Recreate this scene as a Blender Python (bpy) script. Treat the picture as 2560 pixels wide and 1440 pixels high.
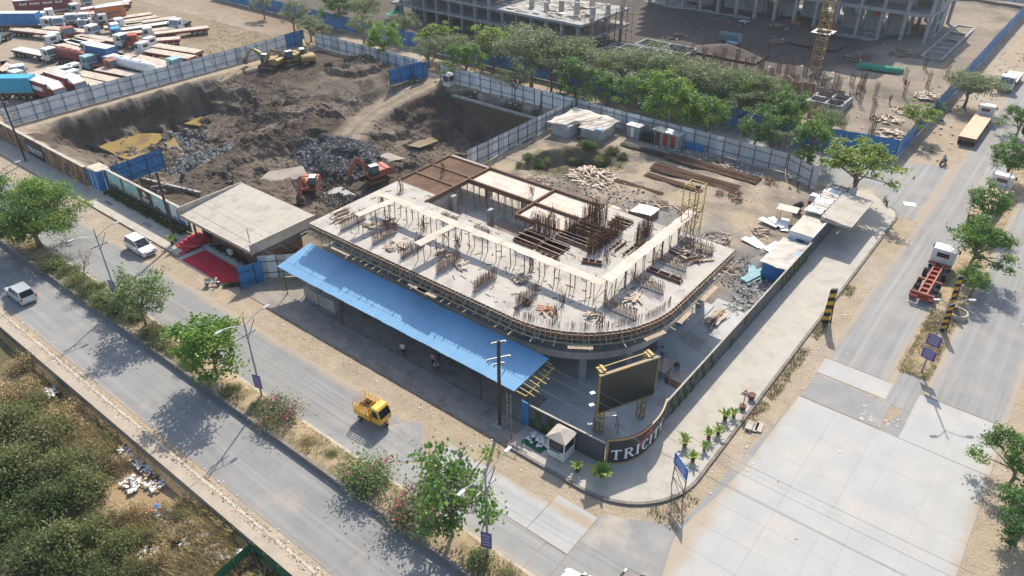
import bpy, bmesh, math, random
import numpy as np
from mathutils import Vector, Matrix
R = math.radians
random.seed(7); NR = np.random.default_rng(7)
scn = bpy.context.scene
for o in list(bpy.data.objects): bpy.data.objects.remove(o)
COL = scn.collection

# ------------------------------------------------------------------ camera
CAM_H = 46.0; CAM_F = 1874.0; CAM_YAW = -0.66752; CAM_PITCH = 0.58658
_F = Vector((math.sin(CAM_YAW)*math.cos(CAM_PITCH), math.cos(CAM_YAW)*math.cos(CAM_PITCH), -math.sin(CAM_PITCH)))
_R = Vector((math.cos(CAM_YAW), -math.sin(CAM_YAW), 0)); _U = _R.cross(_F)
cam = bpy.data.cameras.new('camera'); cam.sensor_width = 36; cam.lens = CAM_F/2560*36
cam.clip_start = 0.5; cam.clip_end = 4000
camo = bpy.data.objects.new('camera', cam); COL.objects.link(camo)
camo.matrix_world = Matrix((( _R.x,_U.x,-_F.x,0),(_R.y,_U.y,-_F.y,0),(_R.z,_U.z,-_F.z,CAM_H),(0,0,0,1)))
scn.camera = camo
# ------------------------------------------------------------------ sun and sky
SUN_EL = R(44); SUN_AZ = R(117)          # direction towards the sun, measured from +X
sv = Vector((math.cos(SUN_AZ)*math.cos(SUN_EL), math.sin(SUN_AZ)*math.cos(SUN_EL), math.sin(SUN_EL)))
sl = bpy.data.lights.new('sun','SUN'); sl.energy = 4.4; sl.angle = R(0.55); sl.color = (1.0,0.92,0.79)
so = bpy.data.objects.new('sun', sl); COL.objects.link(so)
so.rotation_euler = (-sv).to_track_quat('-Z','Y').to_euler(); so.location = sv*200
w = bpy.data.worlds.new('World'); scn.world = w; w.use_nodes = True
wn = w.node_tree.nodes; wn.clear()
sk = wn.new('ShaderNodeTexSky'); sk.sky_type = 'NISHITA'; sk.sun_disc = False
sk.sun_elevation = SUN_EL; sk.sun_rotation = math.atan2(sv.x, sv.y); sk.dust_density = 2.0; sk.air_density = 1.2
bg = wn.new('ShaderNodeBackground'); bg.inputs[1].default_value = 0.15
wo = wn.new('ShaderNodeOutputWorld')
w.node_tree.links.new(sk.outputs[0], bg.inputs[0]); w.node_tree.links.new(bg.outputs[0], wo.inputs[0])
vs = scn.view_settings
vs.view_transform = 'Standard'; vs.look = 'None'; vs.gamma = 1; vs.use_curve_mapping = False
vs.exposure = 0.47
scn.render.engine = 'CYCLES'

# ------------------------------------------------------------------ helpers
def G(px, py, z=0.0):
    """place on the level z that the map pixel px,py (2560 wide survey picture) falls on"""
    d = _R*(px-1280) - _U*(py-720) + _F*CAM_F
    t = (z-CAM_H)/d.z
    return Vector((d.x*t, d.y*t, z))
def wloc(o):
    p = Vector((0,0,0))
    while o is not None: p = p + o.location; o = o.parent
    return p
class MB:
    def __init__(s): s.v=[]; s.f=[]; s.m=[]
    def add(s, vs, fs, mi=0):
        o=len(s.v); s.v.extend(tuple(v) for v in vs); s.f.extend(tuple(i+o for i in f) for f in fs); s.m.extend([mi]*len(fs)); return s
    def bx(s,x0,x1,y0,y1,z0,z1,mi=0):
        return s.add([(x0,y0,z0),(x1,y0,z0),(x1,y1,z0),(x0,y1,z0),(x0,y0,z1),(x1,y0,z1),(x1,y1,z1),(x0,y1,z1)],
            [(3,2,1,0),(4,5,6,7),(0,1,5,4),(1,2,6,5),(2,3,7,6),(3,0,4,7)],mi)
    def box(s,c,d,rz=0,mi=0,tilt=0):
        ca,sa=math.cos(rz),math.sin(rz); vs=[]
        for z in (-.5,.5):
            for x,y in ((-.5,-.5),(.5,-.5),(.5,.5),(-.5,.5)):
                X=x*d[0]; Y=y*d[1]; vs.append((c[0]+X*ca-Y*sa, c[1]+X*sa+Y*ca, c[2]+z*d[2]+x*tilt))
        return s.add(vs,[(3,2,1,0),(4,5,6,7),(0,1,5,4),(1,2,6,5),(2,3,7,6),(3,0,4,7)],mi)
    def bar(s,a,b,w,h=None,mi=0):
        a=Vector(a); b=Vector(b); h=h or w; d=(b-a)
        if d.length<1e-6: return s
        d.normalize(); up=Vector((0,0,1)) if abs(d.z)<.95 else Vector((1,0,0))
        x=d.cross(up).normalized()*w*.5; y=x.cross(d).normalized()*h*.5
        return s.add([a-x-y,a+x-y,a+x+y,a-x+y,b-x-y,b+x-y,b+x+y,b-x+y],[(0,1,2,3),(7,6,5,4),(4,5,1,0),(5,6,2,1),(6,7,3,2),(7,4,0,3)],mi)
    def tube(s,a,b,r,n=6,r2=None,mi=0,cap=True):
        a=Vector(a); b=Vector(b); r2=r if r2 is None else r2; d=(b-a).normalized()
        up=Vector((0,0,1)) if abs(d.z)<.95 else Vector((1,0,0)); x=d.cross(up).normalized(); y=x.cross(d)
        vs=[]
        for p,q in ((a,r),(b,r2)):
            for i in range(n):
                t=2*math.pi*i/n; vs.append(p+(x*math.cos(t)+y*math.sin(t))*q)
        fs=[(i,(i+1)%n,n+(i+1)%n,n+i) for i in range(n)]
        if cap: fs+= [tuple(range(n-1,-1,-1)),tuple(range(n,2*n))]
        return s.add(vs,fs,mi)
    def path(s,pts,r,n=6,mi=0):
        """tube through points, r number or list"""
        pts=[Vector(p) for p in pts]; k=len(pts); rs=r if isinstance(r,(list,tuple)) else [r]*k; vs=[]
        for i,p in enumerate(pts):
            d=(pts[min(i+1,k-1)]-pts[max(i-1,0)]).normalized()
            up=Vector((0,0,1)) if abs(d.z)<.9 else Vector((1,0,0)); x=d.cross(up).normalized(); y=x.cross(d)
            for j in range(n):
                t=2*math.pi*j/n; vs.append(p+(x*math.cos(t)+y*math.sin(t))*rs[i])
        fs=[(i*n+j,i*n+(j+1)%n,(i+1)*n+(j+1)%n,(i+1)*n+j) for i in range(k-1) for j in range(n)]
        fs+=[tuple(range(n-1,-1,-1)),tuple(range((k-1)*n,k*n))]
        return s.add(vs,fs,mi)
    def prism(s,poly,z0,z1,mi=0,side=None):
        n=len(poly); vs=[(p[0],p[1],z0) for p in poly]+[(p[0],p[1],z1) for p in poly]
        s.add(vs,[tuple(range(n,2*n)),tuple(range(n-1,-1,-1))],mi)
        return s.add(vs,[(i,(i+1)%n,n+(i+1)%n,n+i) for i in range(n)],mi if side is None else side)
    def xprism(s,prof,y0,y1,mi=0):
        """profile in x,z extruded along y"""
        n=len(prof); vs=[(p[0],y0,p[1]) for p in prof]+[(p[0],y1,p[1]) for p in prof]
        return s.add(vs,[tuple(range(n)),tuple(range(2*n-1,n-1,-1))]+[((i+1)%n,i,n+i,n+(i+1)%n) for i in range(n)],mi)
    def quad(s,a,b,c,d,mi=0): return s.add([a,b,c,d],[(0,1,2,3)],mi)
    def rock(s,c,r,mi=0,flat=.7):
        t=random.random()*6.3; vs=[]
        for i in range(5):
            a=t+i*1.2566+random.uniform(-.3,.3); q=r*random.uniform(.7,1.15)
            vs.append((c[0]+q*math.cos(a),c[1]+q*math.sin(a),c[2]+random.uniform(-.25,.25)*r))
        vs.append((c[0]+random.uniform(-.3,.3)*r,c[1]+random.uniform(-.3,.3)*r,c[2]+flat*r*random.uniform(.7,1.2)))
        vs.append((c[0],c[1],c[2]-flat*r*.7))
        return s.add(vs,[(i,(i+1)%5,5) for i in range(5)]+[((i+1)%5,i,6) for i in range(5)],mi)
    def mesh(s,name,mats,off=None,smooth=False):
        me=bpy.data.meshes.new(name)
        v=s.v if off is None else [(p[0]-off[0],p[1]-off[1],p[2]-off[2]) for p in s.v]
        me.from_pydata(v,[],s.f); ml=mats if isinstance(mats,(list,tuple)) else [mats]
        for m in ml: me.materials.append(M[m] if isinstance(m,str) else m)
        if len(ml)>1: me.polygons.foreach_set('material_index',s.m)
        if smooth: me.polygons.foreach_set('use_smooth',[True]*len(me.polygons))
        me.update(); return me
    def build(s,name,mats,parent=None,smooth=False,kind=None,bevel=0,loc=None):
        off = wloc(parent) if parent is not None else None
        if parent is None and loc is not None: off=Vector(loc)
        me=s.mesh(name,mats,off,smooth); o=bpy.data.objects.new(name,me); COL.objects.link(o)
        if parent is not None: o.parent=parent
        elif loc is not None: o.location=loc
        if kind: o['kind']=kind
        if bevel:
            b=o.modifiers.new('bevel','BEVEL'); b.width=bevel; b.segments=2; b.limit_method='ANGLE'
        return o
def tag(o,label,cat,group=None,kind=None):
    if label: o['label']=label
    if cat: o['category']=cat
    if group: o['group']=group
    if kind: o['kind']=kind
    return o
def thing(name,label,cat,loc=(0,0,0),group=None,rz=0):
    o=bpy.data.objects.new(name,None); o.empty_display_size=.3; COL.objects.link(o); o.location=loc; o.rotation_euler.z=rz
    return tag(o,label,cat,group)
def piece(name,me,parent,loc=(0,0,0),rz=0,scale=None,rot=None):
    o=bpy.data.objects.new(name,me); COL.objects.link(o); o.parent=parent; o.location=loc
    o.rotation_euler=rot if rot else (0,0,rz)
    if scale: o.scale=scale
    return o
def copy_tree(o,parent=None):
    c=o.copy(); COL.objects.link(c); c.parent=parent
    for ch in o.children: copy_tree(ch,c)
    return c
def put(o,loc,rz=0): o.location=loc; o.rotation_euler.z=rz; return o
def struct(name,mb,mats,**k):
    o=mb.build(name,mats,**k); o['kind']='structure'; return o
def jit(a): return random.uniform(-a,a)

# ------------------------------------------------------------------ materials
M={}
def mat(name,c1,c2=None,sc=1.0,rough=.9,bump=0,bsc=20,metal=0,detail=6,c3=None,sc3=.15,t3=(.5,.65),spec=.3,streak=None,attr=None,transl=0,alpha=1,dist=.02,coat=0,dust=None):
    m=bpy.data.materials.new(name); m.use_nodes=True; nt=m.node_tree; N=nt.nodes; L=nt.links
    b=N['Principled BSDF']; b.inputs['Roughness'].default_value=rough; b.inputs['Metallic'].default_value=metal
    b.inputs['Specular IOR Level'].default_value=spec
    if coat: b.inputs['Coat Weight'].default_value=coat; b.inputs['Coat Roughness'].default_value=.1
    g=N.new('ShaderNodeNewGeometry'); src=g.outputs['Position']
    def noise(scale,det=6,vec=None):
        n=N.new('ShaderNodeTexNoise'); n.inputs['Scale'].default_value=scale; n.inputs['Detail'].default_value=det
        n.inputs['Roughness'].default_value=.62
        L.new(vec or src,n.inputs['Vector']); return n.outputs['Fac']
    def ramp(fac,a,bb):
        r=N.new('ShaderNodeMapRange'); r.inputs[1].default_value=a; r.inputs[2].default_value=bb; L.new(fac,r.inputs[0]); return r.outputs[0]
    def mix(f,a,bb):
        x=N.new('ShaderNodeMix'); x.data_type='RGBA'
        if isinstance(f,float): x.inputs[0].default_value=f
        else: L.new(f,x.inputs[0])
        for i,q in ((6,a),(7,bb)):
            if isinstance(q,tuple): x.inputs[i].default_value=(*q[:3],1)
            else: L.new(q,x.inputs[i])
        return x.outputs[2]
    col=tuple(c1)
    if attr:
        at=N.new('ShaderNodeAttribute'); at.attribute_name=attr; base=at.outputs['Color']
        f=ramp(noise(sc,detail),.3,.7)
        mm=N.new('ShaderNodeMix'); mm.data_type='RGBA'; mm.blend_type='MULTIPLY'; mm.inputs[0].default_value=1
        L.new(base,mm.inputs[6]); L.new(mix(f,(.82,.82,.83),(1.12,1.11,1.09)),mm.inputs[7]); col=mm.outputs[2]
        f2=ramp(noise(sc*9,4),.3,.7); mm2=N.new('ShaderNodeMix'); mm2.data_type='RGBA'; mm2.blend_type='MULTIPLY'; mm2.inputs[0].default_value=1
        L.new(col,mm2.inputs[6]); L.new(mix(f2,(.8,.8,.8),(1.15,1.15,1.15)),mm2.inputs[7]); col=mm2.outputs[2]
    elif c2 is not None:
        col=mix(ramp(noise(sc,detail),.32,.68),tuple(c1),tuple(c2))
    if streak:   # (axis scale vec, colour, lo, hi)
        mp=N.new('ShaderNodeMapping'); mp.inputs['Scale'].default_value=streak[0]; L.new(src,mp.inputs['Vector'])
        col=mix(ramp(noise(1.0,5,mp.outputs[0]),streak[2],streak[3]),col,tuple(streak[1]))
    if c3 is not None:
        col=mix(ramp(noise(sc3,7),t3[0],t3[1]),col,tuple(c3))
    if dust:   # sand swept onto a road along its edges: (colour, [(axis, position, width), ...])
        sx=N.new('ShaderNodeSeparateXYZ'); L.new(src,sx.inputs[0]); acc=None
        def mth(op,a,bb):
            x=N.new('ShaderNodeMath'); x.operation=op
            for i,q in ((0,a),(1,bb)):
                if isinstance(q,(int,float)): x.inputs[i].default_value=q
                else: L.new(q,x.inputs[i])
            return x.outputs[0]
        for ax,pos,wd in dust[1]:
            d=mth('SUBTRACT',1.0,mth('DIVIDE',mth('ABSOLUTE',mth('SUBTRACT',sx.outputs[ax],pos),0),wd)); acc=d if acc is None else mth('MAXIMUM',acc,d)
        acc=mth('ADD',acc,mth('MULTIPLY',mth('SUBTRACT',noise(.45,7),.5),1.9)); col=mix(ramp(acc,.05,.75),col,tuple(dust[0]))
    if isinstance(col,tuple): b.inputs['Base Color'].default_value=(*col[:3],1)
    else: L.new(col,b.inputs['Base Color'])
    if bump:
        bn=N.new('ShaderNodeBump'); bn.inputs['Strength'].default_value=bump; bn.inputs['Distance'].default_value=dist
        L.new(noise(bsc,5),bn.inputs['Height']); L.new(bn.outputs[0],b.inputs['Normal'])
    if transl:
        t=N.new('ShaderNodeBsdfTranslucent'); ms=N.new('ShaderNodeMixShader'); ms.inputs[0].default_value=transl
        if isinstance(col,tuple): t.inputs[0].default_value=(*col[:3],1)
        else: L.new(col,t.inputs[0])
        out=N['Material Output']; L.new(b.outputs[0],ms.inputs[1]); L.new(t.outputs[0],ms.inputs[2]); L.new(ms.outputs[0],out.inputs[0])
    if alpha<1: b.inputs['Alpha'].default_value=alpha
    M[name]=m; return m
def srgb(r,g,b): 
    f=lambda c:(c/255/12.92 if c<=10 else ((c/255+.055)/1.055)**2.4); return (f(r),f(g),f(b))
mat('terrain',(.3,.25,.2),attr='soil',sc=.55,rough=.97,bump=.9,bsc=3.0,spec=.1,dist=.12)
mat('asphalt',(.205,.203,.20),(.25,.248,.244),dust=((.345,.285,.215),[(1,32.6,1.1),(1,17.6,.5),(1,26.2,.5)]),sc=.35,rough=.92,bump=.25,bsc=60,c3=(.36,.315,.26),sc3=.22,t3=(.60,.8),spec=.2,streak=((.035,1.6,1),(.295,.29,.283),.45,.75))
mat('asphalt_side',dust=((.335,.285,.225),[(0,-11.6,1.0),(0,-5.4,.6),(0,-2.3,.5),(0,4.6,1.2)]),c1=(.215,.213,.21),c2=(.262,.258,.252),sc=.3,rough=.92,bump=.25,bsc=60,c3=(.32,.295,.262),sc3=.16,t3=(.52,.8),spec=.2,streak=((1.4,.03,1),(.33,.325,.315),.45,.75))
mat('concrete_road',dust=((.36,.305,.235),[(0,-12.3,1.5),(0,4.7,1.3)]),c1=(.36,.357,.348),c2=(.405,.401,.39),sc=.4,rough=.9,bump=.2,bsc=50,c3=(.44,.40,.345),sc3=.2,t3=(.52,.8),spec=.2,streak=((.9,.06,1),(.36,.355,.35),.5,.75))
mat('concrete_road_grey',dust=((.345,.285,.215),[(1,17.8,.6),(1,26.3,.8)]),c1=(.24,.239,.236),c2=(.285,.283,.279),sc=.4,rough=.9,bump=.2,bsc=50,c3=(.44,.385,.32),sc3=.2,t3=(.58,.78),spec=.2,streak=((.04,1.3,1),(.32,.32,.32),.45,.75))
mat('concrete_road_mid',dust=((.345,.285,.215),[(1,32.7,.7)]),c1=(.345,.344,.34),c2=(.395,.393,.387),sc=.4,rough=.9,bump=.2,bsc=50,spec=.2,streak=((.05,1.2,1),(.28,.28,.28),.5,.75))
mat('asphalt_patch',(.23,.229,.227),(.28,.277,.27),sc=.5,rough=.92,bump=.2,bsc=50,c3=(.41,.355,.29),sc3=.25,t3=(.52,.75),spec=.2)
mat('paver',(.385,.36,.32),(.45,.42,.37),sc=.6,rough=.92,bump=.4,bsc=14,c3=(.35,.32,.28),sc3=.5,t3=(.5,.7),spec=.2)
mat('kerb',(.15,.135,.122),(.25,.225,.20),sc=1.2,rough=.92,bump=.4,bsc=12)  # darkened: shade on the kerb faces towards the camera is in this colour
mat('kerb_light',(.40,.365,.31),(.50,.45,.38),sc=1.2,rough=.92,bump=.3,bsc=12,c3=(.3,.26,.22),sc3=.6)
mat('old_footpath',(.33,.28,.222),(.41,.345,.275),sc=.8,rough=.95,bump=.5,bsc=10,c3=(.33,.29,.24),sc3=.5)
mat('concrete',(.37,.345,.31),(.465,.435,.395),sc=.45,rough=.9,bump=.35,bsc=9,c3=(.28,.26,.235),sc3=.42,t3=(.5,.72),streak=((.9,.9,.9),(.31,.29,.26),.54,.7))
mat('concrete_floor',(.37,.378,.38),(.46,.466,.464),sc=.4,rough=.85,bump=.3,bsc=9,c3=(.28,.27,.25),sc3=.3,t3=(.5,.68))
mat('concrete_dark',(.31,.305,.295),(.41,.40,.385),sc=.7,rough=.92,bump=.35,bsc=9,c3=(.2,.19,.18),sc3=.5)
mat('concrete_far',(.30,.30,.295),(.38,.375,.365),sc=.5,rough=.92,bump=.3,bsc=6,c3=(.24,.235,.23),sc3=.4)
mat('plywood',(.50,.40,.325),(.60,.49,.40),sc=.8,rough=.85,bump=.2,bsc=10,c3=(.40,.31,.25),sc3=.6)
mat('plywood_pale',(.50,.42,.36),(.60,.515,.45),sc=.8,rough=.85,bump=.2,bsc=10,c3=(.46,.37,.30),sc3=.6,t3=(.5,.7))
mat('ply_red',(.20,.085,.06),(.30,.13,.09),sc=1.2,rough=.75,bump=.2,bsc=10)
mat('timber',(.30,.235,.17),(.46,.37,.275),sc=3,rough=.9,bump=.3,bsc=20)
mat('timber_dark',(.14,.11,.085),(.22,.175,.13),sc=3,rough=.9,bump=.3,bsc=20)
mat('rust',(.115,.065,.045),(.20,.115,.075),sc=3,rough=.9,bump=.2,bsc=20)
mat('rebar_mat',(.30,.195,.14),(.38,.26,.19),sc=1.5,rough=.9)
mat('steel_dark',(.05,.048,.046),(.085,.08,.075),sc=3,rough=.6,metal=.3)
mat('steel_grey',(.28,.285,.29),(.38,.385,.39),sc=2,rough=.5,metal=.4)
mat('prop_blue',(.03,.11,.17),(.06,.16,.22),sc=3,rough=.6)
mat('yellow_steel',(.36,.26,.07),(.46,.34,.10),sc=3,rough=.6,c3=(.22,.13,.05),sc3=1.5,t3=(.55,.7))
mat('roof_blue',(.02,.255,.52),(.035,.295,.57),sc=.6,rough=.6,spec=.6,coat=1,c3=(.05,.31,.55),sc3=.9,t3=(.5,.75),bump=.05,bsc=3)
mat('sheet_blue',(.02,.17,.42),(.035,.215,.48),sc=.6,rough=.5,spec=.4,c3=(.03,.13,.30),sc3=.5)
mat('sheet_white',(.64,.69,.74),(.73,.77,.81),sc=.5,rough=.5,metal=.1,c3=(.42,.43,.43),sc3=.6,t3=(.5,.75),streak=((1.5,1.5,.15),(.40,.37,.33),.6,.8))
mat('sheet_grey',(.45,.485,.51),(.54,.565,.585),sc=.5,rough=.5,metal=.15,streak=((1.5,1.5,.15),(.30,.27,.24),.58,.8))
mat('roof_beige',(.40,.36,.305),(.46,.415,.355),sc=.5,rough=.6,bump=.05,bsc=4,c3=(.34,.30,.255),sc3=.6,streak=((2.2,.12,1),(.35,.315,.27),.52,.72))
mat('brown_clad',(.14,.085,.055),(.19,.115,.075),sc=.8,rough=.7)
mat('brown_wall_a',(.24,.165,.105),(.30,.21,.14),sc=1,rough=.85,bump=.3,bsc=12)
mat('brown_wall_b',(.13,.075,.05),(.17,.10,.07),sc=1,rough=.85,bump=.3,bsc=12)
mat('dark_wall',(.075,.085,.095),(.10,.112,.122),sc=.7,rough=.6,spec=.3)
mat('sign_black',(.03,.032,.036),(.045,.047,.05),sc=.6,rough=.5)
mat('sign_gold',(.36,.245,.13),(.42,.29,.16),sc=1,rough=.5,metal=.3)
mat('letter_white',(.8,.8,.8),rough=.5)
mat('logo_red',(.55,.06,.04),rough=.5)
mat('turf',(.03,.055,.018),(.06,.10,.03),sc=6,rough=1,bump=.8,bsc=40)
mat('carpet_red',(.42,.02,.035),(.50,.03,.05),sc=.8,rough=1,bump=.2,bsc=40)
mat('screen',(.030,.032,.032),(.037,.039,.039),sc=.4,rough=.45,spec=.4)
mat('gold_frame',(.26,.185,.085),(.31,.225,.11),sc=1,rough=.6)
mat('poster_teal',(.28,.52,.50),(.38,.60,.57),sc=.5,rough=.5)
mat('poster_pale',(.55,.66,.68),(.65,.74,.74),sc=.5,rough=.5)
mat('poster_brown',(.11,.055,.035),rough=.5)
mat('glass',(.02,.025,.03),rough=.08,spec=.6)
mat('glass_blue',(.10,.17,.22),rough=.1,spec=.6)
mat('tyre',(.022,.022,.023),(.035,.034,.033),sc=5,rough=.95)
mat('rim',(.35,.35,.36),rough=.4,metal=.6)
mat('paint_white',(.78,.78,.77),(.72,.72,.71),sc=1.2,rough=.25,spec=.5,coat=.5)
mat('paint_silver',(.52,.55,.57),rough=.25,spec=.5,metal=.35,coat=.6)
mat('paint_black',(.03,.032,.036),rough=.2,spec=.5,coat=.8)
mat('truck_white',(.60,.61,.61),(.68,.68,.67),sc=1.5,rough=.5,spec=.4,c3=(.46,.42,.37),sc3=1.2,t3=(.5,.72))
mat('truck_red',(.30,.05,.035),(.38,.075,.05),sc=2,rough=.6)
mat('truck_maroon',(.17,.035,.035),(.22,.05,.048),sc=1.5,rough=.6)
mat('truck_orange',(.27,.075,.045),(.34,.105,.065),sc=2,rough=.5)
mat('truck_blue',(.05,.24,.48),(.08,.30,.54),sc=1.5,rough=.5)
mat('truck_teal',(.20,.36,.40),(.28,.44,.47),sc=1.5,rough=.5)
mat('bed_wood',(.42,.365,.30),(.52,.46,.385),sc=.9,rough=.9,bump=.2,bsc=12,c3=(.34,.29,.24),sc3=.7)
mat('bed_grey',(.46,.45,.43),(.56,.55,.525),sc=.9,rough=.8,c3=(.38,.35,.32),sc3=.7)
mat('bed_tan',(.56,.40,.28),(.62,.46,.33),sc=.9,rough=.85)
mat('cont_blue',(.04,.17,.42),(.055,.20,.46),sc=1,rough=.55,c3=(.03,.12,.3),sc3=.8)
mat('cont_navy',(.035,.12,.27),(.05,.15,.31),sc=1,rough=.55)
mat('cont_teal',(.03,.30,.46),(.05,.36,.52),sc=1,rough=.55)
mat('cont_orange',(.50,.16,.045),(.58,.20,.06),sc=1,rough=.55)
mat('cont_maroon',(.20,.04,.045),(.25,.055,.06),sc=1,rough=.55)
mat('cont_roof',(.55,.60,.64),(.48,.53,.57),sc=1,rough=.55)
mat('trike_yellow',(.72,.38,.02),(.78,.43,.03),sc=2,rough=.35,spec=.5,coat=.3)
mat('exc_orange',(.34,.095,.05),(.42,.13,.07),sc=2,rough=.5,c3=(.35,.2,.12),sc3=2,t3=(.55,.75))
mat('exc_yellow',(.30,.19,.065),(.36,.24,.09),sc=2,rough=.5,c3=(.38,.28,.15),sc3=1.5,t3=(.5,.75))
mat('soil_dark',(.075,.06,.048),(.115,.093,.074),sc=2,rough=.97)
mat('rock_dark',(.055,.058,.06),(.11,.112,.112),sc=1.5,rough=.9)
mat('rock_pale',(.17,.175,.175),(.26,.26,.255),sc=1.5,rough=.9)
mat('rubble',(.36,.345,.32),(.52,.50,.47),sc=2,rough=.9)
mat('gravel',(.22,.21,.20),(.30,.29,.275),sc=2,rough=.95)
mat('aggregate',(.13,.132,.135),(.20,.20,.20),sc=3,rough=.95)
mat('sand',(.13,.106,.083),(.18,.148,.115),sc=1,rough=.95)
mat('puddle_yellow',(.27,.19,.072),(.33,.235,.09),c3=(.17,.135,.085),sc3=.35,t3=(.5,.68),sc=.4,rough=.12,spec=.4)
mat('puddle_tan',(.25,.20,.135),(.30,.24,.16),c3=(.17,.14,.105),sc3=.35,t3=(.5,.68),sc=.4,rough=.10,spec=.5)
mat('puddle_grey',(.30,.28,.255),(.34,.32,.29),sc=.4,rough=.08,spec=.6)
mat('tarp_grey',(.40,.41,.42),(.52,.525,.53),sc=.8,rough=.6,bump=.5,bsc=3,dist=.1,c3=(.34,.31,.28),sc3=.7)
mat('tarp_pale',(.40,.37,.33),(.50,.465,.42),sc=.8,rough=.7,bump=.6,bsc=3,dist=.1,c3=(.42,.38,.34),sc3=.7,t3=(.5,.68))
mat('green_net',(.02,.22,.14),(.035,.30,.20),sc=1,rough=.8,bump=.6,bsc=4,dist=.08)
mat('green_net_dark',(.012,.10,.05),(.02,.14,.075),sc=1,rough=.8)
mat('brick_red',(.30,.10,.06),(.40,.15,.09),sc=3,rough=.9)
mat('pole_brown',(.055,.035,.03),(.08,.05,.042),sc=2,rough=.7)
mat('pole_grey',(.26,.27,.28),(.34,.35,.36),sc=2,rough=.5,metal=.3)
mat('lamp_head',(.42,.43,.44),rough=.4)
mat('banner',(.14,.09,.24),(.18,.12,.29),sc=2,rough=.6)
mat('banner_print',(.36,.33,.46),rough=.6)
mat('sign_blue',(.02,.12,.50),rough=.5)
mat('sign_white',(.75,.75,.75),rough=.5)
mat('sign_red',(.55,.03,.03),rough=.5)
mat('stripe_yellow',(.62,.36,.02),(.55,.30,.03),sc=2,rough=.6)
mat('stripe_black',(.02,.02,.02),(.04,.038,.035),sc=2,rough=.7)
mat('terracotta',(.10,.055,.045),(.14,.08,.06),sc=2,rough=.8)
mat('wire',(.25,.25,.25),rough=.6)
mat('pvc',(.7,.7,.68),rough=.5)
mat('cloth_white',(.72,.72,.70),(.62,.62,.61),sc=3,rough=.9)
mat('red_cloth',(.5,.04,.03),rough=.9)
mat('bark',(.16,.125,.095),(.25,.20,.155),sc=3,rough=.95,bump=.5,bsc=12)
mat('straw',(.50,.37,.19),(.62,.47,.26),sc=1.5,rough=.95,transl=.2)
mat('paper',(.72,.71,.70),(.62,.60,.58),sc=3,rough=.8)
def leafmat(name,a,b,c=None):
    m=mat(name,a,b,sc=.9,rough=.5,spec=.3,transl=.42,c3=c,sc3=.5,t3=(.5,.72),detail=3); return m
leafmat('leaf_bright',(0.129,0.229,0.035),(0.239,0.361,0.060),(0.338,0.413,0.079))
leafmat('leaf_green',(0.082,0.196,0.037),(0.151,0.300,0.063),(0.200,0.357,0.078))
leafmat('leaf_dark',(0.056,0.127,0.040),(0.099,0.183,0.058),(0.127,0.219,0.068))
leafmat('leaf_olive',(0.138,0.188,0.078),(0.229,0.278,0.115),(0.292,0.316,0.145))
leafmat('leaf_grey',(0.159,0.195,0.122),(0.248,0.284,0.175),(0.312,0.326,0.210))
leafmat('leaf_yellow',(0.202,0.268,0.060),(0.316,0.367,0.096),(0.372,0.398,0.127))
leafmat('leaf_dry',(0.187,0.156,0.084),(0.293,0.238,0.129),(0.228,0.202,0.107))
leafmat('leaf_palm',(0.184,0.292,0.061),(0.303,0.425,0.101),(0.420,0.474,0.136))
mat('roof_blue_faded',(.035,.285,.55),(.06,.325,.59),sc=.6,rough=.65,spec=.5,coat=1,c3=(.10,.35,.56),sc3=1.2,t3=(.5,.7),streak=((3,.4,1),(.12,.33,.52),.55,.75))
_rf=M['roof_blue_faded'].node_tree.nodes['Principled BSDF']; _rf.inputs['Coat IOR'].default_value=2.4; _rf.inputs['Coat Roughness'].default_value=.56
_rb=M['roof_blue'].node_tree.nodes['Principled BSDF']; _rb.inputs['Coat IOR'].default_value=2.5; _rb.inputs['Coat Roughness'].default_value=.52
leafmat('leaf_scrub',(.155,.19,.07),(.22,.245,.095),(.29,.27,.12))
leafmat('leaf_scrub_dark',(.085,.12,.042),(.125,.165,.058),(.15,.18,.065))
leafmat('flower_pink',(.55,.06,.22),(.62,.12,.32),None)
# ------------------------------------------------------------------ terrain
def lattice(X,Y,cell,seed):
    rg=np.random.default_rng(seed); T=rg.random((257,257)); x=X/cell+1000.3; y=Y/cell+1000.7
    i=np.floor(x).astype(int); j=np.floor(y).astype(int); u=x-i; v=y-j; u=u*u*(3-2*u); v=v*v*(3-2*v); i%=256; j%=256
    return (T[i,j]*(1-u)*(1-v)+T[i+1,j]*u*(1-v)+T[i,j+1]*(1-u)*v+T[i+1,j+1]*u*v)-.5
def fbm(X,Y,cell,seed,oct=4,gain=.5):
    s=np.zeros(np.shape(X)); a=1.0
    for k in range(oct): s=s+a*lattice(X,Y,cell/2**k,seed+k); a*=gain
    return s
CP=[]
for y in (40,46,52,58,64,70,76,82,88,94,100): CP.append((-134.3,y,0))
for y in (49,54,60,66,71): CP.append((-132.2,y,-5.6))
for y in (49,54,60,66,71): CP.append((-133.6,y,-.3))
for x in (-130,-124,-118,-112): CP+= [(x,41.0,0),(x,43.5,-.7),(x,47.5,-4.2)]
for p in ((-129,54),(-124,58),(-118,56),(-113,54),(-122,64),(-128,70),(-116,60),(-97,62),(-95,66),(-84,65),(-88,77),(-100,60),(-90,64),(-126,62),(-119,51)): CP.append((*p,-4.6))
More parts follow.
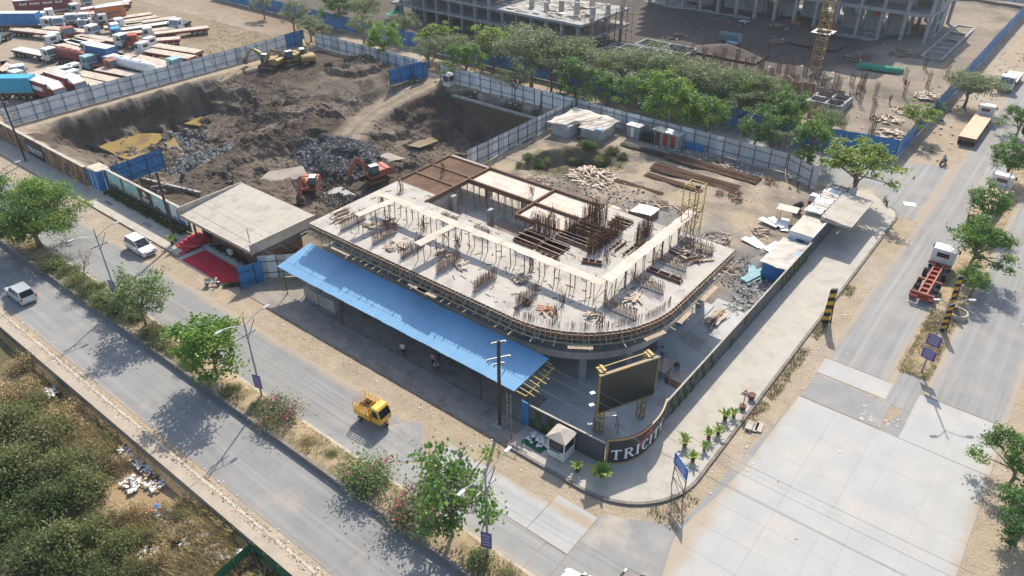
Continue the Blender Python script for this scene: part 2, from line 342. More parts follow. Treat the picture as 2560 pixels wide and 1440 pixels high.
CP+=[(-104,56,-3.4),(-112,58,-4.2),(-116.5,96,2.2),(-113.5,97.5,3.0),(-108,97,2.4),(-110,92,2.2),(-114,89,1.6),(-120,90,.9),(-127,88,.1),(-130,84,0),(-126,94,.2),(-133,95,0),(-121,97,.8),(-105,98.5,.8),
 (-120,100.8,0),(-112,101,.2),(-104,101,0),(-128,101,0),
 (-129.8,76,-1.5),(-127.4,82.5,-.3),(-115,83,-.7),(-108,84,-.8),(-113,74,-2.6),(-113,71,-3.9),(-120,76,-1.9),(-120,72.5,-4.0),(-125,73,-4.3),(-104.8,83,-1.2),(-104.5,90,-.1),
 (-106,73,-1.8),(-105.5,78,-1.4),(-102.5,72,-2.6),(-99,70,-4.0),(-109,62,-3.2),(-110,67,-3.1),(-105,68.7,-2.6),(-104.5,64.5,-4.3),(-113,66,-4.4),
 (-98.3,100.2,0),(-98.5,93,-1),(-99,87,-2.2),(-97,79,-3.6),(-95,75,-3.8),(-103,96,0),(-102,91,-.4),(-101,84,-1.6),(-97.5,96,-.4),(-96,90,-1.6),(-94.5,84,-3.2),
 (-95.2,100.5,-.2),(-88,100.6,-.4),(-80,100.6,-.5),(-73,100.6,-.5),(-68.5,100.5,-.3),(-68.4,94,-.4),(-68.4,86,-.4),(-68.4,79,-.8),
 (-90,94,-4.6),(-88,98.2,-5.6),(-82,98.2,-6.3),(-75,98,-6.2),(-72,94,-6.2),(-80,93,-6.5),(-88,88,-5.9),(-74,86,-6),(-80,84,-5.5),(-89,84,-5.4),(-70.4,90,-5),(-70.4,96,-5.5),(-92.5,97,-3.4),
 (-85,80,-5),(-78,78,-4.5),(-72,76,-3.5),(-76,70,-4),(-70,68,-3),
 (-98,67.5,-4.5),(-100,74,-3.4),(-95,72.5,-1.9),(-92,75,-1.5),(-97,77,-2.7),(-88,73,-2.4),(-83,73,-3.1),(-85,69.5,-4.1),(-92.5,66.8,-4.4),
 (-92,43,0),(-90,48,-.5),(-93,45,-.2),(-92,51.5,-1),(-84,52,-1.5),(-77,55,-2.5),(-98,50,-3),(-104,46,-3.8),(-100,44.5,-2.8),(-96,48,-1.2),(-101,41.5,-.3),(-107,42,-.3),(-85,47.5,-.1),(-80,48,0),(-72,48,-.2),(-64,46,0),
 (-66,50,-1),(-66,56,-3),(-64,62,-3.2),(-70,58,-4),(-78,60,-4.5),(-86,58,-4.2),(-94,56,-3),(-87,63,-4.5)]
CPA=np.array(CP)
_d=np.sqrt(((CPA[:,None,:2]-CPA[None,:,:2])**2).sum(-1)+.3); _A=np.zeros((len(CPA)+3,)*2); NCP=len(CPA)
_A[:NCP,:NCP]=_d; _A[:NCP,NCP]=1; _A[:NCP,NCP+1:]=CPA[:,:2]; _A[NCP,:NCP]=1; _A[NCP+1:,:NCP]=CPA[:,:2].T
_W=np.linalg.solve(_A+1e-9*np.eye(len(_A)),np.r_[CPA[:,2],0,0,0])
PIT=[(-134.6,40.3),(-62.3,41.5),(-61.4,66),(-66.2,74),(-67.2,101.2),(-134.6,101.2)]
def pdist(X,Y,poly):
    """signed distance, positive inside"""
    d=np.full(np.shape(X),1e9); ins=np.zeros(np.shape(X),bool); n=len(poly)
    for i in range(n):
        ax,ay=poly[i]; bx_,by_=poly[(i+1)%n]; ex,ey=bx_-ax,by_-ay
        t=np.clip(((X-ax)*ex+(Y-ay)*ey)/(ex*ex+ey*ey),0,1); d=np.minimum(d,np.hypot(X-ax-t*ex,Y-ay-t*ey))
        c=(ay>Y)!=(by_>Y); ins^= c&(X<(bx_-ax)*(Y-ay)/(by_-ay+1e-12)+ax)
    return np.where(ins,d,-d)
HOLE=[(-61.5,80),(-63,87),(-60,91),(-52.5,92),(-50.2,89.5),(-54,85),(-57,81)]
RAMP=[(-98.2,101.5,0),(-98.6,95,-.5),(-99.6,89,-1.6),(-99.2,83.5,-2.6),(-97.6,79,-3.4),(-94.5,75.5,-4.0)]
def ramp_dist(X,Y):
    best=np.full(np.shape(X),1e9); zz=np.zeros(np.shape(X))
    for (ax,ay,az),(bx_,by_,bz) in zip(RAMP,RAMP[1:]):
        ex,ey=bx_-ax,by_-ay; t=np.clip(((X-ax)*ex+(Y-ay)*ey)/(ex*ex+ey*ey),0,1); d=np.hypot(X-ax-t*ex,Y-ay-t*ey); m_=d<best; best=np.where(m_,d,best); zz=np.where(m_,az+(bz-az)*t,zz)
    return best,zz
def height(X,Y):
    X=np.asarray(X,float); Y=np.asarray(Y,float); sh=X.shape; x=X.ravel(); y=Y.ravel(); z=np.zeros(x.shape)
    sd=pdist(x,y,PIT); ii=np.where(sd>0)[0]
    for k in range(0,len(ii),20000):
        q=ii[k:k+20000]; r_=np.sqrt((x[q,None]-CPA[:,0])**2+(y[q,None]-CPA[:,1])**2+.3)
        h=r_@_W[:NCP]+_W[NCP]+_W[NCP+1]*x[q]+_W[NCP+2]*y[q]
        b=np.clip(sd[q]/1.0,0,1); dep=np.clip(np.abs(h)/2.0,.15,1)
        rg_=np.abs(fbm(x[q]*1.0+y[q]*.2,y[q],3.2,131,4,.55)); steep=np.clip(sd[q]/4,0,1)
        h=h+dep*(fbm(x[q],y[q],5,11,6,.66)*.85-(rg_-.2)*.7*dep+fbm(x[q],y[q],.9,231,3,.7)*.34-np.abs(fbm(x[q],y[q],1.6,251,2,.6))*.35+fbm(x[q],y[q],1.3,31,2,.6)*.34*np.clip(fbm(x[q],y[q],9,77,2)+.6,.2,1))
        h=h+fbm(x[q]*.22,y[q],1.3,401,3,.6)*1.0*np.clip((-126-x[q])/4,0,1)*np.clip(sd[q]/1.5,0,1)*np.clip((y[q]-46)/4,0,1)*np.clip((78-y[q])/5,0,1)+fbm(x[q],y[q]*.25,1.3,411,3,.6)*.8*np.clip((y[q]-90)/5,0,1)*np.clip((x[q]+95)/4,0,1)
        tp_=h/1.7+fbm(x[q],y[q],7,171,3)*1.1; fr_=tp_-np.floor(tp_); sm=np.clip((fr_-.62)/.3,0,1); sm=sm*sm*(3-2*sm); ter=(np.floor(tp_)+sm*.86+fr_*.14-fbm(x[q],y[q],7,171,3)*1.1)*1.7
        wt=np.clip((np.abs(h)-.5)/1.2,0,1)*.7*np.clip(fbm(x[q],y[q],16,191,2)*2+.75,0,1); h=h*(1-wt)+ter*wt
        rd_,rz_=ramp_dist(x[q],y[q]); k_=np.clip((4.6-rd_)/2.2,0,1); k_=k_*k_*(3-2*k_); h=h*(1-k_)+(rz_+fbm(x[q],y[q],2,301,3)*.18-.12*np.clip(1-np.abs(rd_-.95)*2,0,1))*k_
        z[q]=h*b
    hs=pdist(x,y,HOLE)+fbm(x,y,3,5,3)*1.6; z-=np.clip(hs/1.3,0,1)*2.3
    yd=(x>-66)&(x<-20)&(y>65.5)&(y<101.5); z+=np.where(yd,np.clip(fbm(x,y,7,55,4)*.5,-.12,.5),0)
    low=np.clip((15.9-y)/.3,0,1)*(x<30); z+=low*(-.95+fbm(x,y,9,91,4)*.7)
    far=(y>116.5)&(x<-20); z+=np.where(far,np.clip(fbm(x,y,14,61,4)*1.4,-.5,1.0),0)
    z+=np.where((y>32.6)&(y<101.6)|(y<=32.6),0,0)
    return z.reshape(sh)
gx=np.unique(np.r_[np.array([-1500,-800,-500,-400]),np.arange(-320,-142,6.),np.arange(-142,-62,.26),np.arange(-62,-18,.6),np.arange(-18,20,2.),np.array([30,60,100,200,400,900])].round(3))
gy=np.unique(np.r_[np.array([-900,-400,-200,-100,-60,-40,-30]),np.arange(-24,15,1.),np.array([15.0,15.55,15.92,16.2,17.5,23,27,32,34,36,38,39]),np.arange(40,103,.26),np.arange(103,117,2.),np.arange(117,260,2.5),np.array([280,320,400,600,1000,2000])].round(3))
GX,GY=np.meshgrid(gx,gy,indexing='ij'); GZ=height(GX,GY)
nx,ny=GX.shape
import bisect
_gxl=gx.tolist(); _gyl=gy.tolist()
def hz(x,y):
    i=min(max(bisect.bisect(_gxl,x)-1,0),nx-2); j=min(max(bisect.bisect(_gyl,y)-1,0),ny-2); u=(x-_gxl[i])/(_gxl[i+1]-_gxl[i]); v=(y-_gyl[j])/(_gyl[j+1]-_gyl[j])
    return float(GZ[i,j]*(1-u)*(1-v)+GZ[i+1,j]*u*(1-v)+GZ[i,j+1]*(1-u)*v+GZ[i+1,j+1]*u*v)
def cmix(a,b,f): f=np.clip(f,0,1)[...,None]; return a*(1-f)+b*f
def soil(X,Y,Z):
    c=np.ones(X.shape+(3,))*np.array([.35,.285,.21])
    n1=fbm(X,Y,9,3,4); n2=fbm(X,Y,2.5,8,4)
    c=cmix(c,np.array([.365,.315,.255]),(n1+.1)*2)
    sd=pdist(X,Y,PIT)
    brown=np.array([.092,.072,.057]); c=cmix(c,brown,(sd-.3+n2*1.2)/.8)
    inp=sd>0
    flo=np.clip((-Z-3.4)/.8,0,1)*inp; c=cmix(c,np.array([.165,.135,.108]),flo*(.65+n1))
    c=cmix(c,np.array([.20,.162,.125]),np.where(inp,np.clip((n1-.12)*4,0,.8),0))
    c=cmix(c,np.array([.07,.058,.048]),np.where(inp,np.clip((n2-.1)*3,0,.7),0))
    # wheel ramp
    dm,_=ramp_dist(X,Y); c=cmix(c,np.array([.30,.248,.188]),np.clip(1.6-np.abs(dm-1.0)*2.0,0,1)*.95+np.clip(3.4-dm,0,1)*.55)
    # rim dirt along the fences
    c=cmix(c,np.array([.37,.305,.225]),np.where((X<-131.8)&(Z>-.9)&(Y>40)&(Y<102),.9,0)*np.clip(.7+n2,0,1))
    rh=np.hypot((X+93)/9,(Y-72.5)/6.2)+n2*.35; c=cmix(c,np.array([.085,.088,.09]),(1.05-rh)*4)
    rh=np.hypot((X+111)/5,(Y-57)/6)+n2*.5; c=cmix(c,np.array([.24,.24,.23]),(.75-rh)*3)
    # yard behind the building
    yd=(X>-66)&(X<-20)&(Y>65)&(Y<101.5)
    gr=np.hypot((X+34)/12,(Y-73)/9)+n1*.8; c=cmix(c,np.array([.20,.172,.145]),np.where(yd,.5+(n1+n2*.6)*2.2,0)*.85)
    c=cmix(c,np.array([.21,.20,.188]),np.where(yd,(1.15-gr+n2*.5)*3,0)*.9)
    c=cmix(c,np.array([.15,.128,.105]),np.where(yd&(X<-44),(n2+.02)*3,0)*.75)
    c=cmix(c,np.array([.13,.12,.075]),np.clip(pdist(X,Y,HOLE)+1+n2,0,1)*.8)
    se=(X>-24)&(X<-19.2)&(Y>62)&(Y<80); c=cmix(c,np.array([.20,.195,.185]),np.where(se,.75+n1,0))
    # low ground left of the old footpath
    lw=Y<16; c=np.where(lw[...,None],cmix(np.ones(X.shape+(3,))*np.array([.32,.235,.14]),np.array([.12,.105,.06]),(n1+.05)*4),c)
    # far construction ground
    fr=(Y>116)&(X<-19.5); c=np.where(fr[...,None],cmix(np.ones(X.shape+(3,))*np.array([.105,.092,.083]),np.array([.27,.23,.185]),(n1*.8+np.clip((X+46)/26,-.4,.42))*2.0),c)
    ty=(X<-137)&(Y<118); c=np.where(ty[...,None],cmix(np.ones(X.shape+(3,))*np.array([.335,.275,.215]),np.array([.25,.195,.14]),np.clip((X+165)/40,0,.5)+np.clip((Y-88)/10,0,.6)+n1),c)
    hs=(X<-137)&(Y>84)&(Y<101); c=cmix(c,np.array([.24,.195,.13]),np.where(hs,.6+n2,0))
    return np.clip(c,.02,.8)
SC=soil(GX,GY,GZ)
me=bpy.data.meshes.new('ground'); me.vertices.add(nx*ny)
me.vertices.foreach_set('co',np.stack([GX,GY,GZ],-1).astype(np.float32).ravel())
ii,jj=np.meshgrid(np.arange(nx-1),np.arange(ny-1),indexing='ij'); a_=(ii*ny+jj).ravel()
q=np.stack([a_,a_+ny,a_+ny+1,a_+1],-1).astype(np.int32); nf=len(q)
me.loops.add(nf*4); me.loops.foreach_set('vertex_index',q.ravel()); me.polygons.add(nf)
me.polygons.foreach_set('loop_start',np.arange(0,nf*4,4,dtype=np.int32)); me.update(calc_edges=True)
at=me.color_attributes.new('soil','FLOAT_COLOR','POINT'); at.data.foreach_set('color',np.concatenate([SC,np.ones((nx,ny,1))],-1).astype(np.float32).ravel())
me.materials.append(M['terrain']); _cx=(GX[:-1,:-1]+.1).ravel(); _cy=(GY[:-1,:-1]+.1).ravel(); me.polygons.foreach_set('use_smooth',(~((_cx>-133.5)&(_cx<-62)&(_cy>41)&(_cy<101))).tolist()); me.validate()
ground=bpy.data.objects.new('ground',me); COL.objects.link(ground); ground['kind']='structure'

# ------------------------------------------------------------------ roads
def wavy(x0,x1,y,amp,seed,axis=0,step=1.5):
    n=max(2,int(abs(x1-x0)/step)); t=np.linspace(x0,x1,n+1); f=fbm(t,t*0+seed*13.7,6,seed,4)*amp
    return [(float(a),y+float(b)) if axis==0 else (y+float(b),float(a)) for a,b in zip(t,f)]
rd=struct('main_road_near_carriageway',MB().prism(wavy(-330,-56.3,17.85,.25,1)+wavy(-56.3,-330,23.5,0,2),-.05,.02),'asphalt')
rd2=struct('main_road_far_carriageway',MB().prism(wavy(-330,-41.4,26.4,.2,3)+wavy(-36.6,-330,32.45,.5,4),-.05,.02),'asphalt')
def slabs(parent,xs,ys,z,mname,gap=.0045,skip=None):
    for i in range(len(xs)-1):
        for j in range(len(ys)-1):
            if skip and skip((xs[i]+xs[i+1])/2,(ys[j]+ys[j+1])/2): continue
            m=MB().bx(xs[i]+gap,xs[i+1]-gap,ys[j]+gap,ys[j+1]-gap,-.05,z+jit(.004))
            m.build('road_slab',mname if isinstance(mname,str) else random.choice(mname),parent)
xs=[-56.3+3.72*i for i in range(26)]
slabs(rd,xs,[17.9,20.6,23.45],.022,'asphalt')
# trike stands on the dark patch between asphalt and concrete
MB().prism([(-41.3,26.45),(-36.4,26.45),(-32.6,29.6),(-35.6,32.6),(-36.5,32.6)],-.05,.026).build('road_patch','asphalt_patch',rd2)
MB().prism([(-36.35,26.45),(-20,26.45),(-20,29.4),(-32.4,29.45)],-.05,.021).build('road_patch','concrete_road_grey',rd2)
slabs(rd2,[-32.3,-29.2,-25.6,-21.9],[29.5,32.5],.03,'concrete_road_mid')
slabs(rd2,[-21.85,-18.2],[29.5,31.2,33.6],.03,'concrete_road_mid')
crs=struct('crossing',MB().prism([(-20,26.4),(40,26.4),(40,17.9),(36.8,17.9),(36.8,23.5),(-20,23.5)][:0] or [(-18.1,23.6),(-18.1,34.2),(-13.2,36.6),(-11.95,32.2),(-10.6,26),(-10.1,23.6)],-.05,.024),'asphalt_patch')
MB().prism([(-18.15,23.6),(-18.15,29.4),(-19.9,29.4),(-19.9,23.6)],-.05,.023).build('road_patch','concrete_road_grey',crs)
# side road
sr=struct('side_road',MB().prism(wavy(56.6,330,-11.45,.5,9,1)[:0] or ([(-11.4,63.7)]+wavy(63.7,330,-11.4,.35,9,1)+wavy(330,63.7,-5.55,.15,10,1)),-.05,.02),'asphalt_side')
MB().prism([(-2.45,63.7)]+[(4.3,63.7),(4.3,330),(-2.45,330)],-.05,.02).build('road_patch','asphalt_side',sr)
MB().prism([(-5.5,60.5),(-2.5,60.5),(-2.5,66),(-5.5,66)],-.05,.014).build('road_patch','asphalt_side',sr)
MB().prism([(-15.4,99.5),(-11.6,98),(-11.6,118.5),(-15,118.3),(-19,114.2),(-60,113.8),(-60,102.5),(-24,102.6),(-19,105)],-.05,.012).build('road_patch','asphalt_side',sr)
MB().prism([(-11.2,56.7),(-4.3,56.7),(-4.4,60.6),(-11.2,60.8)],-.05,.024).build('road_patch','asphalt_patch',sr)
slabs(sr,[-11.3,-7.3,-5.0],[60.95,63.6],.03,'concrete_road')
js=struct('crossing_slab_field',MB().prism([(-13.1,36.5),(-10.6,26),(4.35,26),(4.35,63.6),(-2.45,63.6),(-4.3,56.6),(-11.2,56.6)],-.06,-.0+.006),'asphalt_patch')
def keep(x,y):
    if x<-11.2+max(0,(44-y)*.0): return True
    if x<-9.5-(y-23)*.09 and y<36: return True
    return False
slabs(js,[-7.95,-4.5,-2.75,.75,4.3],[23.6,27,31.2,35.4,38,40.6,42.75,45.1,48.3,52.4,56.55],.028,'concrete_road')
_rows=[23.6,27,31.2,35.4,38,40.6,42.75,45.1,48.3,52.4,56.55]
def _lx(y): return float(np.interp(y,[23.6,32.2,36.6,39,45,56.6],[-10.05,-11.9,-13.1,-12.3,-11.6,-11.3]))
for y0,y1 in zip(_rows,_rows[1:]):
    MB().prism([(_lx(y0),y0+.007),(-7.957,y0+.007),(-7.957,y1-.007),(_lx(y1),y1-.007)],-.05,.028+jit(.003)).build('road_slab','concrete_road',js)
slabs(js,[-2.7,.75,4.3],[56.6,60.2,63.55],.028,'concrete_road')
# faded lane paint near the slab edge
pm=MB()
for k in range(16):
    x=random.uniform(-6.4,-3.2); y=random.uniform(57.0,59.2); pm.box((x,y,.0285),(random.uniform(.08,.4),.06,.003),jit(.25))
pm.build('faded_paint','sign_white',sr,kind='stuff')
# ------------------------------------------------------------------ medians, footpaths, kerbs
def kerbed(name,poly,z,top,kerbm='kerb',w=.22,drop=.03):
    o=struct(name,MB().prism(poly,-.1,z),top)
    return o
def lumpy(name,x0,x1,y0,y1,z,amp,mname,step=.5,seed=5,taper=True):
    nxx=int((x1-x0)/step); nyy=max(4,int((y1-y0)/step)); X,Y=np.meshgrid(np.linspace(x0,x1,nxx+1),np.linspace(y0,y1,nyy+1),indexing='ij')
    e=np.minimum(np.minimum(X-x0,x1-X),np.minimum(Y-y0,y1-Y)); Z=z+(fbm(X,Y,2.5,seed,4)+.25)*amp*np.clip(e/.5,0,1)
    m=MB(); m.v=[tuple(p) for p in np.stack([X,Y,Z],-1).reshape(-1,3).tolist()]; k=nyy+1
    m.f=[(i*k+j,(i+1)*k+j,(i+1)*k+j+1,i*k+j+1) for i in range(nxx) for j in range(nyy)]; m.m=[0]*len(m.f)
    o=m.build(name,mname,smooth=True); o['kind']='structure'; return o
mat('median_soil',(.30,.225,.145),(.40,.31,.20),sc=.8,rough=.97,bump=.8,bsc=5,dist=.08,c3=(.19,.16,.085),sc3=.6,t3=(.48,.62))
med=lumpy('main_road_median',-330,-17.2,23.75,26.2,.42,.35,'median_soil')
def kerbrun(parent,a,b,w,h,mname,n=None,z0=-.05):
    a=Vector((*a,0)); b=Vector((*b,0)); L=(b-a).length; n=n or max(1,int(L/1.25)); d=(b-a)/n; ang=math.atan2(d.y,d.x)
    for i in range(n):
        c=a+d*(i+.5)
        m=MB().box((c.x,c.y,(z0+h)/2+jit(.006)),(d.length-.02,w,h-z0),ang); m.build('kerb_stone',mname,parent)
kerbrun(med,(-110,23.62),(-17.3,23.62),.25,.55,'kerb',70)  # shaded side of the median, its shade put into the darker kerb colour
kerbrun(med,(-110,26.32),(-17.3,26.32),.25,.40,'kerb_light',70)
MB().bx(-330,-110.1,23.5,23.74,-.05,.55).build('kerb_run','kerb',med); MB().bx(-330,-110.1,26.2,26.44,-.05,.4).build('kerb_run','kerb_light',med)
smd=lumpy('side_road_median',-5.3,-2.6,66.0,330,.02,.22,'median_soil',step=.6,seed=21)
# left old footpath with a drop to the scrubland
fp=struct('old_footpath',MB().bx(-330,30,16.05,17.05,-2.6,.2),['old_footpath'])
MB().bx(-330,30,17.07,17.3,-.05,.22).build('kerb_run','kerb_light',fp)
# front footpath
KZ=.17
fpl=struct('front_footpath',MB().prism([(-330,35.4),(-77.9,35.4),(-77.9,38.75),(-104,38.75),(-104,37.6),(-330,37.6)],-.05,KZ),'paver')
kerbrun(fpl,(-135,35.27),(-77.9,35.27),.24,.2,'kerb_light')
fpm=struct('frontage_strip',MB().prism([(-67.5,35.3),(-28.4,35.3),(-28.4,42),(-62,42),(-62,38.2),(-67.5,38.2)],-.05,.06),'aggregate')
mat('frontage_soil',(.24,.215,.19),(.31,.28,.245),sc=.9,rough=.96,bump=.6,bsc=6,dist=.05,c3=(.19,.17,.15),sc3=.6)
fpm.data.materials[0]=M['frontage_soil']
kerbrun(fpm,(-61,35.2),(-26,35.2),.22,.13,'kerb')
kerbrun(fpm,(-56.5,38.15),(-29,38.15),.25,.17,'kerb')
# corner footpath: arc
arc=[]
cx,cy,rr=-20.6,41.8,6.5
for k in range(13):
    t=R(-90+7.5*k); arc.append((cx+rr*math.cos(t),cy+rr*math.sin(t)))
outer=[(-28.4,35.3)]+arc+[(-14.1,97)]+[(-14.1-1.6*(1-math.cos(R(15*k))),97+3*math.sin(R(15*k))) for k in range(1,7)]+[(-19.2,103.6),(-21.5,101.5),(-19.3,98),(-19.3,45.8)]
inner=[(-19.3,45.8),(-18.9,44.3),(-18.75,42.8),(-18.9,41.0),(-19.6,39.6),(-20.7,38.4),(-28.4,38.1)]
fpc=struct('corner_footpath',MB().prism([(-28.4,35.3)]+arc+[(-14.1,45),(-19.2,45)]+inner[1:],-.05,KZ),'paver')
xs_=list(np.arange(45.0,103.0,1.6)); 
MB().prism([(-14.1,45.01),(-14.1,97)]+[(-14.1-1.6*(1-math.cos(R(15*k))),97+3*math.sin(R(15*k))) for k in range(1,7)]+[(-19.2,103.6),(-21.5,101.5),(-21.5,80.5),(-19.25,80.5),(-19.25,45.01)],-.05,KZ).build('paving','paver',fpc)
kp=[(-28.4,35.2)]+[(cx+(rr+.12)*math.cos(R(-90+7.5*k)),cy+(rr+.12)*math.sin(R(-90+7.5*k))) for k in range(13)]+[(-13.98,97)]+[(-13.98-1.6*(1-math.cos(R(15*k))),97+3.1*math.sin(R(15*k))) for k in range(1,7)]
for p,q_ in zip(kp,kp[1:]):
    L=math.dist(p,q_); kerbrun(fpc,p,q_,.26,.2,'kerb',max(1,round(L/1.2)))
# loose paving stones lie out of place on the footpath
# site apron inside the hoarding
apron=struct('site_apron',MB().prism([(-29,40.2),(-21.3,40.2),(-20.2,41.6),(-19.6,43.6),(-19.75,66.5),(-24,66.5),(-24,46),(-29,43)],-.02,.08),'concrete_floor')
struct('building_ground_floor',MB().prism([(-61.2,42.6),(-30,42.1)]+[(-30+6.4*math.cos(R(-90+9*k)),48.5+6.4*math.sin(R(-90+9*k))) for k in range(1,10)]+[(-23.6,64.8),(-61,64.8)],-.3,.2),'concrete_floor')
# ------------------------------------------------------------------ the building under construction
_pre=set(bpy.data.objects)
bld=thing('concrete_building','grey concrete building under construction with rounded corner and open top slab','building',(-42,53,0))
ZL,ZU=4.55,7.4
def outline(ins,n=14):
    x0,x1,y0,y1,r=-60.8+ins,-22.6-ins,42+ins,65-ins,10.4-ins
    pts=[(x0,y0),(x1-r,y0)]+[(x1-r+r*math.cos(R(-90+90*k/n)),y0+r+r*math.sin(R(-90+90*k/n))) for k in range(1,n+1)]+[(x1,y1),(x0,y1)]
    return pts
MB().prism(outline(.75),ZL-.75,ZL).build('lower_slab','concrete',bld)
# columns of the ground storey
colm=MB().bx(-.3,.3,-.45,.45,0,1).mesh('column','concrete_dark')
cols=[]
for x in (-59,-53.5,-48,-42.5,-37,-31.8):
    for y in (43.9,50,57,63.2): cols.append((x,y,0))
cols+=[(-27.7,45.4,R(45)),(-25.2,49,R(75)),(-24.6,54,0),(-24.6,59,0),(-24.6,63.2,0)]
for x,y,a in cols: piece('column',colm,bld,(x+42,y-53,.2),a,(1,1,ZL-.95))
for x,y,a in cols: piece('column',colm,bld,(x+42,y-53,ZL),a,(.7,.8,ZU-.36-ZL))
# top slab: concrete fields around the openings
holes=[(-54.4,-41.6,53.4,60.6),(-41.3,-38.7,52.6,55.3),(-38.4,-35.9,52.6,55.0),(-38.2,-34.0,55.7,57.4),(-38.0,-33.4,58.1,60.4),(-60.8,-54.5,55.4,64.6),(-54.4,-38.0,60.7,64.7),(-44.6,-38.2,57.2,60.6),(-35.5,-33.6,61.6,63.6)]
cutx=sorted({-60.8,-33.0,-22.6}|{h[0] for h in holes}|{h[1] for h in holes}); cuty=sorted({42.0,52.4,65.0}|{h[2] for h in holes}|{h[3] for h in holes})
us=MB()
C10=outline(0)[1:]
us.prism([(-60.8,42.0)]+outline(0)[1:16]+[(-22.6,52.4),(-60.8,52.4)],ZU-.35,ZU)
cy2=[c for c in cuty if c>=52.4]
for i in range(len(cutx)-1):
    run=None
    for j in range(len(cy2)-1):
        xm=(cutx[i]+cutx[i+1])/2; ym=(cy2[j]+cy2[j+1])/2
        if any(h[0]<=xm<=h[1] and h[2]<=ym<=h[3] for h in holes): continue
        us.bx(cutx[i],cutx[i+1],cy2[j],cy2[j+1],ZU-.35,ZU)
us.build('upper_slab','concrete',bld)
# formwork boxes round the small openings
for h in holes[1:5]+[holes[8]]:
    for a,b,c,d in ((h[0],h[1],h[2]-.06,h[2]),(h[0],h[1],h[3],h[3]+.06),(h[0]-.06,h[0],h[2],h[3]),(h[1],h[1]+.06,h[2],h[3])):
        MB().bx(a,b,c,d,ZU-1.3,ZU+.22).build('formwork_board','rust',bld)
    for k in range(3):
        y=h[2]+(h[3]-h[2])*(k+.5)/3
        MB().bar((h[0]-.3,y,ZU+.27),(h[1]+.3,y+jit(.1),ZU+.27),.09,.09).build('timber_bearer','timber',bld)
# big opening: wall, beams
MB().bx(-54.42,-54.15,53.6,57.6,ZL,ZU-.4).build('shear_wall','concrete',bld)
for a,b in (((-54.4,53.3),(-54.4,60.7)),((-54.4,60.66),(-38.0,60.66)),((-44.6,57.2),(-44.6,60.7)),((-44.6,57.15),(-38.2,57.15)),((-38.1,57.1),(-38.1,64.8)),((-54.45,60.7),(-54.45,64.8)),((-44.7,60.7),(-44.7,64.8)),((-54.5,64.75),(-38,64.75))):
    MB().bar((*a,ZU-.1),(*b,ZU-.1),.22,.55).build('beam_mould','rust',bld)
# decks of pale plywood sheets
def deck(x0,x1,y0,y1,mname,nx_,ny_,z=ZU-.12):
    for i in range(nx_):
        for j in range(ny_):
            a=x0+(x1-x0)*i/nx_; b=x0+(x1-x0)*(i+1)/nx_; c=y0+(y1-y0)*j/ny_; d=y0+(y1-y0)*(j+1)/ny_
            MB().bx(a+.012,b-.012,c+.012,d-.012,z-.05,z+jit(.008)).build('deck_board',mname,bld)
deck(-54.2,-44.85,60.85,64.6,'plywood_pale',4,3); deck(-44.5,-38.3,60.85,64.6,'plywood_pale',3,3); deck(-44.4,-38.3,57.35,60.5,'plywood_pale',3,2)
# brown reinforcement mat
deck(-60.7,-54.6,55.6,64.5,'rebar_mat',3,4,ZU-.16)
rm=MB()
for k in range(45): rm.bar((-60.7,55.6+.2*k,ZU-.1),(-54.6,55.6+.2*k,ZU-.1),.028)
for k in range(31): rm.bar((-60.6+.2*k,55.6,ZU-.07),(-60.6+.2*k,64.5,ZU-.07),.028)
rm.build('reinforcement_mat','rust',bld,kind='stuff')
for y in (55.5,58.4,61.3,64.6): MB().bx(-60.9,-54.5,y-.12,y+.12,ZU-.3,ZU+.02).build('beam_mould','rust',bld)
for x in (-60.95,-54.55): MB().bx(x-.07,x+.07,55.4,64.7,ZU-.5,ZU+.05).build('beam_mould','rust',bld)
# props between the slabs and under the decks
pr_=MB()
for x in np.arange(-60.2,-30,1.25):
    for y in (42.9,44.4): pr_.tube((x,y,ZL),(x+jit(.06),y,ZU-.36),.035,5)
for k in range(26):
    t=R(-90+90*k/25); 
    for q in (.95,2.4): pr_.tube((-33+(10.4-q)*math.cos(t),52.4+(10.4-q)*math.sin(t),ZL),(-33+(10.4-q)*math.cos(t),52.4+(10.4-q)*math.sin(t),ZU-.36),.035,5)
for y in np.arange(52.8,64.6,1.1):
    for x in (-23.6,-25): pr_.tube((x,y,ZL),(x,y+jit(.05),ZU-.36),.035,5)
pr_.build('steel_prop','prop_blue',bld,kind='stuff')
pr2=MB()
for x in np.arange(-54,-38.2,1.0):
    for y in np.arange(61,64.6,1.1): pr2.tube((x,y,ZL),(x+jit(.05),y+jit(.05),ZU-.2),.035,5)
for x in np.arange(-44.3,-38.2,1.1):
    for y in (57.6,58.7,59.8): pr2.tube((x,y,ZL),(x,y,ZU-.2),.035,5)
for x in np.arange(-60.4,-54.6,1.2):
    for y in np.arange(55.8,64.5,1.2): pr2.tube((x,y,ZL),(x,y,ZU-.3),.035,5)
for k in range(24):
    x=random.uniform(-54,-42); y=random.uniform(53.6,60); pr2.tube((x,y,ZL),(x+jit(.1),y+jit(.1),ZL+random.uniform(1.6,2.5)),.03,5)
for k in range(40):
    y=54+k*.16; pr2.bar((-48.5+jit(.2),y-1.0,ZL+.12+.02*k%.2),(-42+jit(.2),y-1.0,ZL+.12),.03)
pr2.build('steel_prop','rust',bld,kind='stuff')
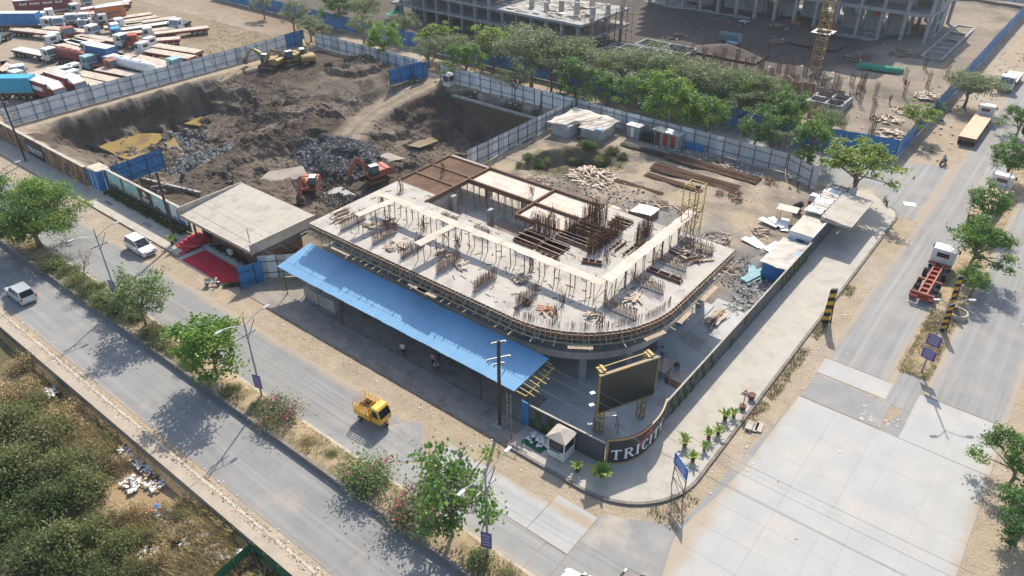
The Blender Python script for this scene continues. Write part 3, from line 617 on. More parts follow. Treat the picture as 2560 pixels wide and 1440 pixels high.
# edge formwork: reddish boards with studs and sticks
def edge_pts(step,ins):
    """points and outward normals along front edge, round corner, right edge"""
    P=[]; x=-60.8
    while x<-33: P.append((x,42+ins,0,-1)); x+=step
    n=int(10.4*math.pi/2/step)
    for k in range(n+1):
        t=R(-90+90*k/n); P.append((-33+(10.4-ins)*math.cos(t),52.4+(10.4-ins)*math.sin(t),math.cos(t),math.sin(t)))
    y=52.4+step
    while y<65: P.append((-22.6-ins,y,1,0)); y+=step
    return P
EP=edge_pts(1.22,-.06)
for a,b in zip(EP,EP[1:]):
    rnd=(-33.2<a[0]) and a[1]<53.6
    mname='ply_red' if rnd else ('timber_dark' if random.random()<.6 else 'ply_red')
    q=a[:2]; p_=b[:2]
    MB().bar((q[0],q[1],ZU-.32),(p_[0],p_[1],ZU-.32),.035,.74).build('formwork_board',mname,bld)
st=MB(); sk_=MB()
ES=edge_pts(.46,-.06)
for i,(x,y,nx_,ny_) in enumerate(ES):
    st.bar((x+nx_*.08,y+ny_*.08,ZU-.82),(x+nx_*.08,y+ny_*.08,ZU+.1+jit(.05)),.07,.08)
    if i%2==0:
        L=random.uniform(.7,1.5); sk_.bar((x-nx_*1.0,y-ny_*1.0,ZU-.86),(x+nx_*L,y+ny_*L,ZU-.86+jit(.04)),.085,.085)
    if i%3==1: st.bar((x+nx_*.62,y+ny_*.62,ZU-.84),(x+nx_*.1,y+ny_*.1,ZU-.1),.06,.06)
for off,zz in ((.17,ZU-.12),(.17,ZU-.62),(.6,ZU-.78)):
    E2=edge_pts(1.1,-.06-off)
    for a,b in zip(E2,E2[1:]): st.bar((a[0],a[1],zz+jit(.03)),(b[0],b[1],zz+jit(.03)),.07,.07)
st.build('formwork_stud','timber',bld,kind='stuff'); sk_.build('formwork_stick','timber',bld,kind='stuff')
for (x,y,nx_,ny_) in [EP[i] for i in (5,14,15,28,33,36,40)]:
    c=Vector((x+nx_*.95,y+ny_*.95,ZU-.80)); t=Vector((-ny_,nx_,0)); L=random.uniform(.9,1.5)
    MB().bar(c-t*L,c+t*L,random.uniform(.3,.6),.03).build('plank','timber',bld)
# starter walls: kicker + bars
RW=[(-56.75,43.0,46.4,0),(-52,43.1,46.5,0),(-47.8,43,46.2,0),(-43.05,43,46.3,0),(-38.3,42.9,46.1,0),(-33.6,43.3,46.4,0)]
def rebar_wall(ax,ay,bx_,by_,hmin=1.0,hmax=1.5,sp=.14):
    a=Vector((ax,ay,ZU)); b=Vector((bx_,by_,ZU)); d=b-a; n=int(d.length/sp); u=d.normalized(); s=Vector((-u.y,u.x,0))*.1
    MB().bar(a+Vector((0,0,.06)),b+Vector((0,0,.06)),.32,.12).build('wall_kicker','concrete_dark',bld)
    m=MB()
    for k in range(n+1):
        for sg in (-1,1):
            p=a+d*(k/n)+s*sg; m.bar(p,p+Vector((jit(.05),jit(.05),random.uniform(hmin,hmax))),.032)
    for z in (.35,.8):
        for sg in (-1,1): m.bar(a+s*sg*1.1+Vector((0,0,z)),b+s*sg*1.1+Vector((0,0,z)),.025)
    m.build('starter_bars','rust',bld,kind='stuff')
for x,y0,y1,_ in RW: rebar_wall(x,y0,x,y1)
for y,x0,x1 in ((48.3,-27.6,-24.3),(53.35,-27.8,-24.4),(58.2,-28,-24.6),(62.55,-27.6,-23.9)): rebar_wall(x0,y,x1,y)
for x,y in ((-45.5,51.4),(-50,51.3),(-40,51.2)): rebar_wall(x,y,x+2.2,y,.9,1.3)
# dense cages of the lift core
cg=MB()
for x0,x1,y0,y1 in ((-41.4,-38.5,55.4,56.9),(-38.4,-33.6,57.4,58.0),(-34.0,-33.2,55,61),(-38.2,-36,60.5,62.5),(-31.4,-30.8,60,63)):
    for k in range(int((x1-x0+y1-y0)*30)):
        x=random.uniform(x0,x1); y=random.uniform(y0,y1); cg.bar((x,y,ZU-.4),(x+jit(.06),y+jit(.06),ZU+random.uniform(1.0,2.4)),.03)
    for z in (.3,.7,1.1,1.6):
        for y in (y0,y1): cg.bar((x0,y,ZU+z),(x1,y,ZU+z),.025)
        for x in (x0,x1): cg.bar((x,y0,ZU+z),(x,y1,ZU+z),.025)
for k in range(220):   # thin starter bars along the curved edge and loose columns
    t=R(random.uniform(-92,2)); q=9.75
    cg.bar((-33+q*math.cos(t),52.4+q*math.sin(t),ZU),(-33+q*math.cos(t),52.4+q*math.sin(t),ZU+random.uniform(.35,.75)),.02)
for x,y in ((-58,50),(-58.5,53.6),(-50,48.5),(-45,48.2),(-36.5,49.4),(-31,46.6),(-26.3,45.7),(-30,44.3),(-31.5,55),(-58,60),(-46,62),(-41,59)):
    for k in range(14): cg.bar((x+jit(.35),y+jit(.35),ZU),(x+jit(.4),y+jit(.4),ZU+random.uniform(.8,1.7)),.03)
cg.build('core_bars','rust',bld,kind='stuff')
# low slot boxes on the slab at the back right
for x,y,L,a in ((-32.2,58.2,2.2,R(90)),(-30.6,58.3,2.6,R(90)),(-36.3,51.9,2.2,0),(-32.5,53.9,2.0,R(20)),(-25.9,60.6,3.4,0),(-25.8,56.2,3.6,0)):
    d=Vector((math.cos(a),math.sin(a),0)); s=Vector((-d.y,d.x,0))*.28; c=Vector((x,y,ZU+.14))
    for sg in (-1,1): MB().bar(c-d*L/2+s*sg,c+d*L/2+s*sg,.06,.3).build('formwork_board','rust',bld)
    for k in range(4): 
        e=c+d*(L*(k/3-.5)); MB().bar(e-s*1.4+Vector((0,0,.18)),e+s*1.4+Vector((0,0,.18)),.06,.06).build('timber_bearer','timber',bld)
# ------------------------------------------------------------------ raised catwalks on the slab
def catwalk(pts,w,label,z=ZU+2.05):
    a=Vector((*pts[0],0)); b=Vector((*pts[1],0)); t=thing('catwalk',label,'catwalk',(a.x,a.y,ZU),'plywood catwalks raised above the top slab'); d=b-a; L=d.length; u=d.normalized(); s=Vector((-u.y,u.x,0))
    n=int(L/1.15)
    for i in range(n):
        c=a+d*((i+.5)/n); ang=math.atan2(u.y,u.x)+jit(.035)
        MB().box((c.x+s.x*jit(.06),c.y+s.y*jit(.06),z+.01*(i%3)),(L/n+.1,w+jit(.12),.022),ang).build('plank','plywood_pale' if random.random()<.8 else 'plywood',t)
    for sg in (-1,1): MB().bar(a+s*sg*w*.35+Vector((0,0,z-.07)),b+s*sg*w*.35+Vector((0,0,z-.07)),.06,.08).build('bearer','timber',t)
    k=0
    for i in np.arange(.05,1.0,1.75/L):
        for sg in (-1,1):
            c=a+d*float(i)+s*sg*w*.42; MB().tube((c.x+jit(.08),c.y+jit(.08),ZU),(c.x,c.y,z-.05),.045,5).build('post','pole_brown' if k%3 else 'timber',t); k+=1
    return t
catwalk([(-57.4,48.9),(-28.2,48.9)],1.0,'long pale plywood catwalk running along the middle of the top slab')
catwalk([(-28.2,49.5),(-28.2,66.2)],1.15,'pale plywood catwalk along the right side leading to the yellow hoist tower')
catwalk([(-55.0,44.0),(-54.6,48.35)],.95,'short cross catwalk near the left end of the top slab')
catwalk([(-45.9,43.6),(-45.8,48.35)],.95,'short cross catwalk at the middle of the top slab')
bx_=MB()
t=thing('scaffold_bracing','thin diagonal scaffold braces below the corner where the catwalks meet','scaffold',(-28.2,48.9,ZU))
for x,y in ((-28.8,48.4),(-27.6,48.4),(-27.6,49.5),(-28.8,50.7),(-27.6,52)):
    MB().tube((x,y,ZU),(x,y,ZU+2),.04,5).build('post','steel_grey',t)
for a,b in (((-28.8,48.4,ZU),(-27.6,48.4,ZU+1.9)),((-27.6,48.4,ZU),(-27.6,49.5,ZU+1.9)),((-28.8,48.4,ZU),(-28.8,50.7,ZU+1.9)),((-27.6,49.5,ZU),(-27.6,52,ZU+1.9))):
    MB().tube(a,b,.03,5).build('brace','timber',t)
# ------------------------------------------------------------------ heaps of timber and loose stuff
def timber_pile(c,n,rad,L,label,z0=0,mats=('timber','plywood','timber_dark','plywood_pale'),align=None,name='timber_pile',cat='timber pile',hh=.5,wd=(.08,.2)):
    t=thing(name,label,cat,(c[0],c[1],z0))
    for k in range(n):
        r_=rad*math.sqrt(random.random()); a=random.random()*6.283; an=(align+jit(.25)) if align is not None else random.random()*3.14
        l=L*random.uniform(.5,1.1); q=1-r_/rad; zz=z0+.05+hh*q*random.random(); tl=jit(.25)*min(1,q+.3)
        p=Vector((c[0]+r_*math.cos(a),c[1]+r_*math.sin(a),zz+.1)); d=Vector((math.cos(an),math.sin(an),tl*.4))*l/2
        p.z=max(p.z,z0+abs(d.z)+.03)
        MB().bar(p-d,p+d,random.uniform(*wd),random.uniform(.02,.09)).build('plank',random.choice(mats),t)
    return t
timber_pile((-58.9,44.9),18,.6,2.4,'stack of straight timbers near the left front corner of the top slab',ZU,align=R(92),hh=.45)
timber_pile((-59.8,45.6),10,.35,2.4,'thin bundle of timbers at the left edge of the top slab',ZU,align=R(92),hh=.3)
timber_pile((-55,45.8),16,.8,1.0,'small scatter of wood offcuts beside the left starter bars',ZU,hh=.2)
timber_pile((-49.9,44.2),24,1.0,1.0,'spread of sawn wood offcuts between two front rows of bars',ZU,hh=.25)
timber_pile((-45.2,46.3),14,.7,.8,'wood scraps below the middle cross catwalk',ZU,hh=.2)
timber_pile((-36.2,47.3),30,.7,1.0,'conical heap of short wood offcuts under the long catwalk',ZU,hh=.6)
timber_pile((-42.2,45.6),16,.8,.9,'loose boards strewn beside the fourth row of bars',ZU,hh=.15)
timber_pile((-27.5,46.3),14,.6,1.1,'little wood heap in front of the rebar wall at the rounded corner',ZU,hh=.35)
timber_pile((-31.2,44.6),10,.7,1.3,'reddish boards lying on the slab near the rounded corner',ZU,hh=.2,mats=('brick_red','timber'))
timber_pile((-26.2,51.2),12,.9,1.6,'long sticks lying on the right part of the top slab',ZU,hh=.1)
timber_pile((-25.6,61.2),26,1.5,2.4,'brown pile of plates and rods at the back right of the slab',ZU,mats=('rust','timber_dark','plywood'),hh=.35)
def rod_coil(c,r,label):
    t=thing('rod_coil',label,'rod bundle',c)
    for k in range(34):
        a=random.random()*6.28; q=r*random.uniform(.3,1); z=random.uniform(.05,.75*r+.3)*(1.2-q/r*.6)
        p=Vector((c[0]+q*math.cos(a),c[1]+q*math.sin(a),c[2]+z)); d=Vector((jit(1),jit(1),jit(.6))).normalized()*r*.5
        p.z=max(p.z,c[2]+abs(d.z)+.02); MB().bar(p-d,p+d,.05,.05).build('rod','rust',t)
rod_coil((-53.6,47.0,ZU),.85,'dark rusty rod tangle standing under the left cross catwalk')
rod_coil((-33.2,44.4,ZU),.5,'small dark clamp heap beside the sixth row of bars')
rod_coil((-30.2,59.6,ZU),.7,'rusty tangle of stirrups beside the right catwalk')
db=MB()
for k in range(420):
    x=random.uniform(-60,-24); y=random.uniform(42.6,64)
    if any(h[0]-.3<x<h[1]+.3 and h[2]-.3<y<h[3]+.3 for h in holes) or (x>-31 and y<46): continue
    a=random.random()*3.14; L=random.uniform(.1,.9); d=Vector((math.cos(a),math.sin(a),0))*L/2; p=Vector((x,y,ZU+.03)); db.bar(p-d,p+d,random.uniform(.03,.12),.04,random.randrange(3))
tag(db.build('slab_debris',['timber','rust','timber_dark']),'small offcuts and rods strewn over the top slab','debris',kind='stuff')
# the slab levels were set out 0.5 m high on the survey grid: settle everything on them
for o in set(bpy.data.objects)-_pre:
    if o.parent is None:
        o.location=(o.location.x*1.013,o.location.y*1.013,o.location.z-.5); o.scale=(1.013,1.013,1)
# ------------------------------------------------------------------ yellow hoist tower
tw=thing('hoist_tower','tall yellow steel lattice hoist tower at the back right of the slab','tower',(-28.8,67.5,0))
hx=[(-29.7,66.7),(-28.0,66.7),(-28.0,68.3),(-29.7,68.3)]
for i,(x,y) in enumerate(hx): MB().tube((x,y,0),(x,y,11.9),.05,6).build('leg','yellow_steel',tw)
for x,y in ((-28.4,66.8),(-28.15,67.0)): MB().tube((x,y,0),(x,y,11.4),.07,6).build('guide_rail','yellow_steel',tw)
for z in (2.4,4.8,7.2,9.6,11.85):
    for i in range(4): MB().bar((*hx[i],z),(*hx[(i+1)%4],z),.075,.075).build('ring_beam','yellow_steel',tw)
for k,z in enumerate((0,2.4,4.8,7.2)):
    z2=(2.4,4.8,7.2,9.6)[k]
    for i in (0,1,2):
        MB().bar((*hx[i],z),(*hx[(i+1)%4],z2),.05,.05).build('brace','yellow_steel',tw)
MB().bx(-28.45,-28.05,66.6,67.0,11.9,12.2).build('pulley','steel_dark',tw)
# ground floor clutter between apron and slab
timber_pile((-22.4,62.8),26,.7,3.2,'stack of long poles beside the right hoarding inside the site',.1,align=R(88),hh=.5)
tb=thing('work_table','plain wooden work table on the apron under the slab edge','table',(-22.6,51.9,.08))
MB().bx(-23.2,-22.0,50.9,52.9,.8,.86).build('table_top','plywood',tb)
for x in (-23.1,-22.1):
    for y in (51,52.8): MB().bx(x-.05,x+.05,y-.05,y+.05,.08,.8).build('leg','timber',tb)
ps=thing('plywood_sheets','reddish plywood sheets lying on the apron inside the hoarding','plywood sheets',(-20.8,52,.08))
for k in range(5): MB().box((-20.7+jit(.3),51.7+jit(.6),.1+.025*k),(1.2,2.4,.02),R(88)+jit(.1)).build('sheet','ply_red' if k%2 else 'plywood',ps)
MB().box((-21.5,51.2,.75),(.03,1.3,1.2),R(10)).build('sheet','plywood',ps)
# ------------------------------------------------------------------ blue roofed shed in front of the building
CAN=thing('blue_canopy','long blue corrugated sheet canopy on posts in front of the building','canopy',(-46,38.2,0))
def corr(u0,u1,fn,pitch,amp,mname,name,parent,seg=2):
    """corrugated sheet: ridges run along the second axis; fn(u,v)->Vector with v 0..1"""
    n=int((u1-u0)/pitch*2); m=MB()
    for i in range(n+1):
        u=u0+(u1-u0)*i/n; dz=amp if i%2 else 0
        for v in (0,1): p=fn(u,v); m.v.append((p.x,p.y,p.z+dz))
    for i in range(n): m.f.append((2*i,2*i+2,2*i+3,2*i+1)); m.m.append(0)
    o=m.build(name,mname,parent)
    s=o.modifiers.new('solid','SOLIDIFY'); s.thickness=.012; return o
xs=np.linspace(-62.2,-29.8,31)
for i in range(30):
    dy=jit(.03); dz=jit(.008)
    for v0,v1 in ((0,.5),(.49,1)):
        corr(xs[i]+.01*(i%2),xs[i+1]+.04,lambda u,v:Vector((u+.6*(v0+(v1-v0)*v),38.05+dy+4.2*(v0+(v1-v0)*v),3.32+dz+(.012 if v0==0 else 0)+1.22*(v0+(v1-v0)*v))),.27,.05,'roof_blue' if random.random()<.72 else 'roof_blue_faded','roof_sheet',CAN)
for x in (-61.4,-52.4,-43.1,-33.7):
    MB().tube((x,38.2,.05),(x,38.25,3.3),.055,6).build('post','pole_brown',CAN); MB().tube((x+.4,41.7,.05),(x+.4,41.7,4.35),.05,6).build('post','pole_brown',CAN)
for y,z in ((38.25,3.27),(40.2,3.86),(41.9,4.36)): MB().bar((-62,y,z),(-28.6,y,z),.08,.08).build('purlin','yellow_steel',CAN)
for k in range(7): MB().bar((-29.6+.1*k+jit(.2),38.6+.5*k,3.5+.14*k),(-27.9+jit(.3),38.5+.5*k,3.45+.14*k),.07,.07).build('purlin','yellow_steel',CAN)
MB().bar((-28.6,38.3,3.3),(-28.3,41.8,4.3),.08,.08).build('rafter','yellow_steel',CAN)
# concrete block stack under the canopy
wb=thing('concrete_block_wall','two pale precast concrete wall blocks under the left end of the canopy','concrete block',(-57.3,39.2,.05))
MB().bx(-59.3,-57.0,38.9,39.9,.05,1.55).build('block','concrete',wb,bevel=.02); MB().bx(-56.85,-54.4,38.9,39.9,.05,1.55).build('block','concrete',wb,bevel=.02)
# ------------------------------------------------------------------ LED billboard
led=thing('led_billboard','large black LED billboard in a gold frame on two lattice legs','billboard',(-21.7,42.9,.08))
u=Vector((-20.35-(-22.85),45.4-40.3,0)); Wd=u.length; u.normalize(); nrm=Vector((u.y,-u.x,0)); o0=Vector((-22.85,40.3,0))-nrm*.5
def LP(s,d,z): return o0+u*s+nrm*d+Vector((0,0,z))
def lbox(m,s0,s1,d0,d1,z0,z1,mi=0):
    P=[LP(s0,d0,z0),LP(s1,d0,z0),LP(s1,d1,z0),LP(s0,d1,z0),LP(s0,d0,z1),LP(s1,d0,z1),LP(s1,d1,z1),LP(s0,d1,z1)]
    return m.add(P,[(3,2,1,0),(4,5,6,7),(0,1,5,4),(1,2,6,5),(2,3,7,6),(3,0,4,7)],mi)
lbox(MB(),.06,Wd-.06,.2,.5,3.12,7.08).build('screen_cabinet','steel_dark',led)
lbox(MB(),.1,Wd-.1,.5,.53,3.17,7.03).build('screen','screen',led)
for a in ((0,.1,.33,.56,3.05,7.15),(Wd-.1,Wd,.33,.56,3.05,7.15),(.1,Wd-.1,.33,.56,3.05,3.17),(.1,Wd-.1,.33,.56,7.03,7.15)): lbox(MB(),*a).build('frame','gold_frame',led)
for s in (.55,Wd-.9):
    for ds in (0,.5):
        for dd in (-.25,.25):
            p=LP(s+ds,dd-.2,.08); MB().bar(p,p+Vector((0,0,7.1 if s>3 else 6.7)),.08,.08).build('leg','yellow_steel',led)
    lt=MB()
    for k in range(13):
        z=.2+k*.55
        for d_ in (-.45,.05): lt.bar(LP(s,d_,z),LP(s+.5,d_,z+.5 if k%2 else z),.05,.05); lt.bar(LP(s+.5,d_,z),LP(s,d_,z+.5),.05,.05)
        for ss in (0,.5): lt.bar(LP(s+ss,-.45,z),LP(s+ss,.05,z+.5),.05,.05)
    lt.build('leg_lattice','yellow_steel',led)
lbox(MB(),.2,Wd-.4,-.3,-.22,7.25,7.3).build('top_rail','yellow_steel',led)
for s in (.2,Wd-.9): 
    for q in range(2): lbox(MB(),s+.3*q,s+.3*q+.25,-.5,.3,7.2+.1*q,7.25+.1*q).build('top_bracket','yellow_steel',led)
for z in (1.5,3.6,4.9): lbox(MB(),-.35,.05,-.3,.0,z,z+.04).build('service_step','steel_grey',led)
sc=thing('trestle_scaffold','low rusty trestle scaffold standing behind the billboard legs','scaffold',(-22.6,42.4,.08))
for x,y in ((-23.6,41.2),(-22.2,42.6),(-23.1,40.7),(-21.7,42.1)): MB().tube((x,y,.08),(x,y,1.9),.035,5).build('leg','rust',sc)
MB().bar((-23.6,41.2,1.8),(-22.2,42.6,1.8),.5,.05).build('deck','steel_grey',sc)
sc2=thing('trestle_scaffold','tall rusty scaffold frame between the billboard and the rounded slab','scaffold',(-23.2,49,.08))
for x,y in ((-23.6,48.2),(-22.3,48.2),(-23.6,50.6),(-22.3,50.6)): MB().tube((x,y,.08),(x,y,2.6),.035,5).build('leg','rust',sc2)
for a,b in (((-23.6,48.2,1.2),(-22.3,48.2,1.2)),((-23.6,48.2,2.4),(-23.6,50.6,2.4)),((-22.3,48.2,.3),(-22.3,50.6,2.4))): MB().tube(a,b,.025,5).build('brace','rust',sc2)
MB().box((-22.9,49.4,2.65),(.9,2.8,.05),R(4)).build('deck','sheet_white',sc2)
# ------------------------------------------------------------------ TRICITY hoarding at the corner
hc=thing('corner_sign_wall','curved black corner hoarding with gold border and large white serif lettering','sign wall',(-19.2,41.5,KZ))
cp=[(-20.65,38.45),(-19.55,39.55),(-18.9,41.0),(-18.72,42.8),(-18.85,44.3),(-19.25,45.75)]
# smooth the curve
def catm(P,n):
    out=[]; Q=[P[0]]+list(P)+[P[-1]]
    for i in range(1,len(Q)-2):
        for k in range(n):
            t=k/n; a,b,c,d=(np.array(Q[i+j]) for j in (-1,0,1,2)); out.append(tuple(.5*((2*b)+(-a+c)*t+(2*a-5*b+4*c-d)*t*t+(-a+3*b-3*c+d)*t**3)))
    out.append(P[-1]); return out
cv=catm(cp,6); HS=2.75
m=MB(); mg=MB()
acc=[0]
for a,b in zip(cv,cv[1:]): acc.append(acc[-1]+math.dist(a,b))
SL=acc[-1]
def onsign(s,z,d=0):
    s=min(max(s,0),SL-1e-6)
    for i in range(len(cv)-1):
        if acc[i]<=s<=acc[i+1]:
            t=(s-acc[i])/(acc[i+1]-acc[i]); a=cv[i]; b=cv[i+1]; x=a[0]+(b[0]-a[0])*t; y=a[1]+(b[1]-a[1])*t; L=acc[i+1]-acc[i]
            nx_,ny_=(b[1]-a[1])/L,-(b[0]-a[0])/L; return Vector((x+nx_*d,y+ny_*d,KZ+z))
for i in range(len(cv)-1):
    s0,s1=acc[i],acc[i+1]
    P=[onsign(s0,0,0),onsign(s1,0,0),onsign(s1,HS,0),onsign(s0,HS,0),onsign(s0,0,-.1),onsign(s1,0,-.1),onsign(s1,HS,-.1),onsign(s0,HS,-.1)]
    m.add(P,[(0,1,2,3),(5,4,7,6),(3,2,6,7),(0,4,5,1)])
    for z0,z1 in ((0,.16),(HS-.16,HS+.02)):
        mg.add([onsign(s0,z0,.04),onsign(s1,z0,.04),onsign(s1,z1,.04),onsign(s0,z1,.04),onsign(s0,z0,.003),onsign(s1,z0,.003),onsign(s1,z1,.003),onsign(s0,z1,.003)],[(0,1,2,3),(3,2,6,7),(0,4,5,1)])
for s0,s1 in ((0,.16),(SL-.16,SL)): mg.add([onsign(s0,0,.045),onsign(s1,0,.045),onsign(s1,HS,.045),onsign(s0,HS,.045),onsign(s0,0,0),onsign(s1,0,0),onsign(s1,HS,0),onsign(s0,HS,0)],[(0,1,2,3),(0,4,5,1),(3,2,6,7),(0,3,7,4),(1,5,6,2)])
m.build('panel','sign_black',hc); mg.build('border','sign_gold',hc)
# serif letters: strokes as boxes (x0,z0,x1,z1,width) in a unit cell 1 high
SER={'T':[(.42,0,.42,1,.17),(.02,.93,.82,.93,.09),(.06,.8,.06,.97,.06),(.78,.8,.78,.97,.06),(.26,.03,.58,.03,.05)],
 'R':[(.2,0,.2,1,.17),(.05,.97,.5,.97,.06),(.5,.97,.68,.85,.1),(.68,.85,.68,.68,.15),(.68,.68,.5,.54,.1),(.2,.53,.52,.53,.06),(.42,.53,.82,.02,.15),(.05,.03,.36,.03,.05),(.74,.03,.92,.03,.05)],
 'I':[(.2,0,.2,1,.17),(.04,.97,.36,.97,.05),(.04,.03,.36,.03,.05)],
 'C':[(.16,.3,.16,.7,.17),(.16,.7,.3,.9,.13),(.3,.9,.5,.97,.08),(.5,.97,.7,.9,.07),(.7,.72,.7,.97,.06),(.16,.3,.3,.1,.13),(.3,.1,.5,.03,.08),(.5,.03,.74,.14,.07)],
 'Y':[(.42,0,.42,.48,.17),(.42,.46,.1,.96,.15),(.42,.46,.74,.96,.08),(.0,.97,.26,.97,.05),(.6,.97,.86,.97,.05),(.26,.03,.58,.03,.05)]}
WID={'T':.86,'R':.92,'I':.44,'C':.84,'Y':.88}
def letters(text,place,h,parent,s0,z0,gap=.13,mname='letter_white',depth=.05):
    s=s0
    for ch in text:
        m=MB()
        for i,(x0,y0,x1,y1,wd) in enumerate(SER[ch]):
            d=Vector((x1-x0,y1-y0)); L=d.length; d/=L; nn=Vector((-d.y,d.x))*wd/2; q=[]
            for p in (Vector((x0,y0))-nn,Vector((x1,y1))-nn,Vector((x1,y1))+nn,Vector((x0,y0))+nn): q.append(p*h)
            dp=depth+.002*i
            F=[place(s+p.x,z0+p.y,dp) for p in q]+[place(s+p.x,z0+p.y,.004) for p in q]
            m.add(F,[(0,1,2,3),(0,4,5,1),(1,5,6,2),(2,6,7,3),(3,7,4,0)])
        m.build('letter',mname,parent); s+=(WID[ch]+gap)*h
letters('TRICITY',lambda s,z,d:onsign(s,z,d),1.08,hc,.38,.5,.13)
lg=MB()
for a,b in (((2.95,1.3),(3.75,2.3)),((3.75,2.3),(4.15,1.95)),((3.95,2.12),(4.1,2.35)),((4.1,2.35),(4.55,1.9))):
    d=(Vector(b)-Vector(a)).normalized(); nn=Vector((-d.y,d.x))*.07; q=[Vector(a)-nn,Vector(b)-nn,Vector(b)+nn,Vector(a)+nn]
    lg.add([onsign(p.x,p.y,.06) for p in q]+[onsign(p.x,p.y,.004) for p in q],[(0,1,2,3),(0,4,5,1),(1,5,6,2),(2,6,7,3),(3,7,4,0)])
lg.build('house_emblem','logo_red',hc)
# dark hoarding walls with turf squares
def dark_wall(a,b,h,label,turf,blueback=True,cap='timber'):
    a=Vector((*a,0)); b=Vector((*b,0)); d=b-a; L=d.length; ang=math.atan2(d.y,d.x); t=thing('hoarding',label,'hoarding',(a.x,a.y,KZ-.15),rz=ang); n=max(1,round(L/1.2)); wd=L/n
    pm=MB().bx(.006,wd-.006,0,.06,0,h).mesh('panel','dark_wall'); bm_=MB().bx(.0,wd,.07,.09,0,h-.05).mesh('back_sheet','sheet_blue')
    tm=MB().bx(.03,wd*.5-.03,-.04,-.003,0,1.0).mesh('turf_square','turf')
    for i in range(n):
        piece('panel',pm,t,(i*wd,0,0)); piece('back_sheet',bm_,t,(i*wd,0,0))
        for q in range(2):
            for r_ in range(2):
                if turf(i+q*.5,r_): piece('turf_square',tm,t,(i*wd+q*wd*.5,0,.12+r_*1.12))
    for i in range(n): piece('cap_rail',MBcache('cap%.3f'%wd,lambda:MB().bx(.004,wd-.004,-.05,.11,h,h+.06),'kerb_light'),t,(i*wd,0,0))
    return t
_mc={}
def MBcache(key,fn,mname):
    if key not in _mc: _mc[key]=fn().mesh(key.split('|')[0],mname)
    return _mc[key]
dark_wall((-19.25,45.85),(-19.2,80.4),2.45,'long dark hoarding with green turf squares along the right footpath',lambda s,r_:(s<5 and (int(s*2)+r_)%2==0 and s>.4) or (5<=s<8 and (int(s*2)+r_)%3==0) or (10<s<11.2 and r_==0 and int(s*2)%2==0) or (13<s<14 and r_==1) or (s>21 and (int(s*2)+r_)%2==0))
dark_wall((-28.2,38.15),(-20.75,38.35),2.5,'dark hoarding with turf squares left of the corner sign',lambda s,r_:s<3 and (int(s*2)+r_)%2==0)
bp=thing('blue_gate_panel','narrow blue sheet panel standing at the end of the front hoarding','panel',(-28.5,38.2,KZ))
MB().bx(-28.95,-28.25,38.05,38.12,KZ,2.75).build('sheet','sheet_blue',bp); MB().bx(-28.95,-28.88,38.12,38.2,KZ,2.8).build('post','steel_dark',bp); MB().bx(-28.9,-28.2,38.0,38.04,KZ,.9).build('lower_sheet','sheet_blue',bp)
# ------------------------------------------------------------------ fences of tall corrugated sheets
def cpanel(w,h,mname,amp=.025,ribs=5):
    m=MB(); n=ribs*2
    for i in range(n+1):
        x=w*i/n; y=amp if i%2 else 0
        m.v+=[(x,y,0),(x,y,h)]
    for i in range(n): m.f.append((2*i,2*i+2,2*i+3,2*i+1)); m.m.append(0)
    return m.mesh('panel',mname)
def fence(a,b,h,label,mnames='sheet_white',panel=1.2,side=1,group=None,post='steel_dark',rails=2,zfun=None,slits=0,name='sheet_fence',postw=.08,lean=0):
    a=Vector((a[0],a[1],0)); b=Vector((b[0],b[1],0)); d=b-a; L=d.length; ang=math.atan2(d.y,d.x); n=max(1,round(L/panel)); w_=L/n
    t=thing(name,label,'fence',(a.x,a.y,0),group,rz=ang)
    ms=[cpanel(w_-.01,h,mm) for mm in ([mnames] if isinstance(mnames,str) else mnames)]
    for i in range(n):
        o=piece('panel',ms[0] if len(ms)==1 or random.random()<.8 else random.choice(ms[1:]),t,(i*w_,jit(.012),.05+jit(.03)))
        o.rotation_euler.x=jit(.015)
    pm=MB().bx(-postw/2,postw/2,0,.08,-.1,h+.08).mesh('post',post)
    y0=.03 if side>0 else -.12
    for i in range(0,n+1,2): piece('post',pm,t,(min(i*w_,L),y0+(.0 if side>0 else 0.01),0))
    rm=MB().bx(0,2*w_,-.03,.03,-.03,.03).mesh('rail',post)
    for r_ in range(rails):
        z=h*(.28+.5*r_/(max(1,rails-1))) if rails>1 else h*.5
        for i in range(0,n-1,2): piece('rail',rm,t,(i*w_,y0+(.11 if side>0 else -.04),z))
    return t
FG='tall corrugated sheet fences around the site'
fence((-137,40.4),(-137,96.6),3.0,'long pale sheet fence between the pit and the truck yard',['sheet_white','sheet_grey'],1.22,-1,FG)
fence((-137.2,96.7),(-137.4,101.6),3.1,'blue sheet end section of the fence by the truck yard','sheet_blue',1.22,-1,FG)
fence((-133.8,102),(-103.3,101.9),2.9,'pale sheet fence behind the brown soil mound',['sheet_white','sheet_grey'],1.22,-1,FG)
fence((-102.9,93.8),(-101.9,101.2),2.9,'large open blue sheet gate leaf beside the soil mound','sheet_blue',1.22,-1,FG,name='gate_leaf')
fence((-101.3,98.6),(-100.7,101.8),3.0,'small blue sheet gate leaf at the pit entrance','sheet_blue',1.0,-1,FG,name='gate_leaf')
fence((-97.8,102.2),(-74.4,102.3),2.9,'white blue sheet fence above the shored right pit',['sheet_white','sheet_white'],1.22,-1,FG)
fence((-74.0,102.3),(-67.2,102.3),2.9,'short pale sheet fence by the corner of the right pit',['sheet_white','sheet_grey'],1.22,-1,FG)
fence((-67,74.4),(-67,102.2),3.0,'grey sheet fence between the right pit and the building yard',['sheet_grey','sheet_white'],1.2,-1,FG)
fence((-66.7,102.3),(-30.6,102.3),2.9,'long grey sheet fence along the back of the building yard',['sheet_grey','sheet_white'],1.2,-1,FG)
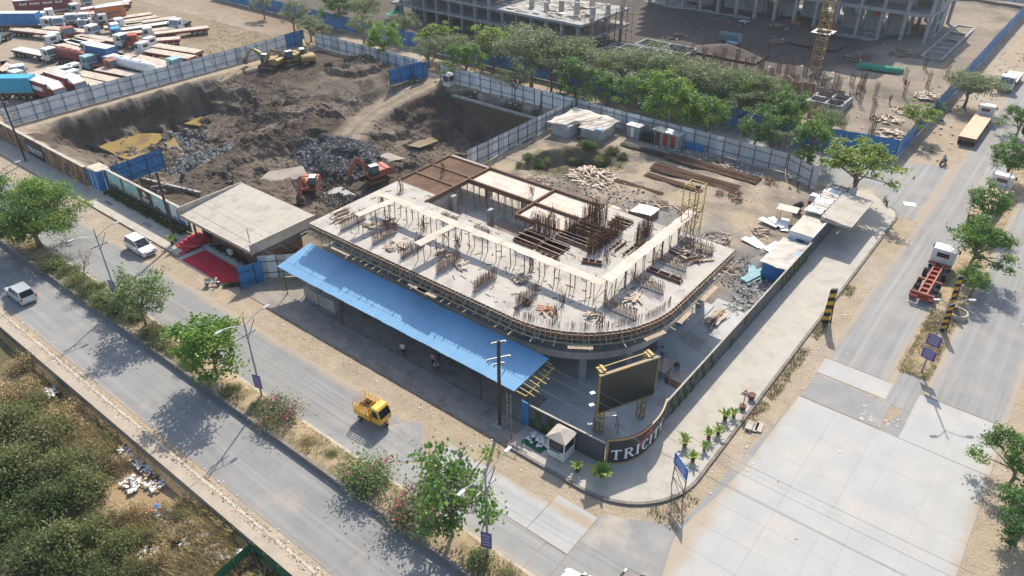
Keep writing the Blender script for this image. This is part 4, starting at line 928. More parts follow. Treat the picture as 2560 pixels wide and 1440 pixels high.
fence((-30.3,102.2),(-25.2,99.6),2.9,'braced grey sheet gate at the back right of the yard','sheet_grey',1.2,-1,FG,name='gate_leaf')
fence((-22.6,96),(-19.6,98.4),2.4,'short sheet fence beside the entrance canopy',['sheet_grey'],1.2,-1,FG)
BG='blue sheet fences of the far construction site'
for k,(x0,x1) in enumerate(((-190,-150.2),(-150,-110.2),(-110,-70.2),(-70,-30.2))):
    fence((x0,114.4),(x1,114.4),3.1,['blue sheet fence far left behind the back street','blue sheet fence below the left far building','blue sheet fence behind the middle row of street trees','blue sheet fence behind the right row of street trees'][k],'sheet_blue',1.25,1,BG,rails=1)
fence((-30,114.4),(-19.4,116.2),3.3,'blue sheet fence end panel facing the side road junction','sheet_blue',1.25,1,BG,rails=1)
fence((-19.3,116.2),(-19.2,240),3.2,'long blue sheet fence along the side road verge','sheet_blue',1.25,1,BG,rails=1)
fence((-60,239),(-19.3,240),3.6,'far pale sheet fence at the top right of the far site',['sheet_white'],1.3,-1,BG,rails=1)
fence((-101.8,40.2),(-102.1,47.9),3.0,'blue sheet fence standing on the edge of the left pit','sheet_blue',1.22,-1,FG)
fence((-66.3,38.3),(-61.2,43.5),2.9,'pale sheet fence between the site office and the building',['sheet_grey','sheet_white'],1.0,-1,FG)
fence((-66.2,35.6),(-65.4,38.2),2.7,'small blue sheet gate beside the red carpet','sheet_blue',.9,-1,FG,name='gate_leaf')
# ------------------------------------------------------------------ brown TRICITY wall and poster wall
bw=thing('brown_boundary_wall','brown stone patterned boundary wall with small black lettered panel beside the left footpath','wall',(-119,37.9,KZ))
n=58; x0,x1=-138,-104.2
for i in range(n):
    a=x0+(x1-x0)*i/n; b=x0+(x1-x0)*(i+1)/n
    if -122.8<a<-117.3: continue
    for r_ in range(3):
        MB().bx(a+.006,b-.006,37.8,38.0-.02*((i+r_)%2),KZ+r_*.97,KZ+(r_+1)*.97-.012).build('stone_panel','brown_wall_a' if random.random()<.55 else 'brown_wall_b',bw)
MB().bx(x0,x1,38.0,38.12,KZ,3.0).build('core','concrete_dark',bw)
for i in range(17):
    a=x0+(x1-x0)*i/17; MB().bx(a+.01,a+(x1-x0)/17-.01,37.72,38.16,3.085,3.2).build('coping','kerb_light',bw)
MB().bx(-122.7,-117.25,37.78,37.98,KZ,3.06).build('sign_panel','sign_black',bw)
letters('TRICITY',lambda s,z,d:Vector((-122.3+s,37.78-d,KZ+z)),.82,bw,.05,.75,.09)
bk=thing('blue_corner_sheet','blue corrugated sheet box closing the corner beside the poster wall','sheet box',(-102.8,38.3,KZ))
for i in range(3): piece('panel',cpanel(.82,2.85,'sheet_blue'),bk,(-1.3+.83*i,-.35+.1*i,0),R(6))
for i in range(2): piece('panel',cpanel(.75,2.85,'sheet_blue'),bk,(1.2+.2*i,-.1+.75*i,0),R(75))
MB().bx(-104.2,-101.5,38.2,40.0,2.9+KZ,2.95+KZ).build('top_sheet','plywood',bk)
pw=thing('poster_wall','dark boundary wall carrying five large advertising posters above a hedge','wall',(-91.5,39.2,KZ))
MB().bx(-101.2,-81.6,39.2,39.4,KZ,3.15).build('core','dark_wall',pw)
for i in range(10): a=-101.25+1.97*i; MB().bx(a+.005,a+1.965,39.12,39.48,3.155,3.25).build('coping','kerb_light',pw)
px=[(-100.8,-97.3,'poster_teal'),(-96.7,-93.0,'poster_teal'),(-92.6,-90.0,'poster_brown'),(-89.5,-85.9,'poster_teal'),(-85.3,-81.8,'poster_pale')]
def disc(m,c,r,y,n=14,mi=0): m.add([(c[0]+r*math.cos(6.2832*k/n),y,c[1]+r*math.sin(6.2832*k/n)) for k in range(n)],[tuple(range(n))],mi)
for i,(a,b,mm) in enumerate(px):
    po=MB().bx(a,b,39.14,39.19,1.15,3.1).build('poster',mm,pw); d=MB()
    if mm=='poster_brown':
        disc(d,((a+b)/2,2.5),.36,39.13); 
        for k in range(8):
            t_=6.28*k/8; d.bar(((a+b)/2+.42*math.cos(t_),39.135,2.5+.42*math.sin(t_)),((a+b)/2+.52*math.cos(t_),39.135,2.5+.52*math.sin(t_)),.03,.05)
        for k in range(9): d.bx(a+.4+.2*k,a+.54+.2*k,39.125,39.135,1.7,1.92)
        for k in range(8): d.bx(a+.5+.2*k,a+.63+.2*k,39.125,39.135,1.4,1.58)
        d.build('print','sign_white',po)
    else:
        for k in range(3): d.bx(a+.5,a+1.9-.3*k,39.125,39.135,2.75-.2*k,2.83-.2*k)
        d.build('print','sign_white',po); e=MB()
        for k in range(16):
            xx=a+.3+(b-a-.6)*random.random(); h_=random.uniform(.15,.5); e.bx(xx,xx+random.uniform(.08,.22),39.12-.001*k,39.137,1.2,1.2+h_)
        e.build('print',['brown_clad','brick_red','x','truck_maroon','cont_navy'][i],po)
        if i==4:
            MB().bx(a+1.5,a+1.85,39.11,39.137,1.2,2.7).build('print','cont_navy',po); MB().bx(a+2.2,a+3.2,39.11,39.137,2.1,2.35).build('print','sign_black',po)
eb=MB()
for a,b_ in (((-120.6,2.05),(-120.1,2.6)),((-120.1,2.6),(-119.6,2.05))): eb.bar((a[0],37.76,a[1]),(b_[0],37.76,b_[1]),.03,.12)
eb.build('house_emblem','logo_red',bw)
# plaque lines on footpath
for x in (-97.5,-87.8):
    gr=thing('drain_cover','dark slotted drain cover set in the footpath by the %s poster'%('first' if x<-90 else 'fourth'),'drain cover',(x,37,KZ))
    for k in range(5): MB().bx(x-.9+.38*k,x-.6+.38*k,36.7,37.2,KZ,KZ+.01).build('slot_plate','kerb',gr)
# ------------------------------------------------------------------ site office
of=thing('site_office','single storey brown site office with wide beige corrugated roof','office',(-73.8,42.5,0))
MB().bx(-79.6,-68.2,39.6,45.8,0,3.2).build('wall','brown_clad',of)
MB().bx(-67.2,-66.95,39.2,46,2.2,3.3).build('fascia_back','dark_wall',of)
for i in range(14):
    a=-81.0+i*1.02
    corr(a,a+1.03,lambda u,v:Vector((u,38.1+9.0*v,3.35+ .95*(1-abs(2*v-1)) if False else 3.5+.75*v)),.2,.03,'roof_beige','roof_sheet',of)
MB().bx(-81.05,-66.65,37.95,38.1,3.15,3.56).build('fascia','roof_beige',of); MB().bx(-66.72,-66.55,37.95,47.1,3.15,4.4).build('fascia','roof_beige',of)
MB().bx(-81.1,-80.95,38,47.1,3.2,4.35).build('fascia','roof_beige',of)
corr(-83.0,-66.6,lambda u,v:Vector((u,47.1+.5*v,4.28-.9*v)),.2,.03,'roof_beige','ridge_flashing',of)
wn_=MB().bx(-70.6,-69.3,39.52,39.6,1.2,2.3).build('window','sign_white',of); 
for k in range(2): MB().bx(-70.5+.6*k,-69.97+.6*k,39.49,39.52,1.28,2.22).build('pane','glass',wn_)
MB().bx(-79.0,-77.4,39.55,39.6,0.5,2.6).build('door','glass',of)
mu=MB().bx(-76.9,-71.4,39.53,39.6,.9,2.9).build('mural','brown_wall_b',of)
MB().bx(-76.4,-75.0,39.5,39.53,1.6,2.6).build('print','banner',mu); MB().bx(-75.0,-73.6,39.5,39.53,1.4,1.8).build('print','stripe_yellow',mu); MB().bx(-74.4,-73.0,39.5,39.53,1.85,2.2).build('print','logo_red',mu); MB().bx(-73.2,-71.8,39.49,39.53,1.3,1.6).build('print','logo_red',mu)
dd=MB(); disc(dd,(-73.4,2.1),.32,39.48); 
for k in range(5): dd.bx(-74+.3*k,-73.8+.3*k,39.48,39.485,1.45,1.6)
dd.build('print','sign_white',mu)
for x in (-73.2,-67.6): 
    ac=MB().bx(x,x+.7,38.75,39.1,.5,1.1).build('air_conditioner','sign_white',of); disc2=MB(); disc(disc2,(x+.3,.8),.22,38.745); disc2.build('fan','steel_grey',ac)
for x in (-79.4,-68.5): MB().bx(x-.1,x+.1,38.6,38.8,0,3.4).build('post','brown_clad',of)
# terrace, carpets, steps
tr=thing('office_terrace','low concrete terrace edging in front of the site office','terrace',(-73,38.4,0)); MB().bx(-77.4,-67.2,38.25,39.5,0,.28).build('slab','concrete_floor',tr)
cpt=thing('red_carpet','long red carpet lying on the forecourt before the office','carpet',(-72,36.7,0)); MB().prism([(-77.0,35.0),(-67.8,34.9),(-67.8,37.9),(-76.8,38.0)],.02,.05).build('mat','carpet_red',cpt)
fpf=struct('office_forecourt',MB().bx(-77.8,-67.6,34.7,38.2,-.05,.018),'paver')
stp=thing('carpeted_steps','red carpeted steps leading up to the office door','steps',(-78.5,38,0))
for k in range(4): MB().bx(-80.2,-77.9,36.2+.55*k,36.2+.55*(k+1) if k<3 else 39.5,0,KZ+.08+.15*k).build('step','carpet_red',stp)
MB().bx(-78.4,-77.85,35.3,36.2,KZ,KZ+.03).build('runner','carpet_red',stp)
# ------------------------------------------------------------------ guard booths
def booth(c,rz,s,label,roofm='roof_beige'):
    t=thing('guard_booth',label,'booth',(0,0,0)); w_=.85*s
    MB().bx(-w_,w_,-w_,w_,.05,.95).build('lower_wall','truck_white',t)
    for x in (-w_,w_):
        for y in (-w_,w_): MB().bx(x-.05*(x>0)*2,x+.05*(x<0)*2,y-.1*(y>0),y+.1*(y<0),.95,1.95).build('corner_post','truck_white',t)
    for a in ((-w_+.1,w_-.1,-w_+.03,-w_+.06),(-w_+.1,w_-.1,w_-.06,w_-.03)): MB().bx(*a,.95,1.95).build('window','glass',t)
    for a in ((-w_+.03,-w_+.06,-w_+.1,w_-.1),(w_-.06,w_-.03,-w_+.1,w_-.1)): MB().bx(*a,.95,1.95).build('window','glass',t)
    MB().bx(-w_,w_,-w_,w_,1.95,2.15).build('head_wall','truck_white',t)
    e=w_+.15; MB().add([(-e,-e,2.15),(e,-e,2.15),(e,e,2.15),(-e,e,2.15),(0,-.25,2.62),(0,.25,2.62)],[(0,1,4),(1,2,5,4),(2,3,5),(3,0,4,5),(3,2,1,0)]).build('roof',roofm,t)
    MB().bx(-w_+.2,w_-.4,-w_-.18,-w_,.88,.93).build('counter','steel_grey',t)
    return put(t,c,rz)
booth((-24.2,37.25,KZ),R(2),.95,'small cream guard booth with hipped roof beside the corner sign')
booth((-94.6,100.9,-.1),R(4),.9,'small white guard booth beside the pit fence','truck_white')
# ------------------------------------------------------------------ entrance canopy and site cabin on the right
cab_=thing('site_cabin','white corrugated container cabin behind the right hoarding','cabin',(-20.7,83,0))
MB().bx(-22.1,-19.45,80.7,88.3,.35,2.9).build('wall','sheet_white',cab_); MB().bx(-19.43,-19.38,80.8,90,0,2.6).build('dark_face','dark_wall',cab_)
MB().bx(-22.1,-19.45,80.68,80.7,.3,.6).build('skirt','truck_red',cab_)
for i in range(3):
    for j in range(2): MB().bx(-22.15+.9*i+.01,-22.15+.9*(i+1),80.6+3.9*j,84.45+3.9*j,2.9,2.97+.015*(i==1)).build('roof_panel','roof_beige',cab_)
MB().bx(-19.42,-19.25,80.5,88.4,2.85,3.05).build('gutter','sign_white',cab_)
wn_=MB().bx(-21.1,-20.2,80.64,80.68,1.3,2.2).build('window','steel_dark',cab_)
for k in range(2): MB().bx(-21.05+.43*k,-20.66+.43*k,80.61,80.64,1.35,2.15).build('pane','glass_blue',wn_)
MB().bx(-20.0,-19.6,80.64,80.68,.7,2.3).build('door','sheet_grey',cab_)
ec=thing('entrance_canopy','beige corrugated entrance canopy over the footpath at the site gate','canopy',(-18.4,89.5,0))
for i in range(8):
    a=85.2+i*1.06; corr(a,a+1.07,lambda u,v:Vector((-20.1+3.6*v,u,3.25+.3*(1-v))),.2,.03,'roof_beige','roof_sheet',ec)
MB().bx(-16.55,-16.45,85.2,93.7,3.1,3.3).build('fascia','roof_beige',ec)
MB().bx(-20.1,-16.5,85.12,85.2,3.0,3.35).build('fascia','roof_beige',ec)
for y in (85.4,93.4): MB().tube((-19.9,y,0),(-19.9,y,3.4),.06,6).build('post','steel_dark',ec)
for i in range(7): MB().bx(-19.95,-19.9,88.5+.8*i,89.28+.8*i,.17,2.8).build('wall_panel','dark_wall',ec)
br=MB()
for k in range(9): br.bar((-22.2,86+1.1*k,3.4),(-20.0,86+1.1*k,3.6),.06,.06)
for x in (-22.1,-21,-20.1): br.bar((x,86,3.45),(x,96,3.5),.05,.05)
for k in range(5): br.bar((-22.1,86+2.3*k,.0),(-22.1,86+2.3*k,4.1),.07,.07)
br.build('rear_frame','steel_grey',ec,kind='stuff')
for i in range(6): MB().box((-21.2+jit(.2),86.6+1.6*i,3.42),(2.0,1.5,.03),jit(.05)).build('rear_sheet','tarp_pale' if i%2 else 'sheet_white',ec)
lh=thing('low_tarp_shed','pale tarpaulin covered material shed behind the turf squared hoarding','shed',(-20.8,77,0))
MB().bx(-22.2,-19.6,73.6,79.9,0,1.9).build('wall','sheet_blue',lh)
tp=MB(); X,Y=np.meshgrid(np.linspace(-22.5,-19.4,14),np.linspace(73.2,80.2,26),indexing='ij'); Z=2.05+fbm(X,Y,1.2,44,3)*.35
tp.v=[tuple(p) for p in np.stack([X,Y,Z],-1).reshape(-1,3).tolist()]; tp.f=[(i*26+j,(i+1)*26+j,(i+1)*26+j+1,i*26+j+1) for i in range(13) for j in range(25)]; tp.m=[0]*len(tp.f)
tp.build('tarpaulin','tarp_pale',lh,smooth=True)
# ------------------------------------------------------------------ vehicles
def wheelmesh(r,w_,key):
    if key in _mc: return _mc[key]
    m=MB().tube((0,-w_/2,0),(0,w_/2,0),r,16); _mc[key]=m.mesh('wheel','tyre'); n=MB().tube((0,-w_/2-.012,0),(0,w_/2+.012,0),r*.55,12); _mc[key+'r']=n.mesh('rim','rim'); return _mc[key]
def wheel(t,x,y,r,w_,key,rim=True,name='wheel'):
    me_=wheelmesh(r,w_,key); o=piece(name,me_,t,(x,y,r))
    if rim: piece('rim',_mc[key+'r'],o)
    return o
def text_mesh(txt,size,name='lettering',bold=0):
    cu=bpy.data.curves.new('t','FONT'); cu.body=txt; cu.size=size; cu.extrude=.004; cu.offset=bold; o=bpy.data.objects.new('t',cu); COL.objects.link(o)
    dg=bpy.context.evaluated_depsgraph_get(); me_=bpy.data.meshes.new_from_object(o.evaluated_get(dg)); me_.name=name; bpy.data.objects.remove(o); return me_
def add_text(parent,txt,size,loc,rot,mname,bold=0):
    me_=text_mesh(txt,size,'lettering',bold); me_.materials.clear(); me_.materials.append(M[mname]); return piece('lettering',me_,parent,loc,rot=rot)
def taper(m,x0,x1,y,z0,z1,tx0,tx1,ty,mi=0):
    return m.add([(x0,-y,z0),(x1,-y,z0),(x1,y,z0),(x0,y,z0),(tx0,-ty,z1),(tx1,-ty,z1),(tx1,ty,z1),(tx0,ty,z1)],[(3,2,1,0),(4,5,6,7),(0,1,5,4),(1,2,6,5),(2,3,7,6),(3,0,4,7)],mi)
def face_quad(m,A,B,C,D,i=.06,d=.012):
    """quad inset in A-B-C-D and pushed out along its normal"""
    A,B,C,D=map(Vector,(A,B,C,D)); n=(B-A).cross(D-A).normalized()*d; c=(A+B+C+D)/4
    P=[p+(c-p)*i*2+n for p in (A,B,C,D)]; m.add([tuple(p) for p in P]+[tuple(p-n*1.5) for p in P],[(0,1,2,3),(0,4,5,1),(1,5,6,2),(2,6,7,3),(3,7,4,0)]); return m
def car(name,label,paint,L=4.4,W_=1.74,Hh=1.72,mpv=True):
    t=thing(name,label,'car'); h=L/2; y=W_/2
    hood=.92; belt=1.0
    prof=[(-h+.05,.35),(-h,.62),(-h+.04,belt),(h-1.2,belt),(h-.25,hood-.08),(h-.02,.66),(h,.4),(h-.1,.22),(-h+.12,.24)]
    b=MB().xprism(prof,-y,y).build('body',paint,t,bevel=.07,smooth=False)
    gx0,gx1,tx0,tx1,ty=-h+.1,h-1.15,-h+.35,h-1.95,y-.17
    taper(MB(),gx0,gx1,y-.05,belt-.02,Hh,tx0,tx1,ty).build('cabin',paint,t,bevel=.05)
    yb=y-.05
    face_quad(MB(),(gx1,-yb,belt),(gx1,yb,belt),(tx1,ty,Hh),(tx1,-ty,Hh),.05).build('windshield','glass',t)
    face_quad(MB(),(gx0,yb,belt),(gx0,-yb,belt),(tx0,-ty,Hh),(tx0,ty,Hh),.09).build('rear_window','glass',t)
    cuts=(0,.33,.68,1)
    for sg in (-1,1):
        for a,c in zip(cuts,cuts[1:]):
            lo=lambda f:(gx0+.12+(gx1-gx0-.2)*f,sg*yb,belt+.02); hi=lambda f:(tx0+.03+(tx1-tx0-.05)*f,sg*ty,Hh-.05)
            q=(lo(a),lo(c),hi(c),hi(a)) if sg<0 else (lo(c),lo(a),hi(a),hi(c))
            face_quad(MB(),*q,.06).build('side_window','glass',t)
        MB().box((h-.12,sg*(y-.27),.72),(.16,.34,.16)).build('headlight','lamp_head',t); MB().box((-h+.05,sg*(y-.12),.9),(.12,.16,.32)).build('taillight','sign_red',t)
        MB().box((gx1-.25,sg*(y+.08),1.05),(.14,.18,.12)).build('mirror',paint,t)
        for x in (-h+.78,h-.82): wheel(t,x,sg*(y-.1),.31,.2,'carwheel')
    MB().box((h-.01,0,.5),(.06,1.0,.2)).build('grille','steel_dark',t); MB().box((h+.012,0,.36),(.02,.5,.11)).build('number_plate','sign_white',t); MB().box((-h+.01,0,.75),(.03,.5,.12)).build('number_plate','sign_white',t)
    return t
put(car('car','white people carrier driving beside the front footpath','paint_white',4.4),(-82.6,33.2,.02),0)
put(car('car','silver people carrier on the near carriageway at the left edge','paint_silver',4.3),(-83.4,19.9,.02),R(180))
put(car('car','white car leaving the frame at the bottom of the crossing','paint_white',4.2,1.7,1.7),(-15.2,27.35,.03),R(180))
put(car('car','black car leaving the frame at the bottom of the crossing','paint_black',4.4,1.8,1.5),(-11.9,29.75,.03),R(178))
# ---- trucks
def cab(t,x,paint,deflector=None,bonnet=False,sleeper=True):
    """front of the cab at x, pointing +x"""
    L=2.1; prof=[(x-L,.75),(x-.05,.55),(x,.95),(x,1.6),(x-.28,2.75),(x-.5,2.86),(x-L,2.86)]
    c=MB().xprism(prof,-1.18,1.18).build('cab',paint,t,bevel=.06)
    face_quad(MB(),(x,-1.18,1.62),(x,1.18,1.62),(x-.27,1.16,2.72),(x-.27,-1.16,2.72),.06).build('windshield','glass_blue',t)
    for sg in (-1,1):
        q=[(x-1.15,sg*1.18,1.7),(x-.12,sg*1.18,1.7),(x-.34,sg*1.18,2.55),(x-1.15,sg*1.18,2.55)]
        if sg>0: q=[q[1],q[0],q[3],q[2]]
        face_quad(MB(),*q,.04).build('side_window','glass',t)
        MB().box((x-.02,sg*.9,.9),(.08,.3,.2)).build('headlight','lamp_head',t); MB().box((x-.1,sg*1.35,2.1),(.08,.2,.45)).build('mirror','steel_dark',t)
    face_quad(MB(),(x-L,.7,1.9),(x-L,-.7,1.9),(x-L,-.7,2.5),(x-L,.7,2.5),.04).build('rear_window','glass',t)
    MB().box((x+.03,0,.68),(.14,2.3,.32)).build('bumper','steel_dark' if paint=='truck_white' else paint,t)
    MB().box((x+.012,0,1.25),(.03,1.5,.28)).build('grille','steel_dark',t)
    if deflector: MB().add([(x-1.9,-1.1,2.87),(x-.5,-1.0,2.87),(x-.5,1.0,2.87),(x-1.9,1.1,2.87),(x-1.9,-1.1,3.7),(x-1.9,1.1,3.7)],[(1,2,5,4),(0,1,4),(2,3,5),(0,4,5,3)]).build('wind_deflector',deflector,t)
    return c
TC={}
def truck(bed,L,paint='truck_white',side='truck_red',bedm='bed_wood',key=None,axles=3,label='',group=None,cabin=True,deflector=None,cat='truck',name='flatbed_truck'):
    """x=0 at tail end of the bed, +x towards the cab"""
    t=thing(name,label,cat,group=group)
    zb=1.42
    MB().bx(.1,L+(2.4 if cabin else 0),-.45,.45,.7,1.0).build('chassis','steel_dark' if bed!='skeleton' else 'truck_red',t)
    if bed=='flat':
        MB().bx(0,L,-1.25,1.25,zb-.06,zb).build('bed_floor',bedm,t); MB().bx(.01,L-.01,-1.22,1.22,1.02,zb-.062).build('bed_frame',side,t)
        MB().bx(-.04,0,-1.2,1.2,.85,1.3).build('tail_beam',side,t)
    elif bed=='box':
        MB().bx(0,L,-1.25,1.25,1.05,3.5).build('cargo_box',side,t); MB().bx(-.02,L+.02,-1.27,1.27,3.5,3.55).build('roof',bedm,t)
        for sg in (-1,1): MB().bx(.8,L-1.2,sg*1.26-.01,sg*1.26+.01,2.0,2.7).build('side_banner','sign_white',t)
    elif bed=='tank':
        m=MB(); n=18; xs_=[0,.12,.5,L-.6,L-.15,L]; rs=[.35,.75,1.0,1.0,.75,.35]; vs=[]
        for x,r_ in zip(xs_,rs):
            for k in range(n): a=6.2832*k/n; vs.append((x,1.18*r_*math.cos(a),2.15+1.05*r_*math.sin(a)))
        fs=[(i*n+k,i*n+(k+1)%n,(i+1)*n+(k+1)%n,(i+1)*n+k) for i in range(5) for k in range(n)]+[tuple(range(n-1,-1,-1)),tuple(range(5*n,6*n))]
        m.add(vs,[f[::-1] for f in fs]).build('tank',bedm,t,smooth=True)
        for k in range(3): MB().tube((L*(k+1)/4,0,3.15),(L*(k+1)/4,0,3.3),.28,10).build('hatch',bedm,t)
        MB().bx(.3,L-.3,-1.1,1.1,1.0,1.25).build('bed_frame',side,t)
    elif bed=='skeleton':
        for sg in (-1,1): MB().bx(0,L,sg*.42-.08,sg*.42+.08,1.0,1.3).build('rail','truck_orange',t)
        for k in range(8): MB().bx(L*k/7-.08,L*k/7+.08,-1.2 if k in(0,3,7) else -.5,1.2 if k in (0,3,7) else .5,1.05,1.28).build('cross_member','truck_orange',t)
        MB().bx(-.08,0,-1.2,1.2,.5,.75).build('bumper','truck_red',t); 
        for sg in (-1,1): MB().box((-.09,sg*.9,.9),(.04,.35,.18)).build('taillight','sign_red',t)
    for k in range(axles):
        for sg in (-1,1): wheel(t,.9+1.25*k,sg*.98,.5,.46,'tw',rim=sg*0==0)
    if cabin:
        cab(t,L+2.35,paint,deflector)
        for sg in (-1,1):
            wheel(t,L+1.2,sg*1.0,.5,.32,'tf'); wheel(t,L-1.4,sg*.98,.5,.46,'tw')
    return t
def place(t,P,Q,z=0):
    """tail at P, bed front at Q"""
    d=Q-P; put(t,(P.x,P.y,z),math.atan2(d.y,d.x)); return t
YG='trucks parked in the lorry yard'
def yard(tail,front,zoom,bed='flat',L=None,**k):
    P=G(tail[0]/4,tail[1]/4,1.42); Q=G(front[0]/4,front[1]/4,1.42); P.z=Q.z=0
    L=L or min(12.2,max(6,(Q-P).length)); k.setdefault('group',YG)
    return place(truck(bed,L,**k),P,Q)
Yd=[ # tail(zoom px), front, options
 ((780,345),(1170,400),dict(label='flatbed lorry with white cab in the middle of the yard, red bed sides')),
 ((150,285),(560,330),dict(label='flatbed lorry with dark red sides at the far left of the yard',side='truck_maroon',cabin=False)),
 ((450,270),(880,310),dict(label='flatbed lorry with white cab just left of the light blue cab')),
 ((160,480),(460,540),dict(label='grey flatbed lorry standing alone on the open left part of the yard',bedm='bed_grey',side='steel_dark')),
 ((860,500),(520,420),dict(label='flatbed lorry facing left beside the white sheeted bed',L=10.5,side='steel_dark')),
 ((950,450),(710,390),dict(label='lorry bed covered with a white sheet',bedm='sign_white',L=8.5,cabin=False)),
 ((1200,810),(780,720),dict(label='flatbed lorry facing left, second from the maroon box trucks',side='truck_maroon')),
 ((1390,755),(990,680),dict(label='flatbed lorry bed beside the white tanker',side='truck_maroon',cabin=False)),
 ((1060,860),(770,790),dict(label='flatbed lorry next to the maroon box trucks by the fence',side='truck_red')),
 ((1350,560),(1730,645),dict(label='flatbed lorry with pale teal cab nose by the fence',paint='truck_teal',L=10.6)),
 ((1920,570),(1410,485),dict(label='flatbed lorry with white cab, second from the dry grass',side='truck_red')),
 ((1990,515),(1500,440),dict(label='flatbed lorry with white cab nearest the dry grass',side='truck_orange')),
 ((1510,130),(1080,190),dict(label='flatbed lorry below the orange container, leftmost of its row',L=9.6)),
 ((1570,160),(1240,210),dict(label='short flatbed lorry bed in the upper row of the yard',L=7.5,cabin=False)),
 ((1760,170),(1250,240),dict(label='flatbed lorry in the middle of the upper row')),
 ((1730,215),(1210,290),dict(label='grey green flatbed lorry in the upper row',bedm='bed_grey',side='steel_dark')),
 ((1750,270),(1220,335),dict(label='flatbed lorry with light blue cab in the upper row',paint='truck_blue')),
 ((2080,265),(1540,330),dict(label='flatbed lorry at the right end of the upper row, white cab')),
 ((1800,375),(1390,405),dict(label='red sided empty bed lorry with red cab below the upper row',side='truck_red',paint='truck_red',L=8.2)),
 ((760,70),(440,120),dict(label='flatbed lorry behind the blue container at the yard top',side='truck_red',L=8,cabin=False)),
 ((760,125),(500,170),dict(label='short flatbed lorry with white cab beside the blue container',L=6.5)),
 ((1300,5),(790,90),dict(label='flatbed lorry left of the orange container',bedm='bed_grey')),
 ((1290,30),(1000,60),dict(label='flatbed lorry bed just above the orange container',L=8,cabin=False)),
 ((590,665),(345,735),dict(label='flatbed lorry with rusty sides behind the teal container',side='rust',L=7)),
]
Yd+=[((1340,575),(1190,545),dict(label='short maroon lorry bed between the white tanker and the navy container',side='truck_maroon',L=6,cabin=False)),
 ((1700,690),(1430,640),dict(label='flatbed lorry bed just behind the end of the white tanker',side='truck_red',L=8,cabin=False)),
 ((640,40),(480,60),dict(label='flatbed lorry at the upper edge of the yard beside the maroon container',side='truck_maroon',L=6.5)),
 ((900,110),(700,130),dict(label='red flatbed lorry above the row of white cabs',side='truck_red',L=7.5,bedm='rust')),
 ((420,560),(140,520),dict(label='low dark flatbed lorry before the teal cab at the left',side='steel_dark',L=9,cabin=False)) if False else ((90,700),(10,640),dict(label='dark red lorry bed cut by the left edge of the yard',side='truck_maroon',L=7,cabin=False)),
 ((1010,420),(800,380),dict(label='flatbed lorry bed right of the white sheeted bed',side='truck_red',L=8,cabin=False)),
 ((880,460),(640,400),dict(label='grey flatbed lorry bed just below the white sheeted bed',bedm='bed_grey',side='steel_dark',L=9,cabin=False)),
 ((1420,230),(1120,260),dict(label='dusty flatbed lorry bed beside the light blue cab',side='truck_maroon',L=8,cabin=False))]
for a,b,o in Yd: yard(a,b,4,**o)
def yv(px_,py_,ang,t,z=0):
    p=G(px_/4,py_/4,.6); return put(t,(p.x,p.y,z),R(ang))
yard((600,545),(900,625),4,bed='tank',L=8.6,bedm='truck_maroon',side='steel_dark',paint='truck_teal',label='maroon tanker lorry in the middle of the yard',name='tanker_truck')
yard((1530,725),(1130,625),4,bed='tank',L=11.2,bedm='truck_white',side='steel_dark',label='long white tanker lorry beside the pit fence',name='tanker_truck')
yard((910,610),(1080,650),4,L=5.5,side='truck_orange',paint='truck_orange',bedm='rust',label='orange lorry with short bed next to the maroon tanker')
p=G(330/4,905/4,1.2); put(truck('box',7.2,'truck_maroon','truck_maroon','bed_grey',label='maroon box truck with white roof deflector, nearer the teal container',group=YG,deflector='sign_white',name='box_truck',axles=2),(-149.8,50.6,0),R(5))
put(truck('box',7.2,'truck_maroon','truck_maroon','bed_grey',label='maroon box truck with white roof deflector, second from the teal container',group=YG,deflector='sign_white',name='box_truck',axles=2),(-150.2,54.4,0),R(5))
cabs=[((620,225),-30,'truck_white','white tractor cab right of the blue container'),((765,190),-35,'truck_white','white tractor cab below the upper left flatbeds'),((905,185),-40,'truck_white','white tractor cab left of the orange container row'),((890,240),-35,'truck_white','white tractor cab in the centre top of the yard'),((1020,240),-70,'truck_white','white tractor cab beside the light blue one'),((640,335),-10,'truck_orange','orange red tractor cab behind the white sheeted bed'),((620,475),170,'truck_white','white tractor cab just above the maroon tanker'),((660,720),-20,'truck_white','white tractor cab behind the second maroon box truck'),((170,710),-15,'truck_white','white tractor cab at the left edge behind the teal container'),((70,200),-60,'truck_maroon','maroon and white tractor cab at the far left top'),((75,360),-55,'truck_teal','teal tractor cab at the left edge facing the camera'),((30,650),-40,'truck_maroon','dark red tractor cab cut by the left edge'),((860,20),-20,'truck_white','white tractor cab at the very top of the yard'),((1870,240),-60,'truck_white','white tractor cab at the right end of the yard')]
for (c,a,pm_,lb) in cabs:
    t=truck('flat',3.2,pm_,'steel_dark','steel_dark',label=lb,group=YG,axles=1,name='tractor_unit'); yv(c[0],c[1],a,t)
